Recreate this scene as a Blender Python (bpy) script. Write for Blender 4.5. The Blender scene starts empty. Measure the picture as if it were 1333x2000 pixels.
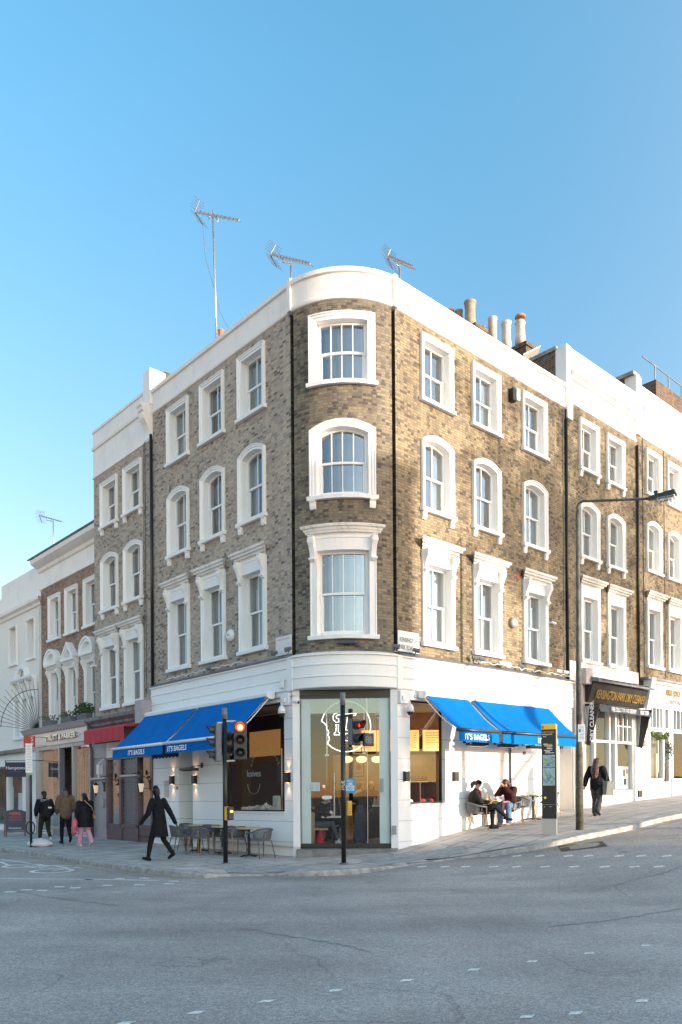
import bpy, math, random
from mathutils import Vector, Matrix
random.seed(7)
R_ = math.radians
S = bpy.context.scene
# ---------------------------------------------------------------- camera
cd = bpy.data.cameras.new('camera'); cam = bpy.data.objects.new('camera', cd); S.collection.objects.link(cam)
cd.sensor_fit = 'HORIZONTAL'; cd.sensor_width = 36.0; cd.lens = 36*1532/1333.0
cd.shift_y = 547/1333.0; cd.clip_start = .1; cd.clip_end = 3000
cam.location = (0, 0, 1.7); cam.rotation_mode = 'XYZ'
cam.rotation_euler = (R_(90), 0, 0)
cam.matrix_world = Matrix.Translation((0,0,1.7)) @ Matrix.Rotation(R_(90),4,'X') @ Matrix.Rotation(-.007,4,'Z')
S.camera = cam
# ---------------------------------------------------------------- world and sun
SD = Vector((.861, -.509, .119)).normalized()          # towards the sun
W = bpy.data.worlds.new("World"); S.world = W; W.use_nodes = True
wn = W.node_tree; wn.nodes.clear()
sky = wn.nodes.new('ShaderNodeTexSky'); sky.sky_type = 'NISHITA'; sky.sun_disc = False
sky.sun_elevation = R_(6.8); sky.sun_rotation = math.atan2(SD.x, SD.y)
sky.altitude = 0; sky.air_density = 1.0; sky.dust_density = .3; sky.ozone_density = 2.8
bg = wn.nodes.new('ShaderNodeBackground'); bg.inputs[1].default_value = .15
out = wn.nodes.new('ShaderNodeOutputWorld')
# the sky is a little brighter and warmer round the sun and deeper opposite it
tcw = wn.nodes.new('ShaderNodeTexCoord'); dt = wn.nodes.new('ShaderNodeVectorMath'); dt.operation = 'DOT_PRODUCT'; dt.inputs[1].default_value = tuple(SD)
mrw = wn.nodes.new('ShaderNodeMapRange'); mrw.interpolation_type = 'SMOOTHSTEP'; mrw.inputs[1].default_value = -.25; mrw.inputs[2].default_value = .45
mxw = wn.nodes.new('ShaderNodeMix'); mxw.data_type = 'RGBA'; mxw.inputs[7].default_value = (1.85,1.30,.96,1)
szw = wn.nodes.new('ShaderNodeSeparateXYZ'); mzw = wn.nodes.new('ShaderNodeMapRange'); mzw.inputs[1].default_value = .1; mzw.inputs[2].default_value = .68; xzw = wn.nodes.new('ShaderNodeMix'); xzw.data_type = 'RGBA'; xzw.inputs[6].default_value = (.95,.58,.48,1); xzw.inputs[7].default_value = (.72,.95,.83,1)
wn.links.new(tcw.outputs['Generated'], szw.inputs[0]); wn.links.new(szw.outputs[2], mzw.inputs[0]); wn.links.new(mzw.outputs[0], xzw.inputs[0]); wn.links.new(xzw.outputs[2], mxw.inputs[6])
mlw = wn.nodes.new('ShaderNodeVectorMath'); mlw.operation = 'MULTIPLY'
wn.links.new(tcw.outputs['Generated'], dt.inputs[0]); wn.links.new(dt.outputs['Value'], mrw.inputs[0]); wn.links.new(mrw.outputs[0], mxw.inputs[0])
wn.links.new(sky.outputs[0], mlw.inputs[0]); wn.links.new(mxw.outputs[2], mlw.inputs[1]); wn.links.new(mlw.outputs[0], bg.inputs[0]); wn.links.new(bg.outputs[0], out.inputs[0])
sl = bpy.data.lights.new('sun', 'SUN'); sl.energy = 1.7; sl.angle = R_(.5); sl.color = (1.0, .85, .68)
so = bpy.data.objects.new('sun', sl); S.collection.objects.link(so)
so.rotation_euler = (-SD).to_track_quat('-Z', 'Y').to_euler(); so.location = (30, -20, 30)
S.view_settings.view_transform = 'Standard'; S.view_settings.look = 'None'
S.view_settings.exposure = 2.3; S.view_settings.gamma = 1
S.cycles.use_denoising = True; S.cycles.max_bounces = 8; S.cycles.transparent_max_bounces = 12
S.cycles.sample_clamp_indirect = 6

# ---------------------------------------------------------------- frames of reference
class Fac:
    """a vertical facade: u along it, d out of it, z up (the street courses run very slightly off level)"""
    def __init__(s, O, U, N, t=0): s.O, s.U, s.N, s.t = Vector(O), Vector(U), Vector(N), t
    def P(s, u, d, z): return Vector((s.O.x+s.U.x*u+s.N.x*d, s.O.y+s.U.y*u+s.N.y*d, z+s.t*u))
DL, DR = (-.6758,.7372), (.7372,.6758); NL, NR = (-.7372,-.6758), (.6758,-.7372)
L0, R0 = Vector((-1.166,20.0)), Vector((1.395,19.84))
FL, FR = Fac(L0,DL,NL,-.0077), Fac(R0,DR,NR,.0067)
CH = (R0-L0).normalized(); CN = Vector((CH.y,-CH.x)); CLEN = (R0-L0).length
FC = Fac(L0, CH, CN)                                    # the chord across the corner
class Bow:
    r = 2.05; t = 0
    def __init__(s):
        h = CLEN/2; s.C = (L0+R0)/2 - CN*math.sqrt(s.r**2-h*h); s.half = s.r*math.asin(h/s.r)
    def P(s, u, d, z):
        a = u/s.r; v = s.C + (CH*math.sin(a) + CN*math.cos(a))*(s.r+d); return Vector((v.x, v.y, z))
FB = Bow()
class Plain:
    def P(s, x, y, z): return Vector((x, y, z))
PL = Plain()
def interp(xs, ys, x):
    if x <= xs[0]: return ys[0]
    for i in range(len(xs)-1):
        if x <= xs[i+1]: return ys[i]+(ys[i+1]-ys[i])*(x-xs[i])/(xs[i+1]-xs[i])
    return ys[-1]
GX = [-40,-3.6,-1.77,.1,1.34,1.95,2.29,3.19,5.18,6,7.42,9,13.4,20,60,200]; GY = [0,0,.05,.23,.42,.53,.585,.67,.775,.88,1.04,1.11,1.36,1.7,3.1,3.6]
def ground(x, y):
    ur = (x-R0.x)*DR[0]+(y-R0.y)*DR[1]
    g = sum(interp(GX, GY, ur+o) for o in (-.5,-.25,0,.25,.5))/5
    return g + .03*min(1,max(0,(-x-2)/3))
TH = .007
def ray(px, py):
    x = px+TH*(1547-py); y = py+TH*(px-666.5)
    return (x-666.5)/1532.0, (1547-y)/1532.0
def gat(px, py, off=0.0):
    kx, kz = ray(px, py); lo, hi = 2.0, 150.0
    Y = 3.0
    while Y < 150:
        if 1.7+kz*Y <= ground(kx*Y, Y)+off: break
        Y += .05
    lo, hi = Y-.05, Y
    for _ in range(14):
        m = (lo+hi)/2
        if 1.7+kz*m <= ground(kx*m, m)+off: hi = m
        else: lo = m
    return Vector((kx*hi, hi, ground(kx*hi, hi)+off))
def aty(px, py, Y):
    kx, kz = ray(px, py); return Vector((kx*Y, Y, 1.7+kz*Y))
def onf(F, px, py, d=0.0):
    kx, kz = ray(px, py); O = F.O+F.N*d
    u = (O.x-O.y*kx)/(F.U.y*kx-F.U.x); Y = O.y+F.U.y*u
    return u, 1.7+kz*Y-F.t*u

# ---------------------------------------------------------------- mesh builder
ORG = {}
class MB:
    def __init__(s, F=PL): s.F, s.v, s.f, s.uv = F, [], [], []
    def vert(s, a, b, c, uv=None):
        s.v.append(s.F.P(a, b, c)); s.uv.append(uv if uv else (a+b, c)); return len(s.v)-1
    def poly(s, pts, uvs=None):
        s.f.append([s.vert(*p, uv=(uvs[i] if uvs else None)) for i, p in enumerate(pts)]); return s
    def box(s, x0, x1, y0, y1, z0, z1, nu=1):
        for k in range(nu):
            a, b = x0+(x1-x0)*k/nu, x0+(x1-x0)*(k+1)/nu
            i = len(s.v)
            for x, y, z in ((a,y0,z0),(b,y0,z0),(b,y1,z0),(a,y1,z0),(a,y0,z1),(b,y0,z1),(b,y1,z1),(a,y1,z1)): s.vert(x, y, z)
            fs = [(0,3,2,1),(4,5,6,7),(0,1,5,4),(2,3,7,6)]
            if k == 0: fs.append((0,4,7,3))
            if k == nu-1: fs.append((1,2,6,5))
            s.f += [tuple(i+q for q in f) for f in fs]
        return s
    def hexa(s, p):
        i = len(s.v)
        for q in p: s.vert(*q)
        s.f += [tuple(i+q for q in f) for f in [(0,3,2,1),(4,5,6,7),(0,1,5,4),(2,3,7,6),(0,4,7,3),(1,2,6,5)]]; return s
    def extr(s, prof, u0, u1, miter=False, n=1, closed=True, base=0.0):
        """profile of (d, z) run along u; with miter the ends grow by d so the moulding returns"""
        m = len(prof); st = len(s.v)
        for k in range(n+1):
            for d, z in prof:
                g = (d-base) if miter else 0
                a, b = u0-g, u1+g; s.vert(a+(b-a)*k/n, d, z)
        for k in range(n):
            for j in range(m if closed else m-1):
                a = st+k*m+j; b = st+k*m+(j+1) % m; s.f.append((a, b, b+m, a+m))
        if closed: s.f.append(tuple(st+j for j in range(m))); s.f.append(tuple(st+n*m+j for j in reversed(range(m))))
        return s
    def prism(s, pts, d0, d1):
        """outline of (u, z) given thickness from d0 to d1"""
        st = len(s.v); m = len(pts)
        for d in (d0, d1):
            for u, z in pts: s.vert(u, d, z)
        s.f.append(tuple(st+j for j in range(m))); s.f.append(tuple(st+m+j for j in reversed(range(m))))
        for j in range(m):
            a, b = st+j, st+(j+1) % m; s.f.append((a, b, b+m, a+m))
        return s
    def tube(s, pts, r, n=8, caps=True, flat=None):
        pts = [s.F.P(*p) for p in pts]; rs = r if isinstance(r, (list, tuple)) else [r]*len(pts); st = len(s.v); prev = None
        for i, p in enumerate(pts):
            t = (pts[min(i+1,len(pts)-1)]-pts[max(i-1,0)])
            t = t.normalized() if t.length > 1e-9 else Vector((0,0,1))
            if prev is None: a = t.cross(Vector((0,0,1)) if abs(t.z) < .9 else Vector((1,0,0))).normalized()
            else: a = (prev-t*prev.dot(t)).normalized()
            prev = a; b = t.cross(a)
            for k in range(n):
                g = 2*math.pi*k/n; s.v.append(p+(a*math.cos(g)+b*math.sin(g)*(flat or 1))*rs[i]); s.uv.append((k/n, i*.1))
        for i in range(len(pts)-1):
            for k in range(n):
                a = st+i*n+k; b = st+i*n+(k+1) % n; s.f.append((a, b, b+n, a+n))
        if caps:
            s.f.append(tuple(st+k for k in reversed(range(n)))); e = st+(len(pts)-1)*n; s.f.append(tuple(e+k for k in range(n)))
        return s
    def lathe(s, prof, c=(0,0,0), n=16, sx=1, sy=1):
        st = len(s.v)
        for r, z in prof:
            for k in range(n):
                g = 2*math.pi*k/n; s.vert(c[0]+r*sx*math.cos(g), c[1]+r*sy*math.sin(g), c[2]+z, uv=(k/n, z))
        for i in range(len(prof)-1):
            for k in range(n):
                a = st+i*n+k; b = st+i*n+(k+1) % n; s.f.append((a, b, b+n, a+n))
        s.f.append(tuple(st+k for k in reversed(range(n)))); e = st+(len(prof)-1)*n; s.f.append(tuple(e+k for k in range(n)))
        return s
    def ring(s, inner, outer, sect):
        """outline pairs (u, z) swept by a section of (t between inner and outer, d)"""
        st = len(s.v); m = len(sect)
        for (a, b), (c, e) in zip(inner, outer):
            for t, d in sect: s.vert(a+(c-a)*t, d, b+(e-b)*t)
        for i in range(len(inner)-1):
            for j in range(m-1):
                a = st+i*m+j; s.f.append((a, a+1, a+1+m, a+m))
        return s
    def cap(s, p0, r0, p1, r1, n=10, fl=1.0, axis=None):
        """closed tapered limb with round ends"""
        p0, p1 = Vector(p0), Vector(p1); t = p1-p0; l = t.length or 1e-6; t = t/l
        a = Vector(axis).normalized() if axis else t.cross(Vector((0,0,1)) if abs(t.z) < .9 else Vector((0,1,0))).normalized()
        a = (a-t*a.dot(t)).normalized(); b = t.cross(a); st = len(s.v); rows = []
        for g in (-80,-50,-20): rows.append((p0+t*r0*math.sin(R_(g)), r0*math.cos(R_(g))))
        rows.append((p0+t*l*.5, (r0+r1)/2))
        for g in (20,50,80): rows.append((p1+t*r1*math.sin(R_(g)), r1*math.cos(R_(g))))
        for c, r in rows:
            for k in range(n):
                g = 2*math.pi*k/n; s.v.append(s.F.P(*(c+a*r*math.cos(g)+b*r*fl*math.sin(g)))); s.uv.append((0,0))
        for i in range(len(rows)-1):
            for k in range(n):
                x = st+i*n+k; y = st+i*n+(k+1) % n; s.f.append((x, y, y+n, x+n))
        s.f.append(tuple(st+k for k in reversed(range(n)))); e = st+(len(rows)-1)*n; s.f.append(tuple(e+k for k in range(n)))
        return s
    def loft(s, rings, n=16):
        """closed stack of ellipses (centre, rx, ry)"""
        st = len(s.v)
        for c, rx, ry in rings:
            for k in range(n):
                g = 2*math.pi*k/n; s.v.append(Vector((c[0]+rx*math.cos(g), c[1]+ry*math.sin(g), c[2]))); s.uv.append((0,0))
        for i in range(len(rings)-1):
            for k in range(n):
                x = st+i*n+k; y = st+i*n+(k+1) % n; s.f.append((x, y, y+n, x+n))
        s.f.append(tuple(st+k for k in reversed(range(n)))); e = st+(len(rings)-1)*n; s.f.append(tuple(e+k for k in range(n)))
        return s
    def build(s, name, mat, parent=None, smooth=False, origin=None, bevel=0, fixn=True):
        me = bpy.data.meshes.new(name)
        if origin is None:
            if parent is not None: origin = ORG[parent.name]
            else:
                n = len(s.v); origin = Vector((sum(v.x for v in s.v)/n, sum(v.y for v in s.v)/n, min(v.z for v in s.v)))
        origin = Vector(origin)
        me.from_pydata([v-origin for v in s.v], [], s.f)
        uvl = me.uv_layers.new(name='uv')
        for lp in me.loops: uvl.data[lp.index].uv = s.uv[lp.vertex_index]
        if fixn:
            import bmesh
            bm = bmesh.new(); bm.from_mesh(me); bmesh.ops.remove_doubles(bm, verts=bm.verts, dist=1e-5)
            bmesh.ops.recalc_face_normals(bm, faces=bm.faces); bm.to_mesh(me); bm.free()
        if smooth:
            for p in me.polygons: p.use_smooth = True
        me.materials.append(mat)
        o = bpy.data.objects.new(name, me); S.collection.objects.link(o)
        if parent is not None: o.parent = parent; o.location = (0,0,0)
        else: o.location = origin
        ORG[o.name] = origin
        if bevel:
            b = o.modifiers.new('b', 'BEVEL'); b.width = bevel; b.segments = 2; b.limit_method = 'ANGLE'; b.angle_limit = R_(40)
        return o
def tag(o, label=None, cat=None, group=None, kind=None):
    if label: o['label'] = label
    if cat: o['category'] = cat
    if group: o['group'] = group
    if kind: o['kind'] = kind
    return o
def thing(name, label, cat, loc=(0,0,0), group=None, rz=0):
    o = bpy.data.objects.new(name, None); S.collection.objects.link(o)
    o.location = loc; o.rotation_euler = (0,0,rz); o.empty_display_size = .2
    ORG[o.name] = Vector(loc) if rz == 0 else Vector((0,0,0))
    return tag(o, label, cat, group)
def local_thing(name, label, cat, loc=(0,0,0), group=None, rz=0):
    o = thing(name, label, cat, loc, group, rz); ORG[o.name] = Vector((0,0,0)); return o
def kids(o): return [c for c in list(S.collection.objects) if c.parent == o]
def dup(o, loc, rz, label=None, group=None):
    def cp(a, par):
        c = a.copy(); S.collection.objects.link(c); c.parent = par
        for k in KID[a.name]: cp(k, c)
        return c
    KID = {}
    def scan(a):
        KID[a.name] = [x for x in S.collection.objects if x.parent == a]
        for x in KID[a.name]: scan(x)
    scan(o)
    r = cp(o, None); r.location = loc; r.rotation_euler = (0,0,rz)
    if label: r['label'] = label
    if group: r['group'] = group
    return r

# ---------------------------------------------------------------- materials
def nodes(name):
    m = bpy.data.materials.new(name); m.use_nodes = True; nt = m.node_tree
    return m, nt, nt.nodes['Principled BSDF'], nt.nodes.new, nt.links.new
def mat(name, col, rough=.6, metal=0, var=.0, scale=6.0, bump=0.0, bscale=60.0, emit=None, es=0, spec=.5, coat=0, stretch=None):
    m, nt, b, N, K = nodes(name)
    b.inputs['Base Color'].default_value = (*col, 1); b.inputs['Roughness'].default_value = rough
    b.inputs['Metallic'].default_value = metal; b.inputs['Specular IOR Level'].default_value = spec; b.inputs['Coat Weight'].default_value = coat
    if var or bump:
        tc = N('ShaderNodeTexCoord'); mp = N('ShaderNodeMapping'); K(tc.outputs['Object'], mp.inputs[0])
        if stretch: mp.inputs['Scale'].default_value = stretch
    if var:
        n = N('ShaderNodeTexNoise'); n.inputs['Scale'].default_value = scale; n.inputs['Detail'].default_value = 6; n.inputs['Roughness'].default_value = .65
        K(mp.outputs[0], n.inputs[0]); r = N('ShaderNodeMapRange'); K(n.outputs[0], r.inputs[0])
        r.inputs[1].default_value = .3; r.inputs[2].default_value = .7; r.inputs[3].default_value = 1-var; r.inputs[4].default_value = 1+var
        x = N('ShaderNodeMix'); x.data_type = 'RGBA'; x.blend_type = 'MULTIPLY'; x.inputs[0].default_value = 1
        x.inputs[6].default_value = (*col, 1); K(r.outputs[0], x.inputs[7]); K(x.outputs[2], b.inputs['Base Color'])
    if bump:
        n2 = N('ShaderNodeTexNoise'); n2.inputs['Scale'].default_value = bscale; n2.inputs['Detail'].default_value = 4; K(mp.outputs[0], n2.inputs[0])
        bp = N('ShaderNodeBump'); bp.inputs['Strength'].default_value = bump; bp.inputs['Distance'].default_value = .01
        K(n2.outputs[0], bp.inputs['Height']); K(bp.outputs[0], b.inputs['Normal'])
    if emit: b.inputs['Emission Color'].default_value = (*emit, 1); b.inputs['Emission Strength'].default_value = es
    return m
def brick(name, stops, mortar=(.21,.185,.14), soot=.5, seed=0.0, dark=(.06,.055,.05), bump=.5):
    """London stock brick in Flemish bond from the wall's own u,z coordinates in metres"""
    m, nt, b, N, K = nodes(name)
    def M(op, a, c=None):
        n = N('ShaderNodeMath'); n.operation = op
        for i, q in enumerate((a, c)):
            if q is None: continue
            if isinstance(q, (int, float)): n.inputs[i].default_value = q
            else: K(q, n.inputs[i])
        return n.outputs[0]
    uv = N('ShaderNodeUVMap'); uv.uv_map = 'uv'
    sp = N('ShaderNodeSeparateXYZ'); K(uv.outputs[0], sp.inputs[0])
    cn = N('ShaderNodeTexNoise'); cn.inputs['Scale'].default_value = 3; K(uv.outputs[0], cn.inputs[0])
    zz = M('DIVIDE', sp.outputs[1], .070); row = M('FLOOR', zz); fz = M('SUBTRACT', zz, row)
    odd = M('MODULO', M('ABSOLUTE', row), 2.0)
    uu = M('ADD', M('DIVIDE', M('ADD', sp.outputs[0], 50.0), .25), M('MULTIPLY', odd, .5))
    cell = M('FLOOR', uu); fu = M('SUBTRACT', uu, cell); hd = M('GREATER_THAN', fu, .62)
    idn = M('ADD', M('MULTIPLY', cell, 2.0), hd)
    cv = N('ShaderNodeCombineXYZ'); K(idn, cv.inputs[0]); K(row, cv.inputs[1]); cv.inputs[2].default_value = seed
    wnz = N('ShaderNodeTexWhiteNoise'); wnz.noise_dimensions = '3D'; K(cv.outputs[0], wnz.inputs[0])
    du = M('MINIMUM', M('MINIMUM', fu, M('SUBTRACT', 1.0, fu)), M('ABSOLUTE', M('SUBTRACT', fu, .62)))
    dz = M('MINIMUM', fz, M('SUBTRACT', 1.0, fz))
    e = M('MINIMUM', M('MULTIPLY', du, .25), M('MULTIPLY', dz, .070))          # metres to the joint
    rm = N('ShaderNodeMapRange'); K(e, rm.inputs[0]); rm.inputs[1].default_value = .003; rm.inputs[2].default_value = .011
    big = N('ShaderNodeTexNoise'); big.inputs['Scale'].default_value = .55; big.inputs['Detail'].default_value = 7; big.inputs['Roughness'].default_value = .6; K(uv.outputs[0], big.inputs[0])
    streak = N('ShaderNodeTexNoise'); streak.inputs['Detail'].default_value = 5; streak.inputs['Scale'].default_value = 1
    mp = N('ShaderNodeMapping'); mp.inputs['Scale'].default_value = (2.2, .35, 1); K(uv.outputs[0], mp.inputs[0]); K(mp.outputs[0], streak.inputs[0])
    st = M('ADD', M('MULTIPLY', big.outputs[0], .6), M('MULTIPLY', streak.outputs[0], .4))
    sr = N('ShaderNodeMapRange'); K(st, sr.inputs[0]); sr.inputs[1].default_value = .44; sr.inputs[2].default_value = .62; sr.inputs[3].default_value = 0; sr.inputs[4].default_value = soot
    # pick the brick's colour; sooty areas hold more dark bricks
    pick = M('SUBTRACT', wnz.outputs[0], M('MULTIPLY', sr.outputs[0], .35))
    cr = N('ShaderNodeValToRGB'); K(pick, cr.inputs[0]); cr.color_ramp.interpolation = 'LINEAR'
    el = cr.color_ramp.elements
    while len(el) < len(stops): el.new(.5)
    for q, (p, c) in zip(el, stops): q.position = p; q.color = (*c, 1)
    fn = N('ShaderNodeTexNoise'); fn.inputs['Scale'].default_value = 35; fn.inputs['Detail'].default_value = 4; K(uv.outputs[0], fn.inputs[0])
    f2 = N('ShaderNodeMapRange'); K(fn.outputs[0], f2.inputs[0]); f2.inputs[3].default_value = .7; f2.inputs[4].default_value = 1.3
    x0 = N('ShaderNodeMix'); x0.data_type = 'RGBA'; x0.blend_type = 'MULTIPLY'; x0.inputs[0].default_value = 1; K(cr.outputs[0], x0.inputs[6]); K(f2.outputs[0], x0.inputs[7])
    x1 = N('ShaderNodeMix'); x1.data_type = 'RGBA'; K(rm.outputs[0], x1.inputs[0]); x1.inputs[6].default_value = (*mortar, 1); K(x0.outputs[2], x1.inputs[7])
    x2 = N('ShaderNodeMix'); x2.data_type = 'RGBA'; K(M('MULTIPLY', sr.outputs[0], .75), x2.inputs[0]); K(x1.outputs[2], x2.inputs[6]); x2.inputs[7].default_value = (*dark, 1)
    K(x2.outputs[2], b.inputs['Base Color']); b.inputs['Roughness'].default_value = .9; b.inputs['Specular IOR Level'].default_value = .25
    h = M('ADD', rm.outputs[0], M('ADD', M('MULTIPLY', wnz.outputs[0], .5), M('MULTIPLY', fn.outputs[0], .5)))
    bp = N('ShaderNodeBump'); bp.inputs['Strength'].default_value = bump; bp.inputs['Distance'].default_value = .012; K(h, bp.inputs['Height']); K(bp.outputs[0], b.inputs['Normal'])
    return m
def stucco(name, col, groove=0.0, dirt=.25, off=0.0, dcol=(.35,.33,.30)):
    """painted render: faint streaks and stains, optional incised joints at a pitch in z"""
    m, nt, b, N, K = nodes(name)
    uv = N('ShaderNodeUVMap'); uv.uv_map = 'uv'
    mp = N('ShaderNodeMapping'); mp.inputs['Scale'].default_value = (5, .8, 1); K(uv.outputs[0], mp.inputs[0])
    n = N('ShaderNodeTexNoise'); n.inputs['Scale'].default_value = 1.5; n.inputs['Detail'].default_value = 9; n.inputs['Roughness'].default_value = .7; K(mp.outputs[0], n.inputs[0])
    n3 = N('ShaderNodeTexNoise'); n3.inputs['Scale'].default_value = 1.1; n3.inputs['Detail'].default_value = 6; K(uv.outputs[0], n3.inputs[0])
    ad = N('ShaderNodeMath'); ad.operation = 'MULTIPLY'; K(n.outputs[0], ad.inputs[0]); K(n3.outputs[0], ad.inputs[1])
    r = N('ShaderNodeMapRange'); K(ad.outputs[0], r.inputs[0]); r.inputs[1].default_value = .24; r.inputs[2].default_value = .5; r.inputs[3].default_value = 0; r.inputs[4].default_value = dirt
    x = N('ShaderNodeMix'); x.data_type = 'RGBA'; K(r.outputs[0], x.inputs[0]); x.inputs[6].default_value = (*col, 1); x.inputs[7].default_value = (*dcol, 1)
    last = x.outputs[2]
    bn = N('ShaderNodeTexNoise'); bn.inputs['Scale'].default_value = 30; bn.inputs['Detail'].default_value = 5; K(uv.outputs[0], bn.inputs[0])
    hgt = bn.outputs[0]
    if groove:
        sp = N('ShaderNodeSeparateXYZ'); K(uv.outputs[0], sp.inputs[0])
        a = N('ShaderNodeMath'); a.operation = 'ADD'; K(sp.outputs[1], a.inputs[0]); a.inputs[1].default_value = 50*groove+off
        q = N('ShaderNodeMath'); q.operation = 'MODULO'; K(a.outputs[0], q.inputs[0]); q.inputs[1].default_value = groove
        g = N('ShaderNodeMath'); g.operation = 'LESS_THAN'; K(q.outputs[0], g.inputs[0]); g.inputs[1].default_value = .018
        y = N('ShaderNodeMix'); y.data_type = 'RGBA'; K(g.outputs[0], y.inputs[0]); K(last, y.inputs[6]); y.inputs[7].default_value = (col[0]*.62, col[1]*.62, col[2]*.64, 1); last = y.outputs[2]
        s2 = N('ShaderNodeMath'); s2.operation = 'MULTIPLY_ADD'; K(g.outputs[0], s2.inputs[0]); s2.inputs[1].default_value = -2; K(hgt, s2.inputs[2]); hgt = s2.outputs[0]
    K(last, b.inputs['Base Color']); b.inputs['Roughness'].default_value = .6
    bp = N('ShaderNodeBump'); bp.inputs['Strength'].default_value = .25; bp.inputs['Distance'].default_value = .008; K(hgt, bp.inputs['Height']); K(bp.outputs[0], b.inputs['Normal'])
    return m
def glassm(name, tint=(.85,.9,.9), refl=1.0, wav=.0, base=.04):
    m, nt, b, N, K = nodes(name); nt.nodes.remove(b); o = nt.nodes['Material Output']
    t = N('ShaderNodeBsdfTransparent'); t.inputs[0].default_value = (*tint, 1)
    g = N('ShaderNodeBsdfGlossy'); g.inputs['Roughness'].default_value = .01; g.inputs[0].default_value = (1,1,1,1)
    f = N('ShaderNodeLayerWeight'); pw = N('ShaderNodeMath'); pw.operation = 'POWER'; K(f.outputs['Facing'], pw.inputs[0]); pw.inputs[1].default_value = 4
    sc = N('ShaderNodeMath'); sc.operation = 'MULTIPLY_ADD'; K(pw.outputs[0], sc.inputs[0]); sc.inputs[1].default_value = .92; sc.inputs[2].default_value = .08
    ml = N('ShaderNodeMath'); ml.operation = 'MULTIPLY_ADD'; K(sc.outputs[0], ml.inputs[0]); ml.inputs[1].default_value = refl; ml.inputs[2].default_value = base; ml.use_clamp = True
    mx = N('ShaderNodeMixShader'); K(ml.outputs[0], mx.inputs[0]); K(t.outputs[0], mx.inputs[1]); K(g.outputs[0], mx.inputs[2]); K(mx.outputs[0], o.inputs[0])
    if wav:
        tc = N('ShaderNodeTexCoord'); n = N('ShaderNodeTexNoise'); n.inputs['Scale'].default_value = 1.6; K(tc.outputs['Object'], n.inputs[0])
        bp = N('ShaderNodeBump'); bp.inputs['Strength'].default_value = wav; bp.inputs['Distance'].default_value = .03; K(n.outputs[0], bp.inputs['Height'])
        K(bp.outputs[0], g.inputs['Normal'])
    return m
stock = [(.0,(.11,.09,.07)),(.08,(.17,.14,.10)),(.30,(.245,.20,.135)),(.60,(.295,.24,.155)),(.88,(.34,.275,.17)),(1,(.29,.215,.145))]
greyst = [(.0,(.15,.13,.115)),(.10,(.31,.255,.21)),(.38,(.41,.34,.275)),(.72,(.48,.40,.315)),(.9,(.54,.445,.33)),(1,(.44,.335,.27))]
M_stock = brick('stock_brick', stock, soot=.5, mortar=(.17,.135,.095), dark=(.05,.048,.045))
M_bow = brick('sooty_stock_brick', [(p, (c[0]*.86, c[1]*.90, c[2]*1.0)) for p, c in stock], soot=.65, mortar=(.17,.145,.115), dark=(.05,.05,.05), seed=7)
M_grey = brick('grey_stock_brick', greyst, soot=.2, seed=3, mortar=(.36,.33,.30))
M_red = brick('red_brick', [(0,(.10,.06,.05)),(.3,(.22,.12,.08)),(.6,(.32,.17,.105)),(.85,(.40,.22,.14)),(1,(.27,.16,.12))], mortar=(.42,.37,.31), soot=.25, seed=5)
M_stk = brick('chimney_brick', [(0,(.05,.035,.03)),(.4,(.10,.065,.05)),(.8,(.17,.11,.075)),(1,(.12,.085,.07))], soot=.6, seed=9)
M_white = stucco('white_render', (.82,.82,.81), dirt=.16)
M_wgroove = stucco('white_shopfront_render', (.86,.86,.85), groove=.53, dirt=.10, off=.12)
M_stain = stucco('stained_cornice', (.72,.70,.67), dirt=.75, dcol=(.16,.14,.12))
M_parapet = stucco('parapet_render', (.80,.77,.73), dirt=.4, dcol=(.38,.33,.28))
M_cream = stucco('cream_render', (.74,.71,.66), dirt=.2)
M_wood = mat('painted_sash', (.80,.80,.79), .4)
M_lead = mat('lead', (.20,.21,.23), .5, .3, var=.3, scale=3, bump=.3)
M_coping = mat('coping_stone', (.27,.25,.22), .9, var=.45, scale=3, bump=.5)
M_black = mat('black_paint', (.012,.012,.013), .35, var=.2)
M_iron = mat('cast_iron', (.02,.02,.022), .5, var=.3, scale=10)
M_pane = glassm('window_pane', (.66,.70,.72), 1.0, wav=.2, base=.04); M_pane2 = glassm('window_pane_bright', (.66,.70,.72), 1.4, wav=.35, base=.16)
M_shopglass = glassm('shop_glass', (.86,.9,.9), .38, wav=.02, base=.0)
M_agglass = glassm('agency_glass', (.7,.75,.75), 1.3, wav=.03, base=.25)
M_doorglass = glassm('door_glass', (.86,.9,.9), .6, wav=.02, base=.01)
M_blind = mat('window_blind', (.13,.14,.15), .9, var=.15, scale=2)
M_curt = mat('net_curtain', (.40,.43,.42), .9)
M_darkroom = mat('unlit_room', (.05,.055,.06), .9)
M_slat = mat('venetian_blind', (.20,.19,.18), .7)
# ---------------------------------------------------------------- ground
def gridmesh(name, xs, ys, zf, m, keep=None, kind='structure'):
    idx = {}; v = []; f = []
    def vi(i, j):
        if (i, j) not in idx: idx[(i, j)] = len(v); v.append((xs[i], ys[j], zf(xs[i], ys[j])))
        return idx[(i, j)]
    for i in range(len(xs)-1):
        for j in range(len(ys)-1):
            if keep and not keep((xs[i]+xs[i+1])/2, (ys[j]+ys[j+1])/2): continue
            f.append((vi(i,j), vi(i+1,j), vi(i+1,j+1), vi(i,j+1)))
    me = bpy.data.meshes.new(name); me.from_pydata(v, [], f); me.materials.append(m)
    uvl = me.uv_layers.new(name='uv')
    for lp in me.loops: c = me.vertices[lp.vertex_index].co; uvl.data[lp.index].uv = (c.x, c.y)
    for p in me.polygons: p.use_smooth = True
    o = bpy.data.objects.new(name, me); S.collection.objects.link(o); tag(o, kind=kind); ORG[o.name] = Vector((0,0,0)); return o
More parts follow.
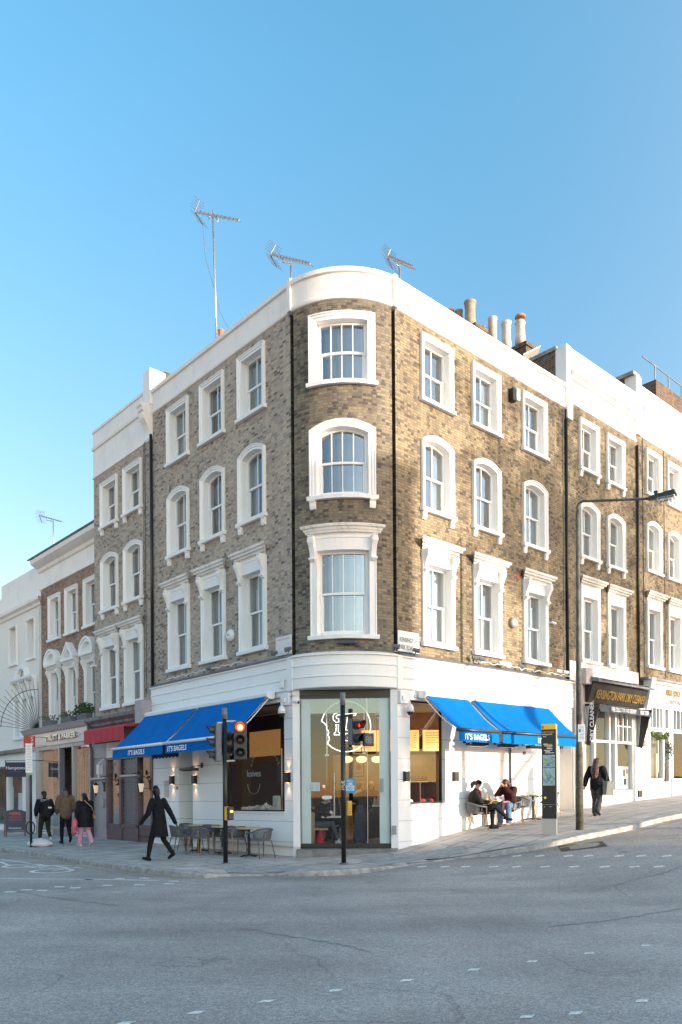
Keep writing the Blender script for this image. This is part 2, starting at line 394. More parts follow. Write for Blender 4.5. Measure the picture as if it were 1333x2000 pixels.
def asphalt():
    m, nt, b, N, K = nodes('asphalt')
    tc = N('ShaderNodeTexCoord'); P = tc.outputs['Object']
    def noise(s, d=6, r=.6, vec=P):
        n = N('ShaderNodeTexNoise'); n.inputs['Scale'].default_value = s; n.inputs['Detail'].default_value = d; n.inputs['Roughness'].default_value = r; K(vec, n.inputs[0]); return n.outputs[0]
    def mr(x, a, c, d, e):
        n = N('ShaderNodeMapRange'); K(x, n.inputs[0]); [n.inputs.__getitem__(i+1) for i in range(4)]
        for i, q in enumerate((a, c, d, e)): n.inputs[i+1].default_value = q
        return n.outputs[0]
    def mul(x, y, op='MULTIPLY'):
        n = N('ShaderNodeMath'); n.operation = op
        for i, q in enumerate((x, y)):
            if isinstance(q, (int, float)): n.inputs[i].default_value = q
            else: K(q, n.inputs[i])
        return n.outputs[0]
    v = N('ShaderNodeTexVoronoi'); v.inputs['Scale'].default_value = 75; K(P, v.inputs[0])
    v2 = N('ShaderNodeTexVoronoi'); v2.inputs['Scale'].default_value = 28; K(P, v2.inputs[0])
    sp = N('ShaderNodeSeparateColor'); K(v.outputs['Color'], sp.inputs[0])
    sp2 = N('ShaderNodeSeparateColor'); K(v2.outputs['Color'], sp2.inputs[0])
    mp = N('ShaderNodeMapping'); mp.inputs['Rotation'].default_value = (0,0,R_(-20)); mp.inputs['Scale'].default_value = (.10, .5, 1); K(P, mp.inputs[0])
    tracks = noise(1.0, 5, .55, mp.outputs[0]); big = noise(.35, 6)
    val = mul(mul(mr(sp.outputs[0], 0, 1, .70, 1.32), mr(sp2.outputs[0], 0, 1, .90, 1.10)), mul(mr(tracks, .32, .68, .78, 1.25), mr(big, .3, .7, .8, 1.2)))
    # cracks and sealed joints: narrow contour lines of a slow noise
    cw = noise(.16, 2, .5); ck = noise(3, 4)
    line = mul(mul(mul(cw, mul(ck, .02), 'ADD'), .515, 'SUBTRACT'), 1.0); ab = N('ShaderNodeMath'); ab.operation = 'ABSOLUTE'; K(line, ab.inputs[0])
    crack = mr(ab.outputs[0], .0, .0016, .72, 1.0)
    val = mul(val, crack)
    hue = noise(.6, 3)
    c = N('ShaderNodeMix'); c.data_type = 'RGBA'; K(mr(hue, .35, .65, 0, 1), c.inputs[0]); c.inputs[6].default_value = (.315,.282,.258,1); c.inputs[7].default_value = (.36,.32,.29,1)
    x = N('ShaderNodeMix'); x.data_type = 'RGBA'; x.blend_type = 'MULTIPLY'; x.inputs[0].default_value = 1; K(c.outputs[2], x.inputs[6]); K(val, x.inputs[7])
    K(x.outputs[2], b.inputs['Base Color'])
    K(mr(big, .3, .7, .75, .95), b.inputs['Roughness']); b.inputs['Specular IOR Level'].default_value = .3
    bp = N('ShaderNodeBump'); bp.inputs['Strength'].default_value = .55; bp.inputs['Distance'].default_value = .006
    K(mul(v.outputs['Distance'], mul(crack, .4), 'ADD'), bp.inputs['Height']); K(bp.outputs[0], b.inputs['Normal'])
    return m
def paving():
    m, nt, b, N, K = nodes('york_stone_paving')
    tc = N('ShaderNodeTexCoord'); mp = N('ShaderNodeMapping'); mp.inputs['Rotation'].default_value = (0,0,R_(-42.5)); K(tc.outputs['Object'], mp.inputs[0])
    br = N('ShaderNodeTexBrick'); br.inputs['Scale'].default_value = 1; br.inputs['Brick Width'].default_value = .9; br.inputs['Row Height'].default_value = .6
    br.inputs['Mortar Size'].default_value = .013; br.inputs['Mortar Smooth'].default_value = .1; br.inputs['Bias'].default_value = 0
    br.inputs['Color1'].default_value = (.42,.375,.335,1); br.inputs['Color2'].default_value = (.52,.465,.415,1); br.inputs['Mortar'].default_value = (.10,.09,.08,1)
    K(mp.outputs[0], br.inputs[0])
    n = N('ShaderNodeTexNoise'); n.inputs['Scale'].default_value = 1.3; n.inputs['Detail'].default_value = 8; n.inputs['Roughness'].default_value = .7; K(tc.outputs['Object'], n.inputs[0])
    r = N('ShaderNodeMapRange'); K(n.outputs[0], r.inputs[0]); r.inputs[1].default_value = .3; r.inputs[2].default_value = .7; r.inputs[3].default_value = .68; r.inputs[4].default_value = 1.22
    x = N('ShaderNodeMix'); x.data_type = 'RGBA'; x.blend_type = 'MULTIPLY'; x.inputs[0].default_value = 1; K(br.outputs[0], x.inputs[6]); K(r.outputs[0], x.inputs[7])
    K(x.outputs[2], b.inputs['Base Color']); b.inputs['Roughness'].default_value = .85
    bp = N('ShaderNodeBump'); bp.inputs['Strength'].default_value = .4; bp.inputs['Distance'].default_value = .01; K(n.outputs[0], bp.inputs['Height']); K(bp.outputs[0], b.inputs['Normal'])
    return m
M_road, M_pave = asphalt(), paving()
M_kerb = mat('granite_kerb', (.36,.34,.315), .85, var=.45, scale=5, bump=.6)
M_tact = mat('tactile_slab', (.34,.33,.315), .85, var=.25, scale=4, bump=.3)
M_line = mat('road_paint', (.72,.70,.66), .8, var=.5, scale=26)
def spaced(lo, hi, fine0, fine1, st):
    a = [fine0+st*i for i in range(int((fine1-fine0)/st)+1)]
    x = a[-1]; d = st
    while x < hi: d *= 1.35; x += d; a.append(x)
    x = a[0]; d = st; pre = []
    while x > lo: d *= 1.35; x -= d; pre.append(x)
    return pre[::-1]+a
gridmesh('road', spaced(-500, 500, -16, 22, .2), spaced(-200, 900, -2, 34, .2), lambda x, y: ground(x, y)-.12, M_road)
# kerb line, read off the edge of the pavement
KP = [((0,1656),1),((80,1667),1),((170,1681),1),((260,1693),1),((330,1701),1),((376,1705),1),((404,1708),.9),((434,1709),.2),((500,1711),.02),((548,1710),.05),((563,1702),.9),((600,1702),1),((650,1701),1),((700,1698),1),((740,1694),.9),((756,1694),.1),((800,1690),.03),((880,1679),.03),((928,1671),.3),((950,1666),.9),((1029,1655),1),((1108,1639),1),((1155,1630),1),((1224,1615),1),((1270,1602.5),1),((1333,1590),1)]
KL = []
for (p, h) in KP:
    g = gat(p[0], p[1], 0 if h > .5 else -.11); KL.append((g.x, g.y, h))
a, b_ = KL[0], KL[3]; t = Vector((a[0]-b_[0], a[1]-b_[1])).normalized(); KL.insert(0, (a[0]+t.x*60, a[1]+t.y*60, 1))
a = KL[-1]; KL.append((a[0]+DR[0]*60, a[1]+DR[1]*60, 1))
def resample(pl, st):
    o = []
    for a, b in zip(pl, pl[1:]):
        n = max(1, int(math.hypot(b[0]-a[0], b[1]-a[1])/st))
        for k in range(n): o.append(tuple(a[i]+(b[i]-a[i])*k/n for i in range(3)))
    o.append(pl[-1]); return o
KR = resample(KL, .4)
for _ in range(2):
    KR = [KR[0]]+[tuple((KR[i-1][j]+2*KR[i][j]+KR[i+1][j])/4 for j in range(3)) for i in range(1, len(KR)-1)]+[KR[-1]]
KN = []
for i in range(len(KR)):
    a, b = KR[max(0,i-1)], KR[min(len(KR)-1,i+1)]; t = Vector((b[0]-a[0], b[1]-a[1])).normalized(); KN.append(Vector((-t.y, t.x)))
def kdist(x, y):
    """signed distance to the kerb line (positive on the pavement) and its upstand there"""
    best = 1e9; s = 1; h = 1
    for i in range(0, len(KR)-1):
        ax, ay, ah = KR[i]; bx, by, bh = KR[i+1]; dx, dy = bx-ax, by-ay
        l2 = dx*dx+dy*dy
        if l2 < 1e-9: continue
        t = max(0, min(1, ((x-ax)*dx+(y-ay)*dy)/l2)); qx, qy = x-ax-dx*t, y-ay-dy*t; d = qx*qx+qy*qy
        if d < best: best = d; s = 1 if (-dy*qx+dx*qy) > 0 else -1; h = ah+(bh-ah)*t
    return s*math.sqrt(best), h
def pave_z(x, y):
    if not (-9 < x < 9 and y < 24): return ground(x, y)
    d, h = kdist(x, y); return ground(x, y)-.11*(1-h)*max(0, 1-max(0, d)/1.5)
mb = MB()
for i in range(len(KR)-1):
    (x0,y0,h0), (x1,y1,h1) = KR[i], KR[i+1]; n0, n1 = KN[i], KN[i+1]
    def row(x, y, h, n):
        z = ground(x, y)-.11*(1-h)+.004; w = .17
        return [(x-n.x*.0, y, z-.3), (x, y, z-.025), (x+n.x*.02, y+n.y*.02, z), (x+n.x*.3, y+n.y*.3, z+.002)]
    a, b = row(x0,y0,h0,n0), row(x1,y1,h1,n1)
    for j in range(3): mb.poly([a[j], b[j], b[j+1], a[j+1]])
tag(mb.build('kerb', M_kerb, origin=(0,0,0), fixn=False), kind='structure')
from functools import lru_cache
xs = [-62+.5*i for i in range(80)]+[-22+.25*i for i in range(190)]+[25.5+.5*i for i in range(60)]
ys = [12+.25*i for i in range(130)]+[44.5+.5*i for i in range(50)]
def nearpave(x, y):
    p = Vector((x, y)); rl = Vector((x-L0.x, y-L0.y)); rr = Vector((x-R0.x, y-R0.y))
    if rl.x*NL[0]+rl.y*NL[1] < -2.2 and rr.x*NR[0]+rr.y*NR[1] < -2.2: return False
    return kdist(x, y)[0] > .15
gridmesh('pavement', xs, ys, pave_z, M_pave, keep=nearpave)
# tactile slabs at the two dropped kerbs
def tactile(i0, i1, w):
    mb = MB(); n = 0
    for i in range(i0, i1):
        (x0,y0,_), (x1,y1,_) = KR[i], KR[i+1]; a, b = KN[i], KN[i+1]
        for k in range(int(w/.4)):
            q = [(x0+a.x*(.3+k*.4), y0+a.y*(.3+k*.4)), (x1+b.x*(.3+k*.4), y1+b.y*(.3+k*.4)), (x1+b.x*(.69+k*.4), y1+b.y*(.69+k*.4)), (x0+a.x*(.69+k*.4), y0+a.y*(.69+k*.4))]
            mb.poly([(x, y, pave_z(x, y)+.006) for x, y in q])
            for r in range(5):
                for s in range(5):
                    u, v = (r+.5)/5, (s+.5)/5
                    x = (q[0][0]*(1-u)+q[1][0]*u)*(1-v)+(q[3][0]*(1-u)+q[2][0]*u)*v; y = (q[0][1]*(1-u)+q[1][1]*u)*(1-v)+(q[3][1]*(1-u)+q[2][1]*u)*v
                    z = pave_z(x, y)+.005
                    mb.lathe([(.016,0),(.011,.008)], (x, y, z), 6)
    return tag(mb.build('pavement', M_tact, origin=(0,0,0)), kind='structure')
low = [i for i in range(len(KR)-1) if KR[i][2] < .35]
runs = []
for i in low:
    if runs and i-runs[-1][1] <= 2: runs[-1][1] = i
    else: runs.append([i, i])
for r in runs: tactile(r[0], r[1]+1, 1.0 if KR[r[0]][0] > 0 else 1.2)
# road paint
def patch(mb, pts, off=-.115):
    mb.poly([(p.x, p.y, ground(p.x, p.y)+off) for p in pts])
studs = [(245,2000),(383,1979),(520,1957),(655,1936),(795,1916),(926,1895),(1040,1879),(1152,1863),(1262,1848),(1030,1987),(1125,1980),(1255,1956)]
mb = MB()
dirn = (gat(926,1895,-.12)-gat(520,1957,-.12)); dirn.z = 0; dirn.normalize(); sid = Vector((-dirn.y, dirn.x, 0))
for px, py in studs:
    p = gat(px, py, -.12); a, b = Vector((.055,.008,0)), Vector((.022,.042,0))
    patch(mb, [p-a-b, p+a-b, p+a+b, p-a+b])
for py, xs_ in ((1672.5,(965,1010,1055,1110,1150,1210,1253,1303)),(1693.5,(825,870,910,965,1010,1065,1122,1182,1240,1288))):
    for px in xs_:
        p = gat(px, py, -.12); a, b = Vector((.10,0,0)), Vector((.0,.06,0)); patch(mb, [p-a-b, p+a-b, p+a+b, p-a+b])
for px, py in [(20,1743),(82,1740),(147,1735),(210,1730),(273,1729),(330,1727),(52,1739),(116,1733),(176,1718),(234,1717),(282,1716),(340,1722)]:
    p = gat(px, py, -.12); a, b = Vector((.10,.0,0)), Vector((.0,.07,0)); patch(mb, [p-a-b, p+a-b, p+a+b, p-a+b])
def stripe(mb, q0, q1, w, n=8):
    p0, p1 = gat(*q0, -.12), gat(*q1, -.12); t = (p1-p0); t.z = 0; t.normalize(); s = Vector((-t.y, t.x, 0))*w/2
    for k in range(n):
        a, b = p0.lerp(p1, k/n), p0.lerp(p1, (k+1)/n); patch(mb, [a-s, b-s, b+s, a+s])
stripe(mb, (0,1717), (310,1720.5), .09); stripe(mb, (20,1692), (180,1691), .08); stripe(mb, (0,1679), (60,1687), .08); stripe(mb,(0,1684),(20,1692),.08)
tag(mb.build('road_marking', M_line, origin=(0,0,0), fixn=False), kind='structure')
# cycle symbol
mb = MB()
c0 = gat(85, 1699, -.12); ux = Vector((-DL[0],-DL[1],0)); uy = Vector((-NL[0],-NL[1],0))
def C(a, b): return c0+ux*a*1.0+uy*b*1.0
def annul(cx, cy, r0, r1, n=24):
    for k in range(n):
        g, h = 2*math.pi*k/n, 2*math.pi*(k+1)/n
        patch(mb, [C(cx+r0*math.cos(g), cy+r0*math.sin(g)), C(cx+r1*math.cos(g), cy+r1*math.sin(g)), C(cx+r1*math.cos(h), cy+r1*math.sin(h)), C(cx+r0*math.cos(h), cy+r0*math.sin(h))], -.114)
def seg(a, b, w):
    t = Vector((b[0]-a[0], b[1]-a[1])).normalized(); s = (-t.y*w/2, t.x*w/2)
    patch(mb, [C(a[0]-s[0],a[1]-s[1]), C(b[0]-s[0],b[1]-s[1]), C(b[0]+s[0],b[1]+s[1]), C(a[0]+s[0],a[1]+s[1])], -.113)
annul(.5,0,.38,.5); annul(-1.3,0,.38,.5)
for a, b in (((-1.3,0),(-.9,.55)),((-.9,.55),(.2,.55)),((.2,.55),(.5,0)),((-.9,.55),(-.4,0)),((-.4,0),(.2,.55)),((-.4,0),(-1.3,0)),((.2,.55),(.1,.8)),((.0,.8),(.3,.8))): seg(a, b, .09)
tag(mb.build('road_marking', M_line, origin=(0,0,0), fixn=False), kind='structure')
M_yel = mat('yellow_line_paint', (.42,.30,.12), .8, var=.5, scale=9)
mb = MB()
for i in range(len(KR)-1):
    if KR[i][2] > .95 and KR[i][0] > 1.5 or (KR[i][2] > .95 and KR[i][0] < -3.5):
        a, b = KR[i], KR[i+1]; n0, n1 = KN[i], KN[i+1]
        q = [Vector((a[0]-n0.x*.25, a[1]-n0.y*.25, 0)), Vector((b[0]-n1.x*.25, b[1]-n1.y*.25, 0)), Vector((b[0]-n1.x*.32, b[1]-n1.y*.32, 0)), Vector((a[0]-n0.x*.32, a[1]-n0.y*.32, 0))]
        patch(mb, q)
tag(mb.build('road_marking', M_yel, origin=(0,0,0), fixn=False), kind='structure')
# manhole covers and trench repairs
M_mh = mat('iron_cover', (.05,.048,.045), .6, .4, var=.4, scale=20, bump=.6, bscale=40)
M_patch = mat('road_patch', (.235,.22,.21), .9, var=.2, scale=20, bump=.4)
mb = MB(); p = gat(1135,1653,-.12)
patch(mb, [p+Vector(q) for q in ((-.55,-.35,0),(.5,-.4,0),(.6,.3,0),(-.45,.35,0))]); o = mb.build('manhole_cover', M_mh, fixn=False); tag(o, 'rusty iron manhole cover set in the road beside the kerb', 'manhole cover')
mb = MB()
p = gat(1290,1647,-.12)
for q in (((-1.1,-.5),(-1.0,-.55),(.3,.55),(.2,.6)),((.2,.6),(.28,.52),(1.3,.5),(1.3,.6)),((-1.1,-.5),(-1.05,-.58),(.9,-.55),(.9,-.48))): patch(mb, [p+Vector((*k,0)) for k in q])
random.seed(31)
for pl in ([(470,1812),(520,1822),(575,1831),(640,1842),(690,1850),(722,1861)],[(30,1741),(90,1752),(160,1762),(232,1769)],[(835,1733),(880,1738),(915,1741)],[(1165,1738),(1210,1729),(1250,1716),(1300,1705),(1333,1693)],[(1080,1810),(1180,1800),(1280,1784),(1333,1776)]):
    P3 = [gat(a, b, -.12) for a, b in pl]
    for a, b in zip(P3, P3[1:]):
        n = 6; last = a
        for k in range(1, n+1):
            q = a.lerp(b, k/n)+Vector((random.uniform(-.015,.015), random.uniform(-.05,.05), 0)); w = random.uniform(.008,.022); sd = Vector((0, w, 0)); patch(mb, [last-sd, q-sd, q+sd, last+sd]); last = q
tag(mb.build('road_patch', M_patch, origin=(0,0,0), fixn=False), kind='structure')

# ---------------------------------------------------------------- facade pieces
def wall_mb(F, u0, u1, z0, z1, holes=(), d=0.0, n=1, mb=None):
    mb = mb or MB(F)
    us = {u0, u1} | {u0+(u1-u0)*k/n for k in range(n)}; zs = {z0, z1}
    for a, b, c, e in holes: us |= {a, b}; zs |= {c, e}
    us = sorted(x for x in us if u0 <= x <= u1); zs = sorted(x for x in zs if z0 <= x <= z1)
    for i in range(len(us)-1):
        for j in range(len(zs)-1):
            cu, cz = (us[i]+us[i+1])/2, (zs[j]+zs[j+1])/2
            if any(a < cu < b and c < cz < e for a, b, c, e in holes): continue
            mb.poly([(us[i],d,zs[j]),(us[i+1],d,zs[j]),(us[i+1],d,zs[j+1]),(us[i],d,zs[j+1])])
    return mb
def reveal(mb, h, d0, d1, sill=True):
    a, b, c, e = h
    mb.poly([(a,d0,c),(a,d0,e),(a,d1,e),(a,d1,c)]); mb.poly([(b,d0,c),(b,d1,c),(b,d1,e),(b,d0,e)]); mb.poly([(a,d0,e),(b,d0,e),(b,d1,e),(a,d1,e)])
    if sill: mb.poly([(a,d0,c),(a,d1,c),(b,d1,c),(b,d0,c)])
    return mb
def outline(hw, z0, z1, rise, n=10):
    """bottom left, up, over the (segmental) head, down to bottom right"""
    if rise <= 0: top = [(-hw, z1), (hw, z1)] if n < 0 else [(-hw+2*hw*k/n, z1) for k in range(n+1)]
    else:
        r = (hw*hw+rise*rise)/(2*rise); cz = z1-r; a = math.asin(min(1, hw/r))
        top = [(r*math.sin(-a+2*a*k/n), cz+r*math.cos(-a+2*a*k/n)) for k in range(n+1)]
    return [(-hw, z0)]+top+[(hw, z0)]
def hz_at(hw, z1, rise, u):
    if rise <= 0: return z1
    r = (hw*hw+rise*rise)/(2*rise); return z1-r+math.sqrt(max(0, r*r-u*u))
class Off:
    def __init__(s, F, u): s.F, s.u = F, u
    def P(s, u, d, z): return s.F.P(s.u+u, d, z)
def window(F, B, uc, zb, zt, wo, kind, bars=1, blind='blind', fr=.142, rv=.19, corbel=None, brackets=True, m=None, meet=.5, frieze=.36, hoodw=.19, hoodd=.26):
    m = m or M_white; G = Off(F, uc); ho = wo/2; hi = ho-fr
    rise_o = .2 if kind == 'arch' else 0; rise_i = .13 if kind == 'arch' else 0
    zs = zb+.11
    if kind == 'hood': zt_o = zt-.26; zi = zt_o-frieze
    else: zt_o = zt; zi = zt-fr
    sect = [(0,-rv-.14),(0,.035),(.42,.035),(.47,.06),(.80,.06),(.84,.085),(1,.085),(1,-.02)]
    if kind == 'hood': sect = [(0,-rv-.14),(0,.05),(.8,.05),(.84,.07),(1,.07),(1,-.02)]
    nn = 10
    inner, outer = outline(hi, zs, zi, rise_i, nn), outline(ho, zs, zt_o, rise_o, nn)
    s = MB(G).ring(inner, outer, sect).build('window', m, B)
    sl = MB(G); sl.extr([(-rv,zb+.02),(.06,zb),(.12,zb),(.13,zb+.085),(.10,zb+.11),(-rv,zs+.025)], -ho-.05, ho+.05, n=4).build('sill', m, s)
    if corbel is None: corbel = kind == 'arch'
    if corbel:
        for q in (-1, 1):
            c = MB(G); x = q*(ho-.08); c.F = Off(F, uc+x)
            c.extr([(0,zb-.21),(.05,zb-.21),(.075,zb-.15),(.075,zb-.06),(.11,zb-.02),(.11,zb-.001),(0,zb-.001)], -.075, .075).build('corbel', m, s)
    # sashes
    sa = MB(G); zm = zs+(zi-zs)*meet; jw = .055
    il = outline(hi, zs+.02, zi, rise_i, nn); iu = outline(hi-jw, zs+.02+jw, zi-jw, max(0, rise_i-.02), nn)
    sa.ring(il, iu, [(0,-rv-.02),(0,-rv+.035),(1,-rv+.035),(1,-rv-.02)])
    sa.box(-hi+jw, hi-jw, -rv-.045, -rv-.0, zs+.022, zs+.13, nn)
    sa.box(-hi+jw, hi-jw, -rv-.045, -rv+.02, zm-.025, zm+.03, nn)
    for q in (-1, 1): sa.box(q*(hi-jw)-.04 if q > 0 else q*(hi-jw), q*(hi-jw) if q > 0 else q*(hi-jw)+.04, -rv-.045, -rv-.003, zs+.13, zm-.025)
    for k in range(bars):
        x = -(hi-jw)+2*(hi-jw)*(k+1)/(bars+1)
        sa.box(x-.011, x+.011, -rv-.035, -rv-.005, zs+.13, zm-.025); sa.box(x-.012, x+.012, -rv-.01, -rv+.02, zm+.03, hz_at(hi, zi, rise_i, x)-jw+.02)
    # sash horns
    for q in (-1, 1): sa.box(q*(hi-.03)-.02, q*(hi-.03)+.02, -rv+.035, -rv+.055, zm-.1, zm+.03)
    sa.build('sash', M_wood, s)
    pn = MB(G); pts = outline(hi-.01, zs+.05, zi-.01, rise_i, nn)
    for k in range(1, len(pts)-2):
        a, b = pts[k], pts[k+1]; pn.poly([(a[0],-rv-.01,zm),(b[0],-rv-.01,zm),(b[0],-rv-.01,b[1]),(a[0],-rv-.01,a[1])])
        pn.poly([(a[0],-rv-.03,zs+.05),(b[0],-rv-.03,zs+.05),(b[0],-rv-.03,zm),(a[0],-rv-.03,zm)])
    pn.build('pane', M_pane2 if F in (FB, FR) else M_pane, s, fixn=False)
    # what hangs or shows inside
    bd = -rv-.13; bl = MB(G)
    if blind == 'venetian':
        z = zs+.05
        while z < zi:
            bl.poly([(-hi,bd,z),(hi,bd,z),(hi,bd+.03,z+.028),(-hi,bd+.03,z+.028)]); z += .042
        bl.build('blind', M_slat, s, fixn=False)
        MB(G).box(-hi, hi, bd-.06, bd-.05, zs, zi+.05).build('blind', M_darkroom, s)  # flat dark sheet in place of the unlit room behind the slats
    elif blind == 'curtain':
        n = 40
        for k in range(n):
            x0, x1 = -hi+2*hi*k/n, -hi+2*hi*(k+1)/n; f = lambda x: bd-.02+.018*math.sin(x*38+uc)*(1+.5*math.sin(x*11))
            bl.poly([(x0,f(x0),zs),(x1,f(x1),zs),(x1,f(x1),zi+.12),(x0,f(x0),zi+.12)])
        bl.build('curtain', M_curt, s, fixn=False)
    elif blind == 'half':
        n = 24; e = hi*.25
        for sgn in (-1, 1):
            for k in range(n):
                x0, x1 = e+(hi-e)*k/n, e+(hi-e)*(k+1)/n; f = lambda x: bd-.0+.018*math.sin(x*38+uc)
                bl.poly([(sgn*x0,f(x0),zs),(sgn*x1,f(x1),zs),(sgn*x1,f(x1),zi+.12),(sgn*x0,f(x0),zi+.12)])
        bl.build('curtain', M_curt, s, fixn=False)
        MB(G).box(-hi-.01, hi+.01, bd-.3, bd-.28, zs, zi+.14).build('blind', M_darkroom, s)  # flat dark sheet in place of the unlit room between the curtains
    else:
        bl.box(-hi-.01, hi+.01, bd-.03, bd-.02, zs-.02, zi+.14).build('blind', M_darkroom if blind == 'dark' else M_blind, s)  # the dark variant is a flat sheet coloured like an unlit room
    if kind == 'hood':
        z = zt
        hd = MB(G); prof = [(0,z-.27),(.06,z-.26),(.07,z-.215),(.13,z-.20),(.14,z-.15),(hoodd-.06,z-.14),(hoodd-.05,z-.09),(hoodd-.01,z-.07),(hoodd,z-.02),(hoodd,z-.005),(0,z+.03)]
        hd.extr(prof, -ho+.02, ho-.02, miter=True, n=6, base=0.02).build('hood', M_stain, s)
        if brackets:
            for q in (-1, 1):
                x = q*(ho-.085); g = Off(F, uc+x); zz = z-.262
                br = MB(g); sc = [(0,zz-.62),(.05,zz-.62),(.085,zz-.58),(.08,zz-.53),(.055,zz-.50),(.075,zz-.40),(.13,zz-.26),(.19,zz-.16),(.20,zz-.08),(.17,zz-.03),(.20,zz-.02),(.20,zz),(0,zz)]
                br.extr([(d+.05, h) for d, h in sc], -.062, .062)
                for d, h, r in ((.135,zz-.12,.055),(.075,zz-.555,.035)): br.extr([(d+.05+r*math.cos(k*.785), h+r*math.sin(k*.785)) for k in range(8)], -.078, .078)
                br.build('bracket', m, s)
    return s
# ---------------------------------------------------------------- corner building
B1 = thing('corner_building', 'four-storey corner house of yellow stock brick with a rounded corner over a white cafe front', 'building', (0, 19.9, 0))
ZB, ZT = 5.13, 13.97
UL, UR = 7.13, 8.02
def opening(uc, wo, zb, zt, kind, fr=.142):
    hi = wo/2-fr+.02
    return (uc-hi-.03, uc+hi+.03, zb+.03, (zt-.26-.05) if kind == 'hood' else zt-.1 if kind != 'arch' else zt-.14)
def floorset(F, B, cols, w, rows, **kw):
    hs = []
    for ci, uc in enumerate(cols):
        for ri, (zb, zt, kind) in enumerate(rows):
            bl = kw.get('blinds', {}).get((ci, ri), kw.get('default', 'blind'))
            window(F, B, uc, zb, zt, w, kind, bars=kw.get('bars', 1), blind=bl, corbel=kw.get('corbel', {}).get(ri), brackets=kw.get('brackets', True), m=kw.get('m'), fr=kw.get('fr', .142))
            hs.append(opening(uc, w, zb, zt, kind, kw.get('fr', .142)))
    return hs
ROWS = [(11.92,13.72,'flat'),(9.04,11.13,'arch'),(5.5,8.3,'hood')]
hL = floorset(FL, B1, (1.74,3.66,5.56), 1.22, ROWS, blinds={(0,0):'curtain',(1,0):'dark',(2,0):'half',(0,1):'half',(1,1):'dark',(2,1):'curtain',(0,2):'curtain',(1,2):'curtain',(2,2):'half'})
hR = floorset(FR, B1, (1.67,3.82,6.24), 1.30, ROWS, blinds={(0,0):'dark',(1,0):'half',(2,0):'dark',(0,1):'half',(0,2):'curtain',(1,2):'venetian',(2,2):'curtain',(1,1):'venetian',(2,1):'half'})
for zb, zt, kind, bl in ((11.82,13.62,'flat','blind'),(8.98,10.95,'arch','dark'),(5.5,8.33,'hood','curtain')):
    window(FB, B1, 0.0, zb, zt, 1.66, kind, bars=3, blind=bl, fr=.175, rv=.17, hoodd=.22, frieze=.36)
hB = [opening(0, 1.66, a, b, k, .175) for a, b, k, _ in ((11.82,13.62,'flat',0),(8.98,10.95,'arch',0),(5.5,8.33,'hood',0))]
J = .075
mb = wall_mb(FL, J, UL, ZB-.1, ZT+.05, hL); wl = mb.build('wall', M_grey, B1, fixn=False)
mb = wall_mb(FR, J, UR, ZB-.1, ZT+.05, hR); mb.build('wall', M_stock, B1, fixn=False)
mb = wall_mb(FB, -FB.half+.05, FB.half-.05, ZB-.1, ZT+.05, hB, n=32); mb.build('wall', M_bow, B1, fixn=False)
# the two upright chases between the flat fronts and the bow
M_chase = brick('shaded_chase_brick', [(0,(.03,.028,.025)),(.6,(.07,.06,.05)),(1,(.12,.10,.08))], mortar=(.08,.07,.06), soot=.3)  # darkened brick colour stands for the shade inside the chases
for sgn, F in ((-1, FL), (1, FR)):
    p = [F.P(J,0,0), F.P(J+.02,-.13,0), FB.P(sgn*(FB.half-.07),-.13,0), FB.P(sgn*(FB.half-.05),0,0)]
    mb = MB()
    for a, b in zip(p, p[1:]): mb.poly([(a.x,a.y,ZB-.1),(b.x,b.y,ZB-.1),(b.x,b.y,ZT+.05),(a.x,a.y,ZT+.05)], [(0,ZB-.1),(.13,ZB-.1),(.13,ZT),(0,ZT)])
    mb.build('chase', M_chase, B1, fixn=False)
# parapet, run along the three fronts
pf = [(-.02,13.93),(.045,13.95),(.06,13.99),(.06,14.04),(.02,14.07),(.02,14.585),(.085,14.60),(.095,14.70),(-.0,14.74),(-.28,14.73),(-.28,13.93)]
MB(FL).extr(pf, .04, UL+.0).build('parapet', M_parapet, B1)
MB(FR).extr(pf, .04, UR+.02).build('parapet', M_parapet, B1)
MB(FB).extr(pf, -FB.half+.03, FB.half-.03, n=28).build('parapet', M_parapet, B1)
for sgn, F in ((-1, FL), (1, FR)):
    MB(F).box(-.045, .10, -.25, .10, 13.94, 14.76).build('parapet_block', M_parapet, B1, bevel=.01)
# fascia over the shop
ff = [(-.02,4.30),(.075,4.30),(.09,4.315),(.09,4.56),(.115,4.57),(.115,4.60),(.09,4.615),(.09,4.85),(.12,4.86),(.12,4.89),(.09,4.905),(.09,5.09),(.15,5.10),(.15,5.135),(-.02,5.2)]
MB(FL).extr(ff, .02, UL+.06).build('fascia', M_white, B1)
MB(FR).extr(ff, .02, 7.55).build('fascia', M_white, B1)
MB(FR).extr([(d-.01, z) for d, z in ff], 7.56, 8.27).build('fascia', M_cream, B1)
MB(FB).extr([(d+.03, z) for d, z in ff], -FB.half+.02, FB.half-.02, n=28).build('fascia', M_white, B1)
for sgn, F in ((-1, FL), (1, FR)): MB(F).box(-.06, .14, -.1, .135, 4.28, 5.15).build('fascia_block', M_white, B1, bevel=.008)
for F, a, b in ((FL,.1,UL),(FR,.1,8.2)):
    MB(F).hexa([(a,-.01,5.14),(b,-.01,5.14),(b,.17,5.14),(a,.17,5.14),(a,-.01,5.25),(b,-.01,5.25),(b,.19,5.155),(a,.19,5.155)]).build('lead_flashing', M_lead, B1)
# soffit across the corner
sp = [FB.P(-FB.half+2*FB.half*k/20, .1, 4.295) for k in range(21)]
mb = MB(); mb.poly([tuple(p) for p in sp]+[tuple(FC.P(CLEN,-.6,4.295)), tuple(FC.P(0,-.6,4.295))]); mb.build('soffit', M_white, B1, fixn=False)
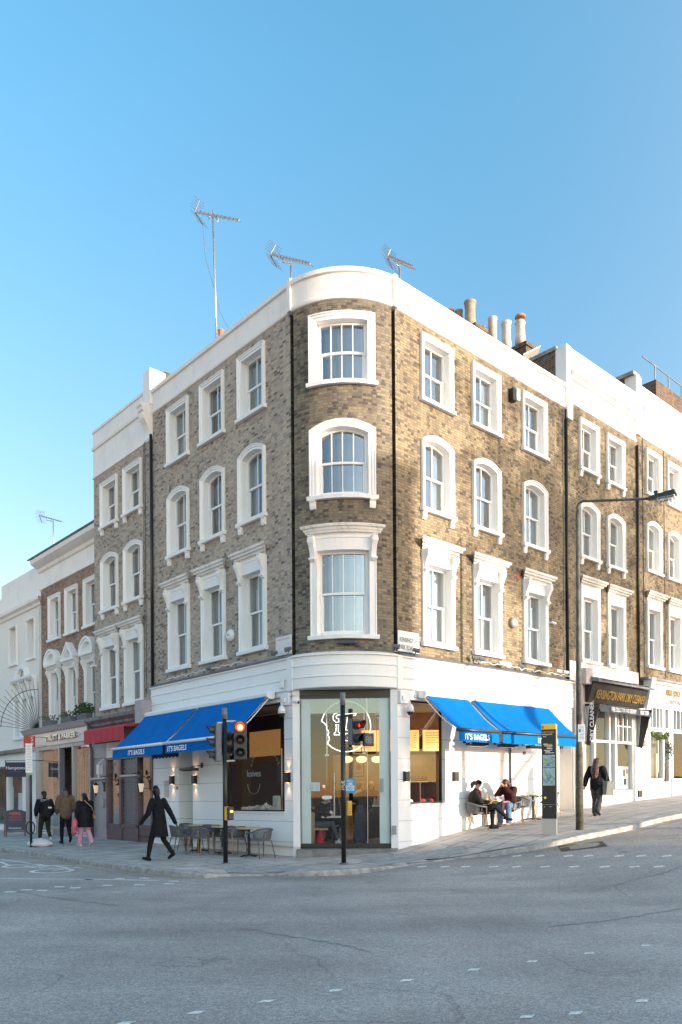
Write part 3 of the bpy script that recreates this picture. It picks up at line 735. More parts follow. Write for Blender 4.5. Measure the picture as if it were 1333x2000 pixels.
# ground floor fronts
hw, hd, hn = (.40,3.22,1.20,4.06), (4.83,5.63,-.6,3.3), (6.22,6.54,1.62,2.14)
mb = wall_mb(FL, 0, UL+.08, -.6, 4.31, (hw, hd, hn), d=.03); reveal(mb, hw, .03, -.16); reveal(mb, hd, .03, -.55, False); reveal(mb, hn, .03, -.25)
mb.poly([(UL+.08,.03,-.6),(UL+.08,.03,4.31),(UL+.08,-.3,4.31),(UL+.08,-.3,-.6)]); mb.build('shopfront_wall', M_wgroove, B1, fixn=False)
hw2 = (.50,1.90,1.37,4.06); ha = (7.46,8.16,-.3,3.15)
mb = wall_mb(FR, 0, 8.28, -.4, 4.31, (hw2, (7.46,8.16,-.3,3.5)), d=.03); reveal(mb, hw2, .03, -.16); mb.build('shopfront_wall', M_wgroove, B1, fixn=False)
# arched side doorway
uc = 7.81
ar_i = outline(.35, .7, 3.42, .34, 12); ar_o = outline(.50, .7, 3.58, .46, 12)
G = Off(FR, uc)
MB(G).ring(ar_i, ar_o, [(0,-.5),(0,.05),(.4,.05),(.45,.09),(.9,.09),(1,.06),(1,.0)]).build('door_surround', M_cream, B1)
mb = MB(G); mb.box(-.4,.4,-.55,-.5,.6,3.5); mb.build('side_door', M_cream, B1)
MB(FR).box(7.1, 7.33, .03, .10, .5, 4.3).build('pilaster', M_wgroove, B1, bevel=.01)
# spandrel over the arch (fills the rectangular hole around the curved head)
pts = [(-.36,3.5)]+[p for p in outline(.355,2.95,3.425,.345,12)[1:-1]]+[(.36,3.5)]
mb = MB(G)
for a, b in zip(pts[1:-1], pts[2:-1]): mb.poly([(a[0],.03,a[1]),(b[0],.03,b[1]),(b[0],.03,3.505),(a[0],.03,3.505)])
mb.build('spandrel', M_cream, B1, fixn=False)
# chamfer: piers either side of the glass door, threshold, head
for a, b in ((-.05,.13),(CLEN-.13,CLEN+.05)): MB(FC).box(a, b, -.35, .06, -.4, 4.30).build('corner_pier', M_white, B1)
M_step = mat('grey_step', (.22,.21,.205), .8, var=.3, scale=5, bump=.4)
M_frost = mat('frosted_blue_glass', (.45,.56,.56), .25, var=.06, scale=1)
MB(FC).hexa([(.02,.0,-.3),(CLEN+.05,.0,-.3),(CLEN+.0,.34,-.3),(.06,.34,-.3),(.02,.0,.27),(CLEN+.05,.0,.27),(CLEN+.0,.33,.25),(.06,.33,.23)]).build('door_step', M_step, B1, bevel=.015)
M_scuff = mat('scuffed_black_frame', (.02,.02,.02), .5, var=.8, scale=30)
MB(FC).box(.13, CLEN-.13, -.06, .05, .27, .39).build('door_threshold', M_scuff, B1)
MB(FC).box(.13, CLEN-.13, -.06, .05, 4.08, 4.29).build('door_head', M_black, B1)
for a, b in ((.14,.17),(CLEN-.17,CLEN-.14)): MB(FC).box(a, b, -.04, .045, .39, 4.09).build('door_jamb', M_lead, B1)
for a, b in ((.17,.40),(CLEN-.42,CLEN-.17)): MB(FC).box(a, b, -.02, .0, .39, 4.08).build('frosted_panel', M_frost, B1)
MB(FC).box(.40, CLEN-.42, -.05, -.02, 3.70, 4.08).build('frosted_panel', glassm('frost_top', (.32,.4,.4), 1, base=.06), B1)
dr = MB(FC).poly([(.40,.0,.39),(1.84,.0,.39),(1.84,.0,4.08),(.40,.0,4.08)]).build('glass_door', M_doorglass, B1, fixn=False)
MB(FC).box(.80,.84,.0,.0,.0,.0) 
M_steel = mat('brushed_steel', (.55,.55,.54), .3, 1)
MB(FC).tube([(1.0,.07,1.05),(1.0,.07,2.18)], .018).tube([(1.0,0,1.15),(1.0,.07,1.15)], .01).tube([(1.0,0,2.08),(1.0,.07,2.08)], .01).build('door_handle', M_steel, dr)
MB(FC).poly([(1.845,.0,.39),(CLEN-.42,.0,.39),(CLEN-.42,.0,4.08),(1.845,.0,4.08)]).build('glass_door', M_doorglass, B1, fixn=False)
MB(FC).box(1.838,1.848,-.01,.006,.39,4.08).build('door_edge', M_steel, B1)
# big shop windows
for F, h, nm in ((FL, hw, 'l'), (FR, hw2, 'r')):
    a, b, c, e = h
    w = MB(F).box(a, b, -.17, -.10, c, c+.04).box(a, b, -.17, -.10, e-.05, e).box(a, a+.035, -.17, -.10, c+.04, e-.05).box(b-.035, b, -.17, -.10, c+.04, e-.05).build('shop_window', M_black, B1)
    MB(F).poly([(a,-.135,c),(b,-.135,c),(b,-.135,e),(a,-.135,e)]).build('pane', M_shopglass, w, fixn=False)
    MB(F).box(a-.02, b+.02, .03, .06, c-.05, c-.0).build('sill', M_white, w)
# dark side door under its canopy and the vent niche
MB(FL).box(4.83,5.63,-.58,-.55,-.3,3.3).build('side_door', M_frost, B1)
MB(FL).box(4.86,4.9,-.56,-.5,-.3,3.3).build('side_door_frame', M_black, B1)
MB(FL).box(6.22,6.54,-.26,-.24,1.6,2.16).build('niche_back', M_black, B1)
MB(FL).box(6.42,6.50,-.22,-.18,1.62,2.14).build('niche_back', mat('brass_strip', (.5,.35,.2), .4, .8), B1)
# roof behind the parapets closes the volume
mb = MB()
rp = [FL.P(UL,-.2,14.3), FL.P(.1,-.2,14.3)]+[FB.P(-FB.half+2*FB.half*k/12,-.2,14.3) for k in range(13)]+[FR.P(.1,-.2,14.3), FR.P(UR,-.2,14.3), FR.P(UR,-9,14.3), Vector((1,36,14.3)), FL.P(UL,-9,14.3)]
mb.poly([tuple(p) for p in rp]); mb.build('roof', M_lead, B1, fixn=False)
# party walls
def sidewall(F, u, d0, d1, z0, z1, B, m, th=.25):
    return MB(F).box(u-th, u, d1, d0, z0, z1).build('party_wall', m, B)
sidewall(FL, UL-.02, -.3, -9, 3, 14.4, B1, M_grey); sidewall(FR, UR, -.3, -9, 3, 14.4, B1, M_stock)
# pier and console on the left party line
MB(FL).box(7.08, 7.55, -.45, .12, 14.25, 15.42).build('party_pier', M_parapet, B1, bevel=.02)
g = Off(FL, 7.32)
MB(g).extr([(.0,13.15),(.05,13.15),(.09,13.22),(.07,13.32),(.10,13.45),(.18,13.62),(.30,13.78),(.33,13.9),(.30,14.0),(.36,14.04),(.36,14.14),(.40,14.18),(.40,14.26),(0,14.26)], -.16, .16).build('console', M_parapet, B1, bevel=.01)
MB(FL).tube([(UL+.02,.06,5.2),(UL+.02,.06,13.3)], .05, 8).build('drainpipe', M_black, B1, smooth=True)
MB(FR).tube([(UR-.02,.05,5.1),(UR-.02,.05,13.9)], .045, 8).build('drainpipe', M_black, B1, smooth=True)
MB(FR).tube([(UR-.16,.02,5.3),(UR-.16,.02,13.9)], .012, 6).build('cable', M_lead, B1)
MB(FR).box(UR-.05, UR+.28, -.3, .13, 13.6, 14.35).build('parapet_block', M_parapet, B1, bevel=.01)
# loose cabling clipped along the top of the fascia
for F, a, b in ((FR, 3.2, 7.9), (FL, 2.0, 6.0)):
    pts = [(a+(b-a)*k/40, .20+.02*math.sin(k*1.3), 5.25+.05*abs(math.sin(k*.55))+.02*math.sin(k*2.1)) for k in range(41)]
    MB(F).tube(pts, .012, 6).build('cable', M_cream, B1)
FCb = [(1.95+0, .18, 5.3)]
# ---------------------------------------------------------------- cafe interior
M_int = mat('cafe_wall_plaster', (.13,.095,.075), .7, var=.1)
M_ceil = mat('cafe_ceiling', (.20,.19,.18), .8)
def tilem():
    m, nt, b, N, K = nodes('cream_tiles'); uv = N('ShaderNodeUVMap'); uv.uv_map = 'uv'
    br = N('ShaderNodeTexBrick'); br.offset = 0; br.inputs['Scale'].default_value = 1; br.inputs['Brick Width'].default_value = .15; br.inputs['Row Height'].default_value = .15; br.inputs['Mortar Size'].default_value = .004
    br.inputs['Color1'].default_value = (.30,.24,.16,1); br.inputs['Color2'].default_value = (.26,.205,.135,1); br.inputs['Mortar'].default_value = (.25,.2,.14,1)
    K(uv.outputs[0], br.inputs[0]); K(br.outputs[0], b.inputs['Base Color']); b.inputs['Roughness'].default_value = .25; return m
M_tile = tilem()
M_intfl = mat('cafe_floor', (.10,.07,.05), .5, var=.2)
M_menu = mat('backlit_menu', (.6,.35,.15), .5, emit=(1,.46,.14), es=.24)
M_brown = mat('brown_panel', (.20,.10,.05), .5, var=.2)
mb = MB(); fp = [(-1.2,19.9),(1.4,19.8),(6.0,24.2),(6.0,28.2),(-6.8,28.2),(-6.8,26.0)]
mb.poly([(x,y,.30) for x, y in fp]); mb.build('cafe_floor', M_intfl, B1, fixn=False)
mb = MB(); mb.poly([(x,y,4.15) for x, y in fp]); mb.build('cafe_ceiling', M_ceil, B1, fixn=False)
MB().poly([(-6.8,26.6,.3),(6,26.6,.3),(6,26.6,2.95),(-6.8,26.6,2.95)]).build('tiled_wall', M_tile, B1, fixn=False)
MB().poly([(-6.8,26.58,2.95),(6,26.58,2.95),(6,26.58,4.15),(-6.8,26.58,4.15)]).build('upper_wall', M_int, B1, fixn=False)
MB().poly([(-5.2,24.6,.3),(-5.2,28.2,.3),(-5.2,28.2,4.15),(-5.2,24.6,4.15)]).poly([(5.0,23.0,.3),(5.0,28.2,.3),(5.0,28.2,4.15),(5.0,23.0,4.15)]).build('end_wall', M_int, B1, fixn=False)
MB().box(-3.2, -.25, 25.3, 25.4, .3, 4.12).build('added_dark_sheet', mat('brown_dark_sheet', (.045,.03,.025), .6), B1)  # added sheet whose dark colour darkens the left of the cafe
# dropped bulkhead with menu boards above the counter
MB().box(.2, 4.6, 24.4, 25.2, 3.6, 4.15).build('bulkhead', M_brown, B1)
MB().box(-4.6, -.9, 25.9, 26.3, 3.0, 4.15).build('bulkhead', M_int, B1)
for x in (.35, 1.45, 2.55, 3.6):
    o = MB().box(x, x+.98, 24.3, 24.36, 2.95, 3.6).build('menu_board', M_menu, B1)
    mb = MB()
    for k in range(7): mb.box(x+.08, x+.08+.3+.25*random.random(), 24.29, 24.298, 3.5-k*.075, 3.515-k*.075).box(x+.82, x+.9, 24.29, 24.298, 3.5-k*.075, 3.515-k*.075)
    mb.build('menu_writing', mat('menu_ink', (.08,.04,.02), .8), o)
MB(FL).box(2.8,7.0,-2.32,-2.30,.3,2.55).build('added_dark_sheet', mat('slate_dark_sheet', (.02,.045,.10), .4), B1)  # added sheet coloured like the shaded street mirrored in this window
MB(FL).box(2.8,7.0,-2.32,-2.30,2.55,4.15).build('added_dark_sheet', mat('dark_brown_sheet', (.07,.04,.03), .5), B1)  # added sheet that darkens the upper part of the left window
a_, b_ = onf(FL,548,1475,-2.28), onf(FL,488,1431,-2.28)
MB(FL).box(a_[0],b_[0],-2.29,-2.27,a_[1],b_[1]).build('panel', mat('amber_panel', (.55,.28,.10), .6, emit=(1,.45,.15), es=.05), B1)
# solid closing walls round the cafe's light
MB().poly([(-6.8,28.2,-.1),(6.2,28.2,-.1),(6.2,28.2,4.3),(-6.8,28.2,4.3)]).build('back_wall', M_int, B1, fixn=False)
# upper floor slab hides rooms above
for x, y in ((.9,23.4),(2.6,23.2),(-1.6,24.4),(.3,21.6),(2.9,24.0)):
    pl = bpy.data.lights.new('cafe_fill_light', 'POINT'); pl.energy = 2.5 if x < -1 else 5.5; pl.color = (1,.62,.32); pl.shadow_soft_size = .15  # unseen fill lights added for the cafe, apart from the three pendant lamps
    po = bpy.data.objects.new('cafe_fill_light', pl); S.collection.objects.link(po); po.location = (x, y, 2.95)
# ---------------------------------------------------------------- chimneys and roof things
M_pot = mat('buff_pot', (.28,.24,.19), .8, var=.35, scale=5); M_potw = mat('whitened_pot', (.44,.42,.39), .8, var=.3, scale=5); M_poto = mat('orange_pot', (.45,.18,.09), .8, var=.3)
def pot(name, px0, px1, pyb, pyt, Y, m, label, style=0):
    c = aty((px0+px1)/2, pyb, Y); t = aty((px0+px1)/2, pyt, Y); h = t.z-c.z; r = (px1-px0)/1532*Y/2
    P = [(r*.95,-.25),(r*.95,0),(r*.86,h*.12),(r*.82,h*.7),(r*.9,h*.74),(r*.82,h*.78),(r*.84,h*.86),(r*1.0,h*.9),(r*1.02,h),(r*.75,h),(r*.7,h*.8)]
    if style == 1: P = [(r*.95,-.3),(r*.93,h*.9),(r,h*.92),(r,h),(r*.75,h),(r*.7,h*.8)]
    if style == 2: P = [(r*.95,-.25),(r*.95,h*.08),(r*.85,h*.12),(r*.8,h*.62),(r*.98,h*.68),(r*.8,h*.72),(r*.75,h*.78)]
    o = MB().lathe(P, (c.x,c.y,c.z), 20).build(name, m, smooth=True)
    tag(o, label, 'chimney pot', 'chimney pots above the right-hand parapet' if px0 > 800 else None)
    if style == 2:
        MB().lathe([(r*.75,h*.9),(r*.95,h*.92),(r*.9,h),(.02,h+.02)], (c.x,c.y,c.z), 16).tube([(c.x-r*.6,c.y,c.z+h*.7),(c.x-r*.6,c.y,c.z+h*.92)],.012,5).tube([(c.x+r*.6,c.y,c.z+h*.7),(c.x+r*.6,c.y,c.z+h*.92)],.012,5).build('cowl', M_poto, o)
    return o
YC = 29.0
pot('chimney_pot', 873, 888, 625, 606, YC, M_poto, 'low orange chimney pot just showing over the parapet, farthest left of the row')
pot('chimney_pot', 889, 905, 640, 607, YC, M_pot, 'plain buff chimney pot with dark rim between the orange and flared pots', 1)
pot('chimney_pot', 907, 931, 627, 590, YC-.3, M_pot, 'wide flared grey chimney pot with mossy rim standing on the brick stack')
pot('chimney_pot', 954, 972, 672, 621, YC, M_potw, 'straight white chimney pot standing between the two brick stacks', 1)
pot('chimney_pot', 979, 1000, 668, 630, YC, M_potw, 'whitish tapered chimney pot left of the capped one', 0)
pot('chimney_pot', 1006, 1028, 662, 617, YC, M_potw, 'tall white chimney pot with a raised rusty cap', 2)
pot('chimney_pot', 426, 438, 664, 645, 25.5, M_poto, 'short orange chimney pot at the foot of the tall aerial mast')
o = pot('chimney_pot', 315, 333, 745, 731, 27.5, mat('dark_cowl', (.10,.08,.05), .7), 'squat dark chimney cowl behind the parapet by the left party wall')
def stack(px0, pxc, px1, pyt, Y, label):
    a = aty(pxc, pyt, Y); dep = (pxc-px0)/1532*Y/.68; w = (px1-pxc)/1532*Y/.62
    Fs = Fac(Vector((a.x,a.y,0)), DR, NR); r = thing('chimney_stack', label, 'chimney', (a.x, a.y, 14.2))
    m_ = MB(Fs); m_.box(0, w, -dep, 0, 13.6, a.z-.16)
    m_.build('stack', M_stk, r)
    MB(Fs).box(-.05, w+.05, -dep-.05, .05, a.z-.16, a.z-.02).build('cap', M_stk, r)
    return r
stack(911, 929, 951, 629, YC-.9, 'narrow brick chimney stack carrying the wide flared pot')
stack(974, 1028, 1043, 665, YC-.9, 'broad dark brick chimney stack under the two whitish pots')
# grey roof panel aerial
c = aty(1037, 712, 26.5)
r = thing('panel_aerial', 'flat grey panel aerial on a short post behind the right-hand parapet', 'aerial', (c.x,c.y,c.z))
MB().tube([(c.x,c.y,c.z-.8),(c.x,c.y,c.z+.25)], .03).build('post', M_lead, r)
MB().hexa([(c.x-.28,c.y-.2,c.z+.22),(c.x+.30,c.y-.2,c.z+.50),(c.x+.32,c.y+.3,c.z+.50),(c.x-.26,c.y+.3,c.z+.22),(c.x-.28,c.y-.2,c.z+.26),(c.x+.30,c.y-.2,c.z+.54),(c.x+.32,c.y+.3,c.z+.54),(c.x-.26,c.y+.3,c.z+.26)]).build('panel', M_cream, r)
# ---------------------------------------------------------------- TV aerials
M_alu = mat('aerial_aluminium', (.50,.47,.46), .35, .8); M_rod = mat('aerial_rod', (.16,.15,.17), .4, .6)
def yagi(Y, mast0, mast1, p0, p1, nel, elL, label, vt, vb, mr=.03, extra=False):
    """mast, boom from p0 (reflector end) to p1, crossed by rods; V reflector at p0"""
    a, b = aty(*mast0, Y), aty(*mast1, Y); q0, q1 = aty(*p0, Y+.15), aty(*p1, Y-.55)
    r = thing('tv_aerial', label, 'TV aerial', tuple(a), 'television aerials on the roofs')
    MB().tube([(a.x,a.y,a.z-.5),tuple(b)], mr, 8).build('mast', M_alu, r, smooth=True)
    MB().tube([tuple(q0), tuple(q1)], .024, 6).build('boom', M_alu, r)
    bd = (q1-q0).normalized(); cr = Vector((.35,.92,.22)); cr = (cr-bd*cr.dot(bd)).normalized()
    e = MB()
    for k in range(nel):
        c = q0.lerp(q1, .12+.86*k/(nel-1)); l = elL*(1-.25*k/nel); e.tube([tuple(c-cr*l/2), tuple(c+cr*l/2)], .007, 5)
        e.box(c.x-.02, c.x+.02, c.y-.02, c.y+.02, c.z-.015, c.z+.045)
    e.build('director', M_rod, r)
    f = MB()
    for v in (vt, vb):
        t = aty(*v, Y+.15); f.tube([tuple(q0), tuple(t)], .016, 6)
        for k in range(1, 6):
            c = q0.lerp(t, k/5.0); f.tube([tuple(c-cr*.28), tuple(c+cr*.28)], .006, 5)
    f.build('reflector', M_rod, r)
    m1, m2 = q0.lerp(q1, .3), q0.lerp(q1, .55); f = MB(); z = min(b.z, min(m1.z, m2.z)-.16)
    f.tube([tuple(m1), (m1.x+.03,m1.y,m1.z-.14), (b.x,b.y,b.z-.02), (m2.x-.03,m2.y,m2.z-.14), tuple(m2)], .016, 6); f.build('bracket', M_alu, r)
    return r
r = yagi(25, (424,668), (416,412), (381,414), (467,430), 10, .42, 'tall thin TV aerial mast leaning over the left side of the roof', (390,391), (396,438))
a, b, c = aty(396,440,25), aty(418,560,25), aty(447,643,25)
MB().tube([tuple(a), tuple(a.lerp(b,.5)+Vector((-.08,0,-.1))), tuple(b), tuple(b.lerp(c,.5)+Vector((-.05,0,-.1))), tuple(c)], .008, 5).build('cable', M_rod, r)
yagi(22, (569.5,556), (569,512), (528,497), (606,515), 12, .5, 'short TV aerial standing behind the parapet left of the rounded corner', (539,478), (541,521))
yagi(22.5, (781.5,552), (781,520), (757,501), (807,521), 12, .48, 'short TV aerial standing behind the parapet right of the rounded corner', (763,487), (767,524))
yagi(39, (105,1076), (104,1017), (77,1007), (120,1019), 9, .5, 'TV aerial on a slim mast over the red brick building', (80,998), (82,1021))
r = yagi(30, (938,655), (937,640), (930,648), (948,636), 6, .5, 'small tangled TV aerial behind the narrow chimney stack', (934,640), (936,660), mr=.02)
# ---------------------------------------------------------------- lettering
def text(name, s, size, m, F, u, d, z, parent, rev=1, ext=.004, off=0, sx=1.0, shear=0, align='CENTER', tilt=0, vert=False, width=None):
    """letters as a mesh on a facade; rev=-1 where u runs right to left as seen from the street"""
    cu = bpy.data.curves.new(name, 'FONT'); cu.body = s; cu.size = size; cu.extrude = ext; cu.offset = off; cu.align_x = align; cu.shear = shear; cu.resolution_u = 3
    t = bpy.data.objects.new(name, cu); S.collection.objects.link(t); bpy.context.view_layer.update()
    me = bpy.data.meshes.new_from_object(t.evaluated_get(bpy.context.evaluated_depsgraph_get())); bpy.data.objects.remove(t)
    if width: w_ = max(v.co.x for v in me.vertices)-min(v.co.x for v in me.vertices); sx = width/w_
    org = ORG[parent.name] if parent is not None else F.P(u, d, z)
    for v in me.vertices:
        x, y, w = v.co.x*sx, v.co.y, v.co.z
        if vert: x, y = -y, x
        v.co = F.P(u+rev*x, d+w+ext+tilt*y, z+y)-org
    me.materials.clear(); me.materials.append(m)
    if rev < 0: me.flip_normals()
    o = bpy.data.objects.new(name, me); S.collection.objects.link(o)
    if parent is not None: o.parent = parent; o.location = (0,0,0)
    else: o.location = org
    ORG[o.name] = org
    return o
M_ink = mat('black_lettering', (.03,.03,.035), .6); M_wtxt = mat('white_lettering', (.80,.80,.80), .6); M_redtxt = mat('faded_red_lettering', (.65,.25,.22), .7)
M_gold = mat('gold_lettering', (.55,.37,.10), .35, .5)
# ---------------------------------------------------------------- neighbour on the left: restaurant house
def house(name, label, F, u0, u1, zb, zt, pb, ptop, m, cols, w, rows, base, **kw):
    B = thing(name, label, 'building', tuple(F.P((u0+u1)/2, -.3, base)))
    hs = floorset(F, B, cols, w, rows, **kw)
    wall_mb(F, u0, u1, zb, zt+.05, hs).build('wall', m, B, fixn=False)
    MB(F).extr([(-.02,pb-.05),(.05,pb-.03),(.05,pb+.04),(.015,pb+.06),(.015,ptop-.72),(.07,ptop-.70),(.09,ptop-.62),(.03,ptop-.60),(.02,ptop-.09),(.06,ptop-.08),(.06,ptop),(-.3,ptop),(-.3,pb-.05)], u0, u1).build('parapet', kw.get('pm', M_parapet), B)
    MB(F).poly([(u0,-.2,zt+.4),(u1,-.2,zt+.4),(u1,-9,zt+.4),(u0,-9,zt+.4)]).build('roof', M_lead, B, fixn=False)
    MB(F).box(u0-.0, u0+.2, -9, -.25, 3, zt+.5).box(u1-.2, u1, -9, -.25, 3, zt+.5).build('party_wall', m, B)
    return B
B2 = house('restaurant_house', 'four-storey grey brick house with white parapet above the red awning, left of the corner building', FL, 7.13, 11.43, 4.3, 13.2, 13.2, 14.88, M_grey,
    (8.46,10.18), 1.25, [(11.15,12.80,'flat'),(8.17,10.22,'arch'),(4.72,7.56,'hood')], 0, corbel={0:True}, blinds={(0,0):'venetian',(0,1):'venetian',(0,2):'curtain'})
MB(FL).tube([(7.55,.06,5.0),(7.55,.06,13.2)], .012, 5).tube([(7.68,.05,5.0),(7.66,.05,13.2)], .008, 5).build('cable', M_black, B2)
M_plum = mat('plum_shopfront_paint', (.13,.085,.10), .4, var=.15); M_taupe = mat('taupe_paint', (.38,.33,.34), .6, var=.1)
M_dkred = mat('red_canvas', (.46,.035,.05), .8, var=.1)
# cornice over the shop
MB(FL).extr([(-.02,4.0),(.12,4.02),(.14,4.12),(.22,4.18),(.24,4.26),(.40,4.36),(.42,4.46),(.05,4.56),(-.02,4.56)], 7.25, 11.5, n=2).build('shop_cornice', mat('grey_weathered_cornice', (.20,.19,.19), .8, var=.5, scale=4), B2)
MB(FL).box(7.15, 7.62, -.05, .45, 4.0, 4.75).build('cornice_block', M_taupe, B2, bevel=.02)
MB(FL).box(7.25, 11.5, -.05, .10, 3.05, 4.02).build('fascia', M_taupe, B2)
MB(FL).box(7.7, 10.3, .10, .13, 3.02, 3.62).build('sign_board', M_cream, B2)
MB(FL).box(10.5, 11.5, -.3, .05, -.4, 4.0).build('pilaster', M_taupe, B2)
MB(FL).tube([(11.42,.14,.2),(11.42,.14,3.3),(11.42,.25,3.7),(11.42,.30,4.4)], .05, 8).build('drainpipe', M_plum, B2, smooth=True)
MB(FL).tube([(11.62,.10,.2),(11.62,.10,3.9)], .035, 8).build('drainpipe', M_lead, B2, smooth=True)
MB(FL).box(7.25, 10.5, -.14, .02, -.4, .62).box(7.25, 8.2, .02, .05, .58, .64).box(9.25, 10.5, .02, .05, .58, .64).build('stall_riser', M_plum, B2)
w = MB(FL).box(10.38,10.5,-.1,.06,.6,3.05).box(9.38,9.52,-.1,.06,.0,3.05).box(8.20,8.35,-.1,.06,.0,3.05).box(7.2,7.35,-.1,.06,.0,3.05).box(7.2,10.5,-.1,.06,2.95,3.06).box(7.2,10.5,-.1,.06,.62,.72).box(7.35,8.2,-.08,.03,1.9,1.93).build('shop_window', M_plum, B2)
MB(FL).poly([(7.3,-.05,.7),(8.3,-.05,.7),(8.3,-.05,2.97),(7.3,-.05,2.97)]).build('pane', M_agglass, w, fixn=False)
MB(FL).poly([(9.45,-.05,.7),(10.42,-.05,.7),(10.42,-.05,2.97),(9.45,-.05,2.97)]).build('pane', M_agglass, w, fixn=False)
# punched steel shutter
mb = MB(FL); mb.box(8.35, 9.38, -.06,-.03, .10, 3.0); sh = mb.build('shutter', M_black, B2)
mb = MB(FL)
for i in range(11):
    for j in range(36):
        x = 8.40+i*.092+(.046 if j % 2 else 0); z = .15+j*.0795
        if x > 9.33: continue
        mb.ring([(x+.034*math.cos(k*1.047), z+.030*math.sin(k*1.047)) for k in range(7)], [(x+.048*math.cos(k*1.047), z+.042*math.sin(k*1.047)) for k in range(7)], [(0,-.025),(1,-.025)])
mb.build('mesh', mat('shutter_steel', (.42,.41,.42), .5, .2), sh, fixn=False)
MB(FL).box(8.3, 9.42, -.1, .12, -.05, .10).build('door_step', M_cream, B2)
# room behind
M_warmroom = mat('warm_room', (.22,.15,.11), .8, var=.3, scale=2)
def backroom(F, B, u0, u1, d0, d1, z0, z1, m, e=0):
    mb = MB(F); mb.poly([(u0,d1,z0),(u1,d1,z0),(u1,d1,z1),(u0,d1,z1)]).poly([(u0,d0,z0),(u0,d1,z0),(u0,d1,z1),(u0,d0,z1)]).poly([(u1,d0,z0),(u1,d1,z0),(u1,d1,z1),(u1,d0,z1)]).poly([(u0,d0,z0),(u1,d0,z0),(u1,d1,z0),(u0,d1,z0)]).poly([(u0,d0,z1),(u1,d0,z1),(u1,d1,z1),(u0,d1,z1)])
    return mb.build('room', m, B, fixn=False)
backroom(FL, B2, 7.25, 10.5, -.14, -2.6, .1, 3.6, M_warmroom)
# bits and pieces inside the restaurant windows
MB(FL).box(7.5,8.1,-1.2,-.9,.1,1.1).box(7.6,7.65,-1.0,-.95,1.1,1.7).box(9.6,10.2,-1.1,-.8,.1,1.05).build('counter', M_brown, B2)
M_leaf = mat('foliage', (.055,.10,.03), .7, var=.5, scale=20)
M_leafy = mat('pale_foliage', (.13,.20,.05), .7, var=.4, scale=20)
M_leafg = mat('grey_foliage', (.14,.17,.13), .8, var=.4, scale=20)
def leaves(mb, c, r, n, s, up=0.0):
    for _ in range(n):
        v = Vector((random.gauss(0,1), random.gauss(0,1), random.gauss(0,1))).normalized()*(random.random()**.4)
        p = Vector(c)+Vector((v.x*r[0], v.y*r[1], v.z*r[2])); a = Vector((random.uniform(-1,1), random.uniform(-1,1), random.uniform(-.4,1)+up)).normalized()
        b = a.cross(Vector((random.uniform(-1,1), random.uniform(-1,1), .3))).normalized(); l = s*random.uniform(.6,1.3)
        i = len(mb.v); 
        for q in (p-a*l/2, p-b*l*.28+a*.0, p+a*l/2, p+b*l*.28): mb.v.append(q); mb.uv.append((0,0))
        mb.f.append((i,i+1,i+2,i+3))
    return mb
mb = MB()
for u, z in ((9.9,2.6),(10.1,2.85),(8.0,2.7),(7.5,2.5),(7.9,2.9)): leaves(mb, FL.P(u,-.35,z), (.25,.1,.25), 45, .08)
mb.build('hanging_plants', M_leafy, B2, fixn=False)
# red awning box of the restaurant
a = thing('red_awning', 'short red fabric awning over the restaurant front, partly behind the blue one', 'awning', tuple(FL.P(9.2,.3,3.6)))
MB(FL).hexa([(7.75,.12,3.95),(10.75,.12,3.95),(10.75,.75,3.92),(7.75,.75,3.92),(7.75,.12,4.02),(10.75,.12,4.02),(10.75,.72,3.99),(7.75,.72,3.99)]).build('canopy', M_dkred, a)
mb = MB(FL); n = 24
for k in range(n):
    x0, x1 = 7.75+3.0*k/n, 7.75+3.0*(k+1)/n; f = lambda x: .75+.012*math.sin(x*14)
    mb.poly([(x0,f(x0),3.50),(x1,f(x1),3.50),(x1,f(x1),3.93),(x0,f(x0),3.93)])
mb.build('valance', M_dkred, a, fixn=False)
MB(FL).tube([(8.2,.7,3.48),(10.0,.7,3.48)], .025, 6).build('crank_bar', M_black, a)
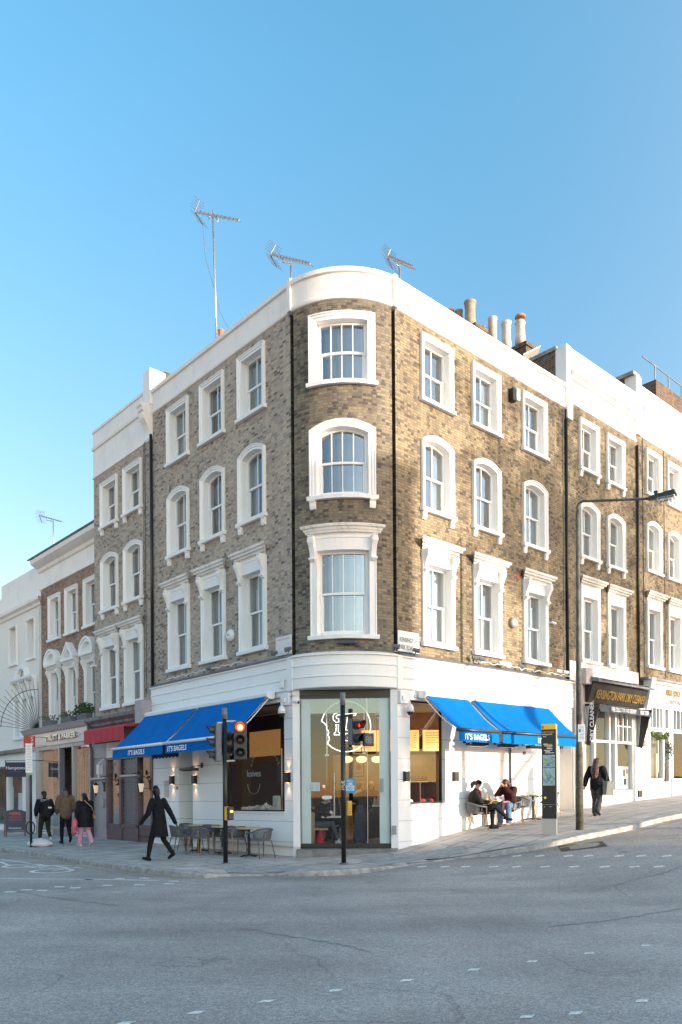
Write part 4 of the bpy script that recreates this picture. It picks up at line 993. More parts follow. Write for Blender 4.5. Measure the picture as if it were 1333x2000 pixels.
# ---------------------------------------------------------------- red brick house
F3 = Fac(FL.P(0,-.6,0)-Vector((0,0,0)), DL, NL, -.0077)
B3 = thing('red_brick_house', 'three-storey red brick house with white pedimented windows over the pale agency shopfront', 'building', tuple(F3.P(14.8,-.3,0)))
C3 = (13.0,14.72,16.40)
h3 = floorset(F3, B3, C3, 1.14, [(8.17,10.08,'flat')], 
              fr=.15, corbel={0:False}, default='blind')
for i, uc in enumerate(C3):
    s = window(F3, B3, uc, 4.45, 6.98, 1.0, 'flat', fr=.13, blind='blind', corbel=False, brackets=False); h3.append(opening(uc, 1.0, 4.45, 6.98, 'flat', .13))
    G = Off(F3, uc)
    MB(G).extr([(0,6.96),(.12,6.98),(.2,7.08),(.26,7.10),(.27,7.2),(0,7.22)], -.60, .60, miter=False).build('hood', M_white, s)
    for q in (-1, 1): MB(Off(F3, uc+q*.5)).extr([(0,6.35),(.05,6.35),(.08,6.42),(.06,6.5),(.12,6.7),(.2,6.85),(.2,6.96),(0,6.96)], -.06, .06).build('bracket', M_white, s)
    if i == 1:
        MB(G).ring([(-.42,7.2),(0,7.58),(.42,7.2)], [(-.64,7.2),(0,7.84),(.64,7.2)], [(0,.05),(0,.22),(.6,.22),(.6,.27),(1,.27),(1,0)]).prism([(-.45,7.2),(0,7.62),(.45,7.2)], 0, .06).build('pediment', M_white, s)
    else:
        pts = [(math.cos(math.pi-math.pi*k/14), math.sin(math.pi-math.pi*k/14)) for k in range(15)]
        MB(G).ring([(x*.44,7.2+y*.40) for x, y in pts], [(x*.62,7.2+y*.60) for x, y in pts], [(0,.05),(0,.22),(.6,.22),(.6,.27),(1,.27),(1,0)]).prism([(x*.45,7.2+y*.41) for x, y in pts], 0, .06).build('pediment', M_white, s)
wall_mb(F3, 11.3, 17.85, 3.9, 10.6, h3).build('wall', M_red, B3, fixn=False)
MB(F3).extr([(-.02,10.52),(.06,10.54),(.06,10.62),(.03,10.64),(.03,11.25),(.10,11.30),(.14,11.42),(.30,11.50),(.42,11.58),(.46,11.72),(.40,11.80),(-.3,11.84),(-.3,10.52)], 11.3, 17.9, n=2).build('cornice', M_parapet, B3)
MB(F3).extr([(.40,11.80),(.47,11.76),(.50,11.80),(.44,11.86),(.2,11.88)], 11.3, 18.1).build('gutter', M_lead, B3)
MB(F3).box(11.3, 17.6, -.5, -.15, 11.8, 12.15).build('parapet', M_parapet, B3)
MB(F3).poly([(11.3,-.2,11.7),(17.9,-.2,11.7),(17.9,-9,11.7),(11.3,-9,11.7)]).build('roof', M_lead, B3, fixn=False)
MB(F3).box(17.65,17.85,-9,-.25,3,12.0).build('party_wall', M_red, B3)
# agency shopfront
M_pale = mat('pale_fascia_metal', (.50,.44,.43), .35, .2, var=.06, scale=1)
MB(FL).extr([(-.7,3.75),(.06,3.75),(.06,4.28),(.14,4.30),(.20,4.38),(.24,4.46),(.10,4.52),(-.7,4.6)], 11.75, 18.0).build('fascia', M_pale, B3)
MB(FL).box(11.72, 18.05, .0, .27, 4.46, 4.50).build('lead_flashing', M_lead, B3)
text('lettering', 'STRUTT & PARKER', .30, M_steel, FL, 14.3, .08, 3.93, B3, rev=-1, ext=.03, off=.006, sx=1.15)
text('lettering', 'strutt and parker', .11, M_wtxt, FL, 12.7, .065, 3.99, B3, rev=-1)
f3 = MB(FL)
for a_, b_ in ((11.75,11.9),(13.3,13.42),(14.55,14.67),(16.62,16.95),(17.75,18.05)): f3.box(a_, b_, -.18, .03, .2, 3.76)
f3.box(11.75,16.95,-.15,.02,.40,.52).box(11.75,18.0,-.15,.02,3.6,3.76)
w3 = f3.build('shop_window', mat('grey_metal_frame', (.30,.31,.33), .4, .5), B3)
MB(FL).poly([(11.85,-.05,.5),(13.35,-.05,.5),(13.35,-.05,3.6),(11.85,-.05,3.6)]).poly([(14.6,-.05,.5),(16.65,-.05,.5),(16.65,-.05,3.6),(14.6,-.05,3.6)]).build('pane', M_agglass, w3, fixn=False)
MB(FL).box(13.45,14.5,-.5,-.45,.2,3.6).build('door', mat('dark_grey_door', (.07,.075,.08), .4), B3)
mb = MB(FL)
for k in range(5): mb.box(11.75, 16.9, -.12, .0+.012*(k % 2), -.1+k*.1, -.1+k*.1+.07)
mb.build('stall_riser', M_cream, B3)
MB(FL).box(13.35,14.6,-.1,.3,-.1,.42).build('window_step', mat('grey_box', (.2,.2,.22), .5), B3)
MB(FL).box(16.95, 18.05, -.7, -.02, -.4, 3.76).build('pier', M_white, B3)
backroom(FL, B3, 11.8, 17.7, -.16, -3.2, .2, 3.7, mat('agency_room', (.20,.18,.18), .7, var=.4, scale=1.2))
mb = MB(FL)
for k in range(9): mb.box(11.95+k*.15, 11.97+k*.15, -.2, -.18, .9, 3.2)
mb.box(12.1,13.1,-.5,-.2,.2,1.0).box(15,16.3,-1.2,-.8,.2,1.05)
mb.build('display_rail', M_steel, B3)
MB(FL).box(12.0,12.5,-.42,-.38,1.1,1.75).box(12.7,13.1,-.42,-.38,1.3,1.8).box(14.9,15.4,-.42,-.38,1.2,1.8).box(15.6,16.2,-.42,-.38,1.0,1.6).build('property_card', M_wtxt, B3)
# spiked fan guard on the party wall
g = thing('spiked_fan_guard', 'fan of thin black iron spikes fixed beside the red brick house first floor', 'security guard', tuple(F3.P(17.9,.1,4.5)))
mb = MB(F3); c0 = (17.9, .12, 4.55)
for k in range(15):
    a = R_(4+k*6.1); l = 2.1+.15*(k % 2); mb.tube([c0, (17.9, .12+l*math.cos(a)*.9, 4.55+l*math.sin(a))], [.014,.008], 5)
pts = [(17.9, .12+1.75*math.cos(R_(a))*.9, 4.55+1.75*math.sin(R_(a))) for a in range(2, 92, 4)]
mb.tube(pts, .014, 5); mb.build('spikes', M_iron, g)
# ---------------------------------------------------------------- white house far left
B4 = thing('white_stucco_house', 'white stucco house with an arched window group at the far left edge', 'building', tuple(F3.P(21,-.3,0)))
h4 = []
for uc in (18.95, 21.05, 24.0, 26.2):
    w_ = window(F3, B4, uc, 7.72, 9.50, .92, 'flat', fr=.03, blind='blind', rv=.22, corbel=False); h4.append((uc-.44,uc+.44,7.75,9.48))
for uc in (18.9,19.75,20.6, 24.0, 24.85, 25.7):
    w_ = window(F3, B4, uc, 4.3, 6.25 if uc not in (19.75,24.85) else 6.6, .74, 'arch', fr=.10, blind='blind', rv=.2, corbel=False); h4.append((uc-.27,uc+.27,4.35,6.1))
    for q in (-.42,.42): MB(Off(F3, uc+q)).extr([(0,6.3),(.06,6.3),(.08,6.5),(.16,6.75),(.18,6.85),(0,6.85)], -.05, .05).build('bracket', M_white, w_)
    MB(Off(F3, uc)).extr([(0,6.84),(.14,6.86),(.24,6.95),(.25,7.03),(0,7.06)], -.43, .43).build('hood', M_white, w_)
pts = [(math.cos(math.pi-math.pi*k/14), math.sin(math.pi-math.pi*k/14)) for k in range(15)]
for uc in (19.75, 24.85): MB(Off(F3, uc)).ring([(x*.42,7.0+y*.42) for x, y in pts], [(x*.62,7.0+y*.62) for x, y in pts], [(0,.04),(0,.2),(1,.24),(1,0)]).build('pediment', M_white, B4)
wall_mb(F3, 17.85, 30, 3.6, 10.2, h4).build('wall', M_cream, B4, fixn=False)
MB(F3).extr([(-.02,9.92),(.08,9.94),(.12,10.04),(.24,10.12),(.26,10.24),(-.02,10.3)], 17.8, 22.6, miter=True).build('cornice', M_parapet, B4)
MB(F3).extr([(-.02,9.92),(.08,9.94),(.12,10.04),(.24,10.12),(.26,10.24),(-.02,10.3)], 23.0, 30).build('cornice', M_parapet, B4)
MB(F3).box(17.85, 22.6, -.3, .0, 10.2, 11.68).box(22.6, 30, -.3, -.02, 10.2, 11.1).build('parapet', M_parapet, B4)
MB(F3).tube([(17.95,.06,4),(17.95,.06,9.9)], .035, 8).build('drainpipe', M_cream, B4, smooth=True)
MB(F3).poly([(17.9,-.2,10.6),(30,-.2,10.6),(30,-9,10.6),(17.9,-9,10.6)]).build('roof', M_lead, B4, fixn=False)
MB(FL).box(18.05, 18.2, -.7, .02, -.4, 3.2).box(18.05, 30, -.7, .05, 3.1, 3.7).box(18.05, 18.45, -.6, .03, -.4, 3.2).box(18.2,30,-.3,.02,-.3,.5).box(20.2,20.3,-.2,.04,.4,3.2).box(22.6,22.8,-.2,.04,.4,3.2).build('shopfront', M_white, B4)
MB(FL).extr([(0,3.6),(.3,3.62),(.34,3.74),(0,3.82)], 18.0, 30).build('shop_cornice', M_coping, B4)
MB(FL).poly([(18.4,-.08,.5),(30,-.08,.5),(30,-.08,3.1),(18.4,-.08,3.1)]).build('pane', M_shopglass, B4, fixn=False)
backroom(FL, B4, 18.3, 29.5, -.3, -3, .2, 3.6, mat('agency_room2', (.30,.28,.27), .7, var=.5, scale=.9))
MB(FL).box(18.9,19.35,-.35,-.32,1.3,2.4).box(19.5,20.0,-.4,-.37,1.0,1.9).box(20.6,21.2,-.4,-.37,1.2,2.2).build('window_card', M_wtxt, B4)
# ---------------------------------------------------------------- right-hand neighbours
B5 = house('dry_cleaner_house', 'four-storey yellow brick house over the dry cleaner, right of the corner building', FR, 8.04, 12.7, 5.3, 14.25, 14.25, 15.98, M_stock,
    (9.44,11.2), 1.22, [(12.2,13.92,'flat'),(9.30,11.24,'arch'),(5.84,8.66,'hood')], 1, corbel={0:True}, brackets=False, blinds={(1,1):'blind',(0,2):'curtain'})
MB(FR).box(8.0, 8.25, -3.2, -.30, 14.0, 15.95).build('gable_wall', M_stk, B5)
MB(FR).box(7.95, 8.3, -3.3, -.28, 15.95, 16.07).build('coping', M_coping, B5)
MB(FR).box(7.99, 8.26, -.32, .08, 14.0, 16.0).build('parapet_end', M_parapet, B5)
MB(FR).extr([(0,14.98),(.08,15.0),(.12,15.1),(.2,15.14),(.2,15.22),(0,15.3)], 8.26, 12.7).build('cornice', M_stain, B5)
B6 = house('gallery_house', 'four-storey yellow brick house above the white London shopfront at the right edge', FR, 12.7, 24.0, 5.7, 14.55, 14.55, 16.38, M_stock,
    (14.04,15.76,18.2,19.9), 1.2, [(12.5,14.22,'flat'),(9.65,11.61,'arch'),(6.10,8.92,'hood')], 1.2, corbel={0:False,1:False}, brackets=False, blinds={(0,1):'curtain',(1,0):'curtain'})
for u, z0, z1 in ((12.74,5.6,14.1),): MB(FR).tube([(u,.06,z0),(u,.06,z1)], .045, 8).build('drainpipe', M_black, B6, smooth=True)
MB(FR).tube([(13.25,.02,5.9),(13.2,.02,14.0),(13.3,.03,15.6),(13.2,.03,16.3)], .012, 5).tube([(14.95,.02,5.9),(14.9,.02,14.5),(14.6,.03,15.0),(13.9,.03,16.0),(13.75,.03,16.35)], .010, 5).build('cable', M_black, B6)
MB(FR).box(12.62, 12.98, -3, .10, 14.5, 16.62).build('party_pier', M_parapet, B6)
MB(FR).box(12.5, 12.98, -3, .05, 16.62, 16.75).build('coping', M_coping, B6)
MB(FR).box(12.55,12.7,-2.5,-.35,15.9,16.62).build('chimney_breast', M_stk, B6)
# set-back brick block with a rail
Bk = thing('setback_brick_block', 'dark brick rooftop block with a metal guard rail at the right edge', 'building', tuple(FR.P(18,-5,14)))
MB(FR).box(21.1, 34, -9, -3.2, 14, 20.65).build('wall', M_stk, Bk)
mb = MB(FR)
for k in range(9): mb.tube([(21.2+k*1.4,-3.3,20.6),(21.2+k*1.4,-3.3,21.35)], .03, 6)
mb.tube([(20.0,-3.3,21.35),(33,-3.3,21.35)], .03, 6); mb.build('guard_rail', M_lead, Bk)
# dry cleaner's shopfront
M_blk = mat('black_fascia', (.014,.014,.015), .5, var=.3, scale=3)
MB(FR).box(8.3, 8.95, -.1, .10, -.2, 5.2).build('pilaster', M_taupe, B5)
MB(FR).box(8.6, 9.05, .1, .35, 5.1, 5.62).build('corbel', M_taupe, B5, bevel=.03)
MB(FR).box(8.1, 12.7, -.02, .06, 5.15, 5.85).build('rendered_band', M_cream, B5)
MB(FR).hexa([(8.95,.02,4.55),(12.75,.02,4.55),(12.75,.20,4.55),(8.95,.20,4.55),(8.95,.02,5.2),(12.75,.02,5.2),(12.75,.42,5.18),(8.95,.42,5.18)]).build('fascia', M_blk, B5)
Ft = Fac(FR.P(0,.20,0), DR, NR, .0067)
text('lettering', 'KENSINGTON PARK DRY CLEANER', .40, M_gold, FR, 10.95, .275, 4.68, B5, ext=.008, width=3.35, tilt=.34)
mb = MB(FR)
for k in range(9):
    u = 8.9+k*.43; mb.hexa([(u,.0,5.30),(u+.42,.0,5.30),(u+.42,.62,5.16),(u,.62,5.16),(u,.0,5.42),(u+.42,.0,5.42),(u+.42,.64,5.22),(u,.64,5.22)]); mb.tube([(u,.0,5.43),(u,.65,5.23)], .03, 5)
mb.build('lead_flashing', M_lead, B5)
sf = MB(FR)
for u in (8.98, 9.62, 10.62, 11.05, 12.25): sf.box(u, u+.10, -.12, .04, 1.6, 4.5)
sf.box(8.98, 12.4, -.12, .03, 1.45, 1.62).box(8.98, 12.4, -.12, .03, 3.25, 3.33).box(8.98,12.4,-.12,.03,4.4,4.56)
for u in (9.3, 11.35, 11.66, 11.97): sf.box(u, u+.03, -.10, .0, 3.3, 4.45)
sf.box(9.0,9.7,-.1,0,3.85,3.88).box(11.1,12.3,-.1,0,3.85,3.88).box(8.98,12.42,-.1,.03,-.1,1.5).box(12.35,12.5,-.2,.08,-.1,4.5).box(12.5,13.4,-.2,.05,-.1,4.6)
w5 = sf.build('shop_window', M_white, B5)
MB(FR).poly([(9.0,-.05,1.6),(12.3,-.05,1.6),(12.3,-.05,4.5),(9.0,-.05,4.5)]).build('pane', M_shopglass, w5, fixn=False)
backroom(FR, B5, 9.0, 12.4, -.14, -2.6, 1.0, 4.5, mat('cleaner_room', (.36,.34,.32), .8, var=.2, scale=1))
MB(FR).box(11.2,12.15,-.09,-.07,1.65,2.45).build('window_poster', M_wtxt, B5)
mb = MB(FR)
for k in range(12):
    a = k*.55; mb.box(11.3+.3*abs(math.sin(a*2.1)), 11.42+.3*abs(math.sin(a*2.1)), -.068,-.064, 1.7+.05*k, 1.76+.05*k)
mb.build('poster_print', mat('poster_blue', (.08,.30,.50), .6), B5)
MB(FR).box(11.75,11.92,-.066,-.062,2.1,2.35).box(11.8,11.98,-.066,-.062,1.8,2.02).box(12.0,12.1,-.066,-.062,2.2,2.36).build('poster_print', M_ink, B5)
MB(FR).box(9.15,9.5,-.09,-.07,1.65,2.2).build('window_poster', M_wtxt, B5)
MB(FR).tube([(10.1,-.8,3.2),(10.1,-.8,1.2)], .02, 6).tube([(9.8,-.8,2.95),(10.1,-.8,3.05),(10.4,-.8,2.95)], .015, 5).tube([(10.7,-1.6,2.9),(11.9,-1.6,3.9)], .04, 5).build('clothes_rail', M_steel, B5)
MB(FR).box(11.1,12.2,-1.8,-1.6,1.0,3.3).build('screen', M_cream, B5)
# folded dry cleaner awning
a5 = thing('black_awning', 'half-folded black awning with white lettering over the dry cleaner window', 'awning', tuple(FR.P(10.7,.4,4.3)))
MB(FR).hexa([(9.0,.05,4.30),(12.55,.05,4.30),(12.55,.62,4.20),(9.0,.62,4.20),(9.0,.05,4.5),(12.55,.05,4.5),(12.55,.55,4.44),(9.0,.55,4.44)]).build('canopy', M_blk, a5)
text('lettering', 'FREE COLLECTION AND DELIVERY', .20, M_wtxt, FR, 10.6, .60, 4.25, a5, ext=.004, width=1.7)
text('lettering', '020 7229', .19, M_wtxt, FR, 12.05, .60, 4.25, a5, ext=.004, width=.6)
for u, nm in ((8.98, 0), (12.55, 1)):
    s_ = MB(FR).hexa([(u-.03,.08,4.5),(u+.03,.08,4.5),(u+.03,.62,4.45),(u-.03,.62,4.45),(u-.03,.0,3.2),(u+.03,.0,3.2),(u+.03,.25,3.1),(u-.03,.25,3.1)]).build('side_panel', M_blk, a5)
    mb = MB(FR)
    for k in (0,1,2): mb.hexa([(u-.035,.12+k*.05,4.40),(u-.031,.12+k*.05,4.40),(u-.031,.14+k*.05,4.40),(u-.035,.14+k*.05,4.40),(u-.035,.03+k*.04,3.2),(u-.031,.03+k*.04,3.2),(u-.031,.05+k*.04,3.2),(u-.035,.05+k*.04,3.2)])
    mb.build('stripe', M_wtxt, s_)
# vertical lettering on the near side panel
class Side:
    def P(s, u, d, z): return FR.P(8.95-d, .28+u, z)
text('lettering', 'DRY CLEANER', .2, M_wtxt, Side(), .13, .005, 3.25, a5, ext=.003, off=.004, align='LEFT', vert=True)
# white London shopfront
MB(FR).extr([(-.02,4.70),(.06,4.72),(.10,4.78),(.12,5.5),(.2,5.54),(.24,5.64),(-.02,5.75)], 13.4, 24).build('fascia', mat('pale_grey_fascia', (.50,.53,.56), .5, var=.05), B6)
MB(FR).box(13.0,24.0,-.02,.30,5.64,5.72).build('lead_flashing', M_lead, B6)
MB(FR).hexa([(13.2,0,4.5),(13.5,0,4.5),(13.5,.12,4.5),(13.2,.12,4.5),(13.2,0,5.7),(13.5,0,5.7),(13.5,.35,5.7),(13.2,.35,5.7)]).build('corbel', M_white, B6)
text('lettering', 'AIMEE JOYCE', .34, mat('dull_gold', (.30,.20,.06), .5), FR, 15.35, .125, 5.17, B6, ext=.01, off=.002, sx=.62)
text('lettering', 'LONDON', .24, M_lead, FR, 15.35, .125, 4.86, B6, ext=.006, sx=1.15)
sf = MB(FR)
for u in (13.5, 14.62, 15.12, 15.35, 16.9, 18.6, 20.4): sf.box(u, u+.12, -.12, .05, 1.9, 4.75)
sf.box(13.5,20.5,-.12,.04,3.78,3.92).box(13.5,20.5,-.12,.05,4.66,4.8).box(13.4,15.2,-.12,.05,.3,2.02).box(15.35,20.5,-.12,.05,.3,2.02)
for u in (13.85,14.15,14.42,14.85,15.55,15.85,16.2,16.55,17.3,17.7): sf.box(u, u+.03, -.1, .02, 3.9, 4.7)
w6 = sf.build('shop_window', M_white, B6)
MB(FR).poly([(13.5,-.05,1.9),(20.4,-.05,1.9),(20.4,-.05,4.7),(13.5,-.05,4.7)]).build('pane', M_shopglass, w6, fixn=False)
MB(FR).box(13.95,14.1,.045,.06,1.35,1.75).build('air_brick', M_redtxt, B6)
backroom(FR, B6, 13.4, 20.3, -.14, -2.6, 1.2, 4.7, mat('gallery_room', (.15,.14,.135), .8, var=.4, scale=1.4))
mb = MB(FR); mb.ring([(14.1+.22*math.cos(k*.3), 3.0+.42*math.sin(k*.3)) for k in range(22)], [(14.1+.26*math.cos(k*.3), 3.0+.46*math.sin(k*.3)) for k in range(22)], [(0,-.6),(1,-.6)]); mb.box(15.0,15.2,-.5,-.45,2.0,3.0).box(16,16.9,-.9,-.8,1.6,3.6)
mb.build('display', M_cream, B6, fixn=False)
mb = MB()
for k in range(16): leaves(mb, FR.P(13.65+k*.085, .08, 3.72-.16*math.sin(k*.2)), (.1,.06,.12), 26, .09)
mb.build('garland', M_leafy, B6, fixn=False)
mb = MB(); leaves(mb, FR.P(14.95,.10,3.1), (.22,.08,.38), 260, .09); mb.build('wreath', M_leafg, B6, fixn=False)
o = MB(FR).box(14.72,15.0,.06,.10,1.9,2.35).box(14.72,15.0,.06,.09,2.42,2.62).build('door_sign', M_ink, B6)

# ---------------------------------------------------------------- blue awnings
M_blue = mat('blue_canvas', (.0,.135,.44), .9, var=.14, scale=3, bump=.7, bscale=7, stretch=(1,1,.25), spec=.1)
M_blued = mat('navy_canvas', (.012,.018,.045), .8)
M_bar = mat('white_bar', (.7,.7,.7), .4); M_dbar = mat('dark_bar', (.03,.03,.035), .4)
def awning(F, u0, u1, zc, D, zf, label, rev, tu, bar, nm, gap=0):
    r = thing('cafe_awning', label, 'awning', tuple(F.P((u0+u1)/2, .1, zc)), 'blue cafe awnings')
    cs = [(.10,zc-.06),(.14,zc-.10),(.30,zc-.10),(.36,zc-.04),(.37,zc+.03),(.32,zc+.09),(.14,zc+.11),(.10,zc+.08)]
    MB(F).extr(cs, u0-.03, u1+.03).build('cassette', M_white, r)
    mb = MB(F); n = 26; m = 6
    def P(i, j):
        t = j/m; u = u0+.03+(u1-u0-.06)*i/n; sag = -.05*math.sin(math.pi*t)-.012*abs(math.sin(math.pi*i/ n*round((u1-u0)/1.1)))*math.sin(math.pi*t)
        return (u, .33+(D-.33)*t, zc-.03+(zf-zc+.03)*t+sag)
    for i in range(n):
        for j in range(m): mb.poly([P(i,j),P(i+1,j),P(i+1,j+1),P(i,j+1)])
    mb.build('canopy', M_blue, r, smooth=True)
    MB(F).tube([(u0-.02,D+.02,zf),(u1+.02,D+.02,zf)], .045, 10).build('front_bar', bar, r, smooth=True)
    mb = MB(F); n = 40; vh = .24
    for k in range(n):
        x0, x1 = u0+.04+(u1-u0-.08)*k/n, u0+.04+(u1-u0-.08)*(k+1)/n; f = lambda x: D+.01+.010*math.sin(x*9)
        mb.poly([(x0,f(x0)+.01,zf-.05-vh),(x1,f(x1)+.01,zf-.05-vh),(x1,f(x1),zf-.03),(x0,f(x0),zf-.03)])
    mb.build('valance', M_blue, r, fixn=False)
    ar = MB(F)
    for u, q in ((u0+.15,1),(u1-.15,-1)):
        e = (u+q*.55, (.35+D)/2-.1, (zc+zf)/2-.30)
        MB(F).tube([(u,.3,zc-.16), e, (u+q*.05,D-.06,zf-.04)], [.025,.024,.02], 6).build('folding_arm', M_bar, r)
    for q, u in enumerate((u0, u1)): MB(F).tube([(u,.30,zc-.12),(u,(D+.3)/2,(zc+zf)/2-.13),(u,D,zf-.03)], .014, 5).build('edge_rail', M_bar, r)
    text('lettering', "IT'S BAGELS", .20, M_wtxt, F, tu, D+.03, zf-.235, r, rev=rev, ext=.003, off=.003, width=1.0, shear=.12 if rev < 0 else 0)
    return r
awning(FL, .72, 3.98, 4.24, 1.45, 3.12, 'blue awning above the big left cafe window, nearer the corner of the pair', -1, 3.3, M_bar, 'a')
awning(FL, 4.06, 7.15, 4.24, 1.45, 3.12, 'blue awning over the canopied side door, farther left of the pair', -1, 5.6, M_bar, 'b')
awning(FR, .78, 2.52, 4.20, 1.35, 3.22, 'narrow blue awning above the right-hand cafe window', 1, 1.55, M_dbar, 'c')
awning(FR, 2.64, 6.45, 4.20, 1.35, 3.22, 'wide blue awning over the seated women, behind the map post', 1, 4.75, M_dbar, 'd')
# scalloped navy canopy over the side door
r = thing('door_canopy', 'small navy scalloped canopy under the left blue awning over the side door', 'canopy', tuple(FL.P(5.5,.3,2.95)))
mb = MB(FL); n = 36
mb.poly([(4.75,.04,3.35),(6.35,.04,3.35),(6.35,.55,3.02),(4.75,.55,3.02)]).poly([(6.35,.04,3.35),(6.35,.55,3.02),(6.35,.55,2.9),(6.35,.04,2.9)])
for k in range(n):
    x0, x1 = 4.75+1.6*k/n, 4.75+1.6*(k+1)/n; f = lambda x: 2.84-.05*abs(math.sin((x-4.75)*math.pi/.2))
    mb.poly([(x0,.55,f(x0)),(x1,.55,f(x1)),(x1,.55,3.02),(x0,.55,3.02)])
mb.build('canopy', M_blued, r, fixn=False)
MB(FL).ring([(6.16+.05*math.cos(k*.4), 3.08+.06*math.sin(k*.4)) for k in range(17)], [(6.16+.08*math.cos(k*.4), 3.08+.09*math.sin(k*.4)) for k in range(17)], [(0,.53),(1,.53)]).build('emblem', mat('pale_emblem', (.3,.35,.4), .6), r, fixn=False)
# ---------------------------------------------------------------- wall fittings
def plate(px, py): return onf(FL, px, py)
r = tag(MB(FL).box(.06,.72,.02,.05,5.24,5.74).build('street_nameplate', mat('worn_white_enamel', (.66,.64,.63), .4, var=.12), None, bevel=.02), 'blank weathered white street nameplate with faded red lettering, left of the bow', 'street sign')
text('lettering', 'THE ROYAL BOROUGH', .045, M_redtxt, FL, .39, .052, 5.64, r, rev=-1, ext=.001); text('lettering', 'W11', .12, M_redtxt, FL, .22, .052, 5.29, r, rev=-1, ext=.001)
r = tag(MB(FR).box(.06,.86,.02,.05,5.26,5.80).build('street_nameplate', mat('white_enamel', (.74,.75,.74), .35), None, bevel=.02), 'white street nameplate with black KENSINGTON PARK ROAD lettering, right of the bow', 'street sign')
MB(FR).box(.04,.88,.015,.03,5.24,5.82).build('backing', M_ink, r)
text('lettering', 'KENSINGTON', .17, M_ink, FR, .46, .052, 5.51, r, ext=.001, width=.68); text('lettering', 'PARK ROAD', .17, M_ink, FR, .37, .052, 5.32, r, ext=.001, width=.55); text('lettering', 'W11', .11, M_redtxt, FR, .75, .052, 5.33, r, ext=.001, sx=.6)
M_glow = mat('lamp_glow', (1,.7,.4), .5, emit=(1,.6,.3), es=1.5)
def walllamp(F, u, z, label, nd=.03):
    r = thing('wall_lamp', label, 'wall lamp', tuple(F.P(u,nd,z)), 'black up and down wall lamps on the cafe')
    MB(F).box(u-.075,u+.075,nd+.001,nd+.11,z-.13,z+.13).build('housing', M_black, r, bevel=.006)
    MB(F).box(u-.04,u+.04,nd+.03,nd+.08,z+.131,z+.135).box(u-.04,u+.04,nd+.03,nd+.08,z-.135,z-.131).build('lamp_glass', M_glow, r)
    for q in (1, -1):
        l = bpy.data.lights.new('wall_lamp_beam', 'SPOT'); l.energy = 1.6; l.color = (1,.6,.32); l.spot_size = R_(70); l.spot_blend = .8; l.shadow_soft_size = .02
        o = bpy.data.objects.new('wall_lamp_beam', l); S.collection.objects.link(o); o.location = F.P(u, nd+.07, z+q*.15)
        if q > 0: o.rotation_euler = (math.pi, 0, 0)
    return r
walllamp(FL, 5.95, 2.15, 'black wall lamp beside the vent niche, left of the side door')
walllamp(FL, 4.65, 2.13, 'black wall lamp between the side door and the left traffic light')
walllamp(FL, .22, 2.08, 'black wall lamp on the corner pier left of the glass doors')
walllamp(FR, .30, 2.08, 'black wall lamp on the pier right of the glass doors')
walllamp(FR, 2.27, 2.08, 'black wall lamp on the sunlit wall beside the right-hand cafe window')
M_wplast = mat('white_plastic', (.72,.73,.74), .3); M_dome = mat('smoked_dome', (.01,.01,.012), .08)
def dome(F, u, z, label):
    r = thing('dome_camera', label, 'security camera', tuple(F.P(u,.06,z)), 'white dome security cameras')
    MB(F).tube([(u+.06,.05,z+.22),(u+.04,.16,z+.26),(u,.2,z+.2)], .014, 6).build('arm', M_wplast, r)
    c = F.P(u,.2,z)
    MB().lathe([(.03,.20),(.06,.18),(.095,.10),(.10,.0)], tuple(c), 16).build('housing', M_wplast, r, smooth=True)
    MB().lathe([(.085,.0),(.08,-.04),(.055,-.08),(.01,-.098)], tuple(c), 16).build('lens', M_dome, r, smooth=True)
dome(FL, .28, 3.72, 'white dome security camera on a curved arm left of the glass doors')
dome(FR, .33, 3.72, 'white dome security camera on a curved arm right of the glass doors')
def bullet(F, u, d, z, label):
    r = thing('bullet_camera', label, 'security camera', tuple(F.P(u,d,z)), 'small white bullet cameras')
    MB(F).tube([(u,d,z),(u,d+.1,z)], .03, 10).tube([(u-.02,d+.11,z+.01),(u+.10,d+.19,z-.04)], .04, 12).build('housing', M_wplast, r, smooth=False)
    MB(F).tube([(u+.095,d+.187,z-.037),(u+.108,d+.196,z-.042)], .035, 12).build('lens', M_dome, r)
bullet(FC, .02, .06, 4.0, 'small white bullet camera at the top left of the glass doors')
bullet(FR, 7.0, .0, 6.9, 'white bullet camera on the sunlit brick near the right drainpipe')
bullet(FL, 11.3, .0, 6.4, 'white bullet camera on the grey brick above the window boxes')
def box_thing(name, label, cat, F, u0, u1, d0, d1, z0, z1, m, bev=.01, group=None): return tag(MB(F).box(u0,u1,d0,d1,z0,z1).build(name, m, None, bevel=bev), label, cat, group)
r = thing('junction_box', 'pair of white electrical boxes at the top of the left corner pier', 'electrical box', tuple(FL.P(.2,.03,3.98)))
MB(FL).box(.08,.42,.03,.14,3.93,4.24).build('cover', M_wplast, r, bevel=.01); MB(FL).box(.2,.3,.14,.17,4.0,4.12).build('socket', M_white, r, bevel=.008)
r = thing('junction_box', 'white electrical box at the top of the right corner pier', 'electrical box', tuple(FR.P(.2,.03,3.98)))
MB(FR).box(.04,.40,.03,.14,3.93,4.24).build('cover', M_wplast, r, bevel=.01); MB(FR).box(.1,.2,.14,.17,4.0,4.12).build('socket', M_white, r, bevel=.008)
r = thing('alarm_sounder', 'slim white rounded sounder on the fascia left of the bow', 'alarm', tuple(FL.P(.35,.1,4.4)))
MB(FL).box(.27,.42,.10,.16,4.37,4.67).build('housing', M_wplast, r, bevel=.03)
r = thing('alarm_bell', 'round white alarm bell on the grey brick between first floor windows', 'alarm', tuple(FL.P(2.78,.02,6.14)))
class Disc:
    def __init__(s, F, u, z): s.F, s.u, s.z = F, u, z
    def P(s, x, y, z): return s.F.P(s.u+x, z, s.z+y)
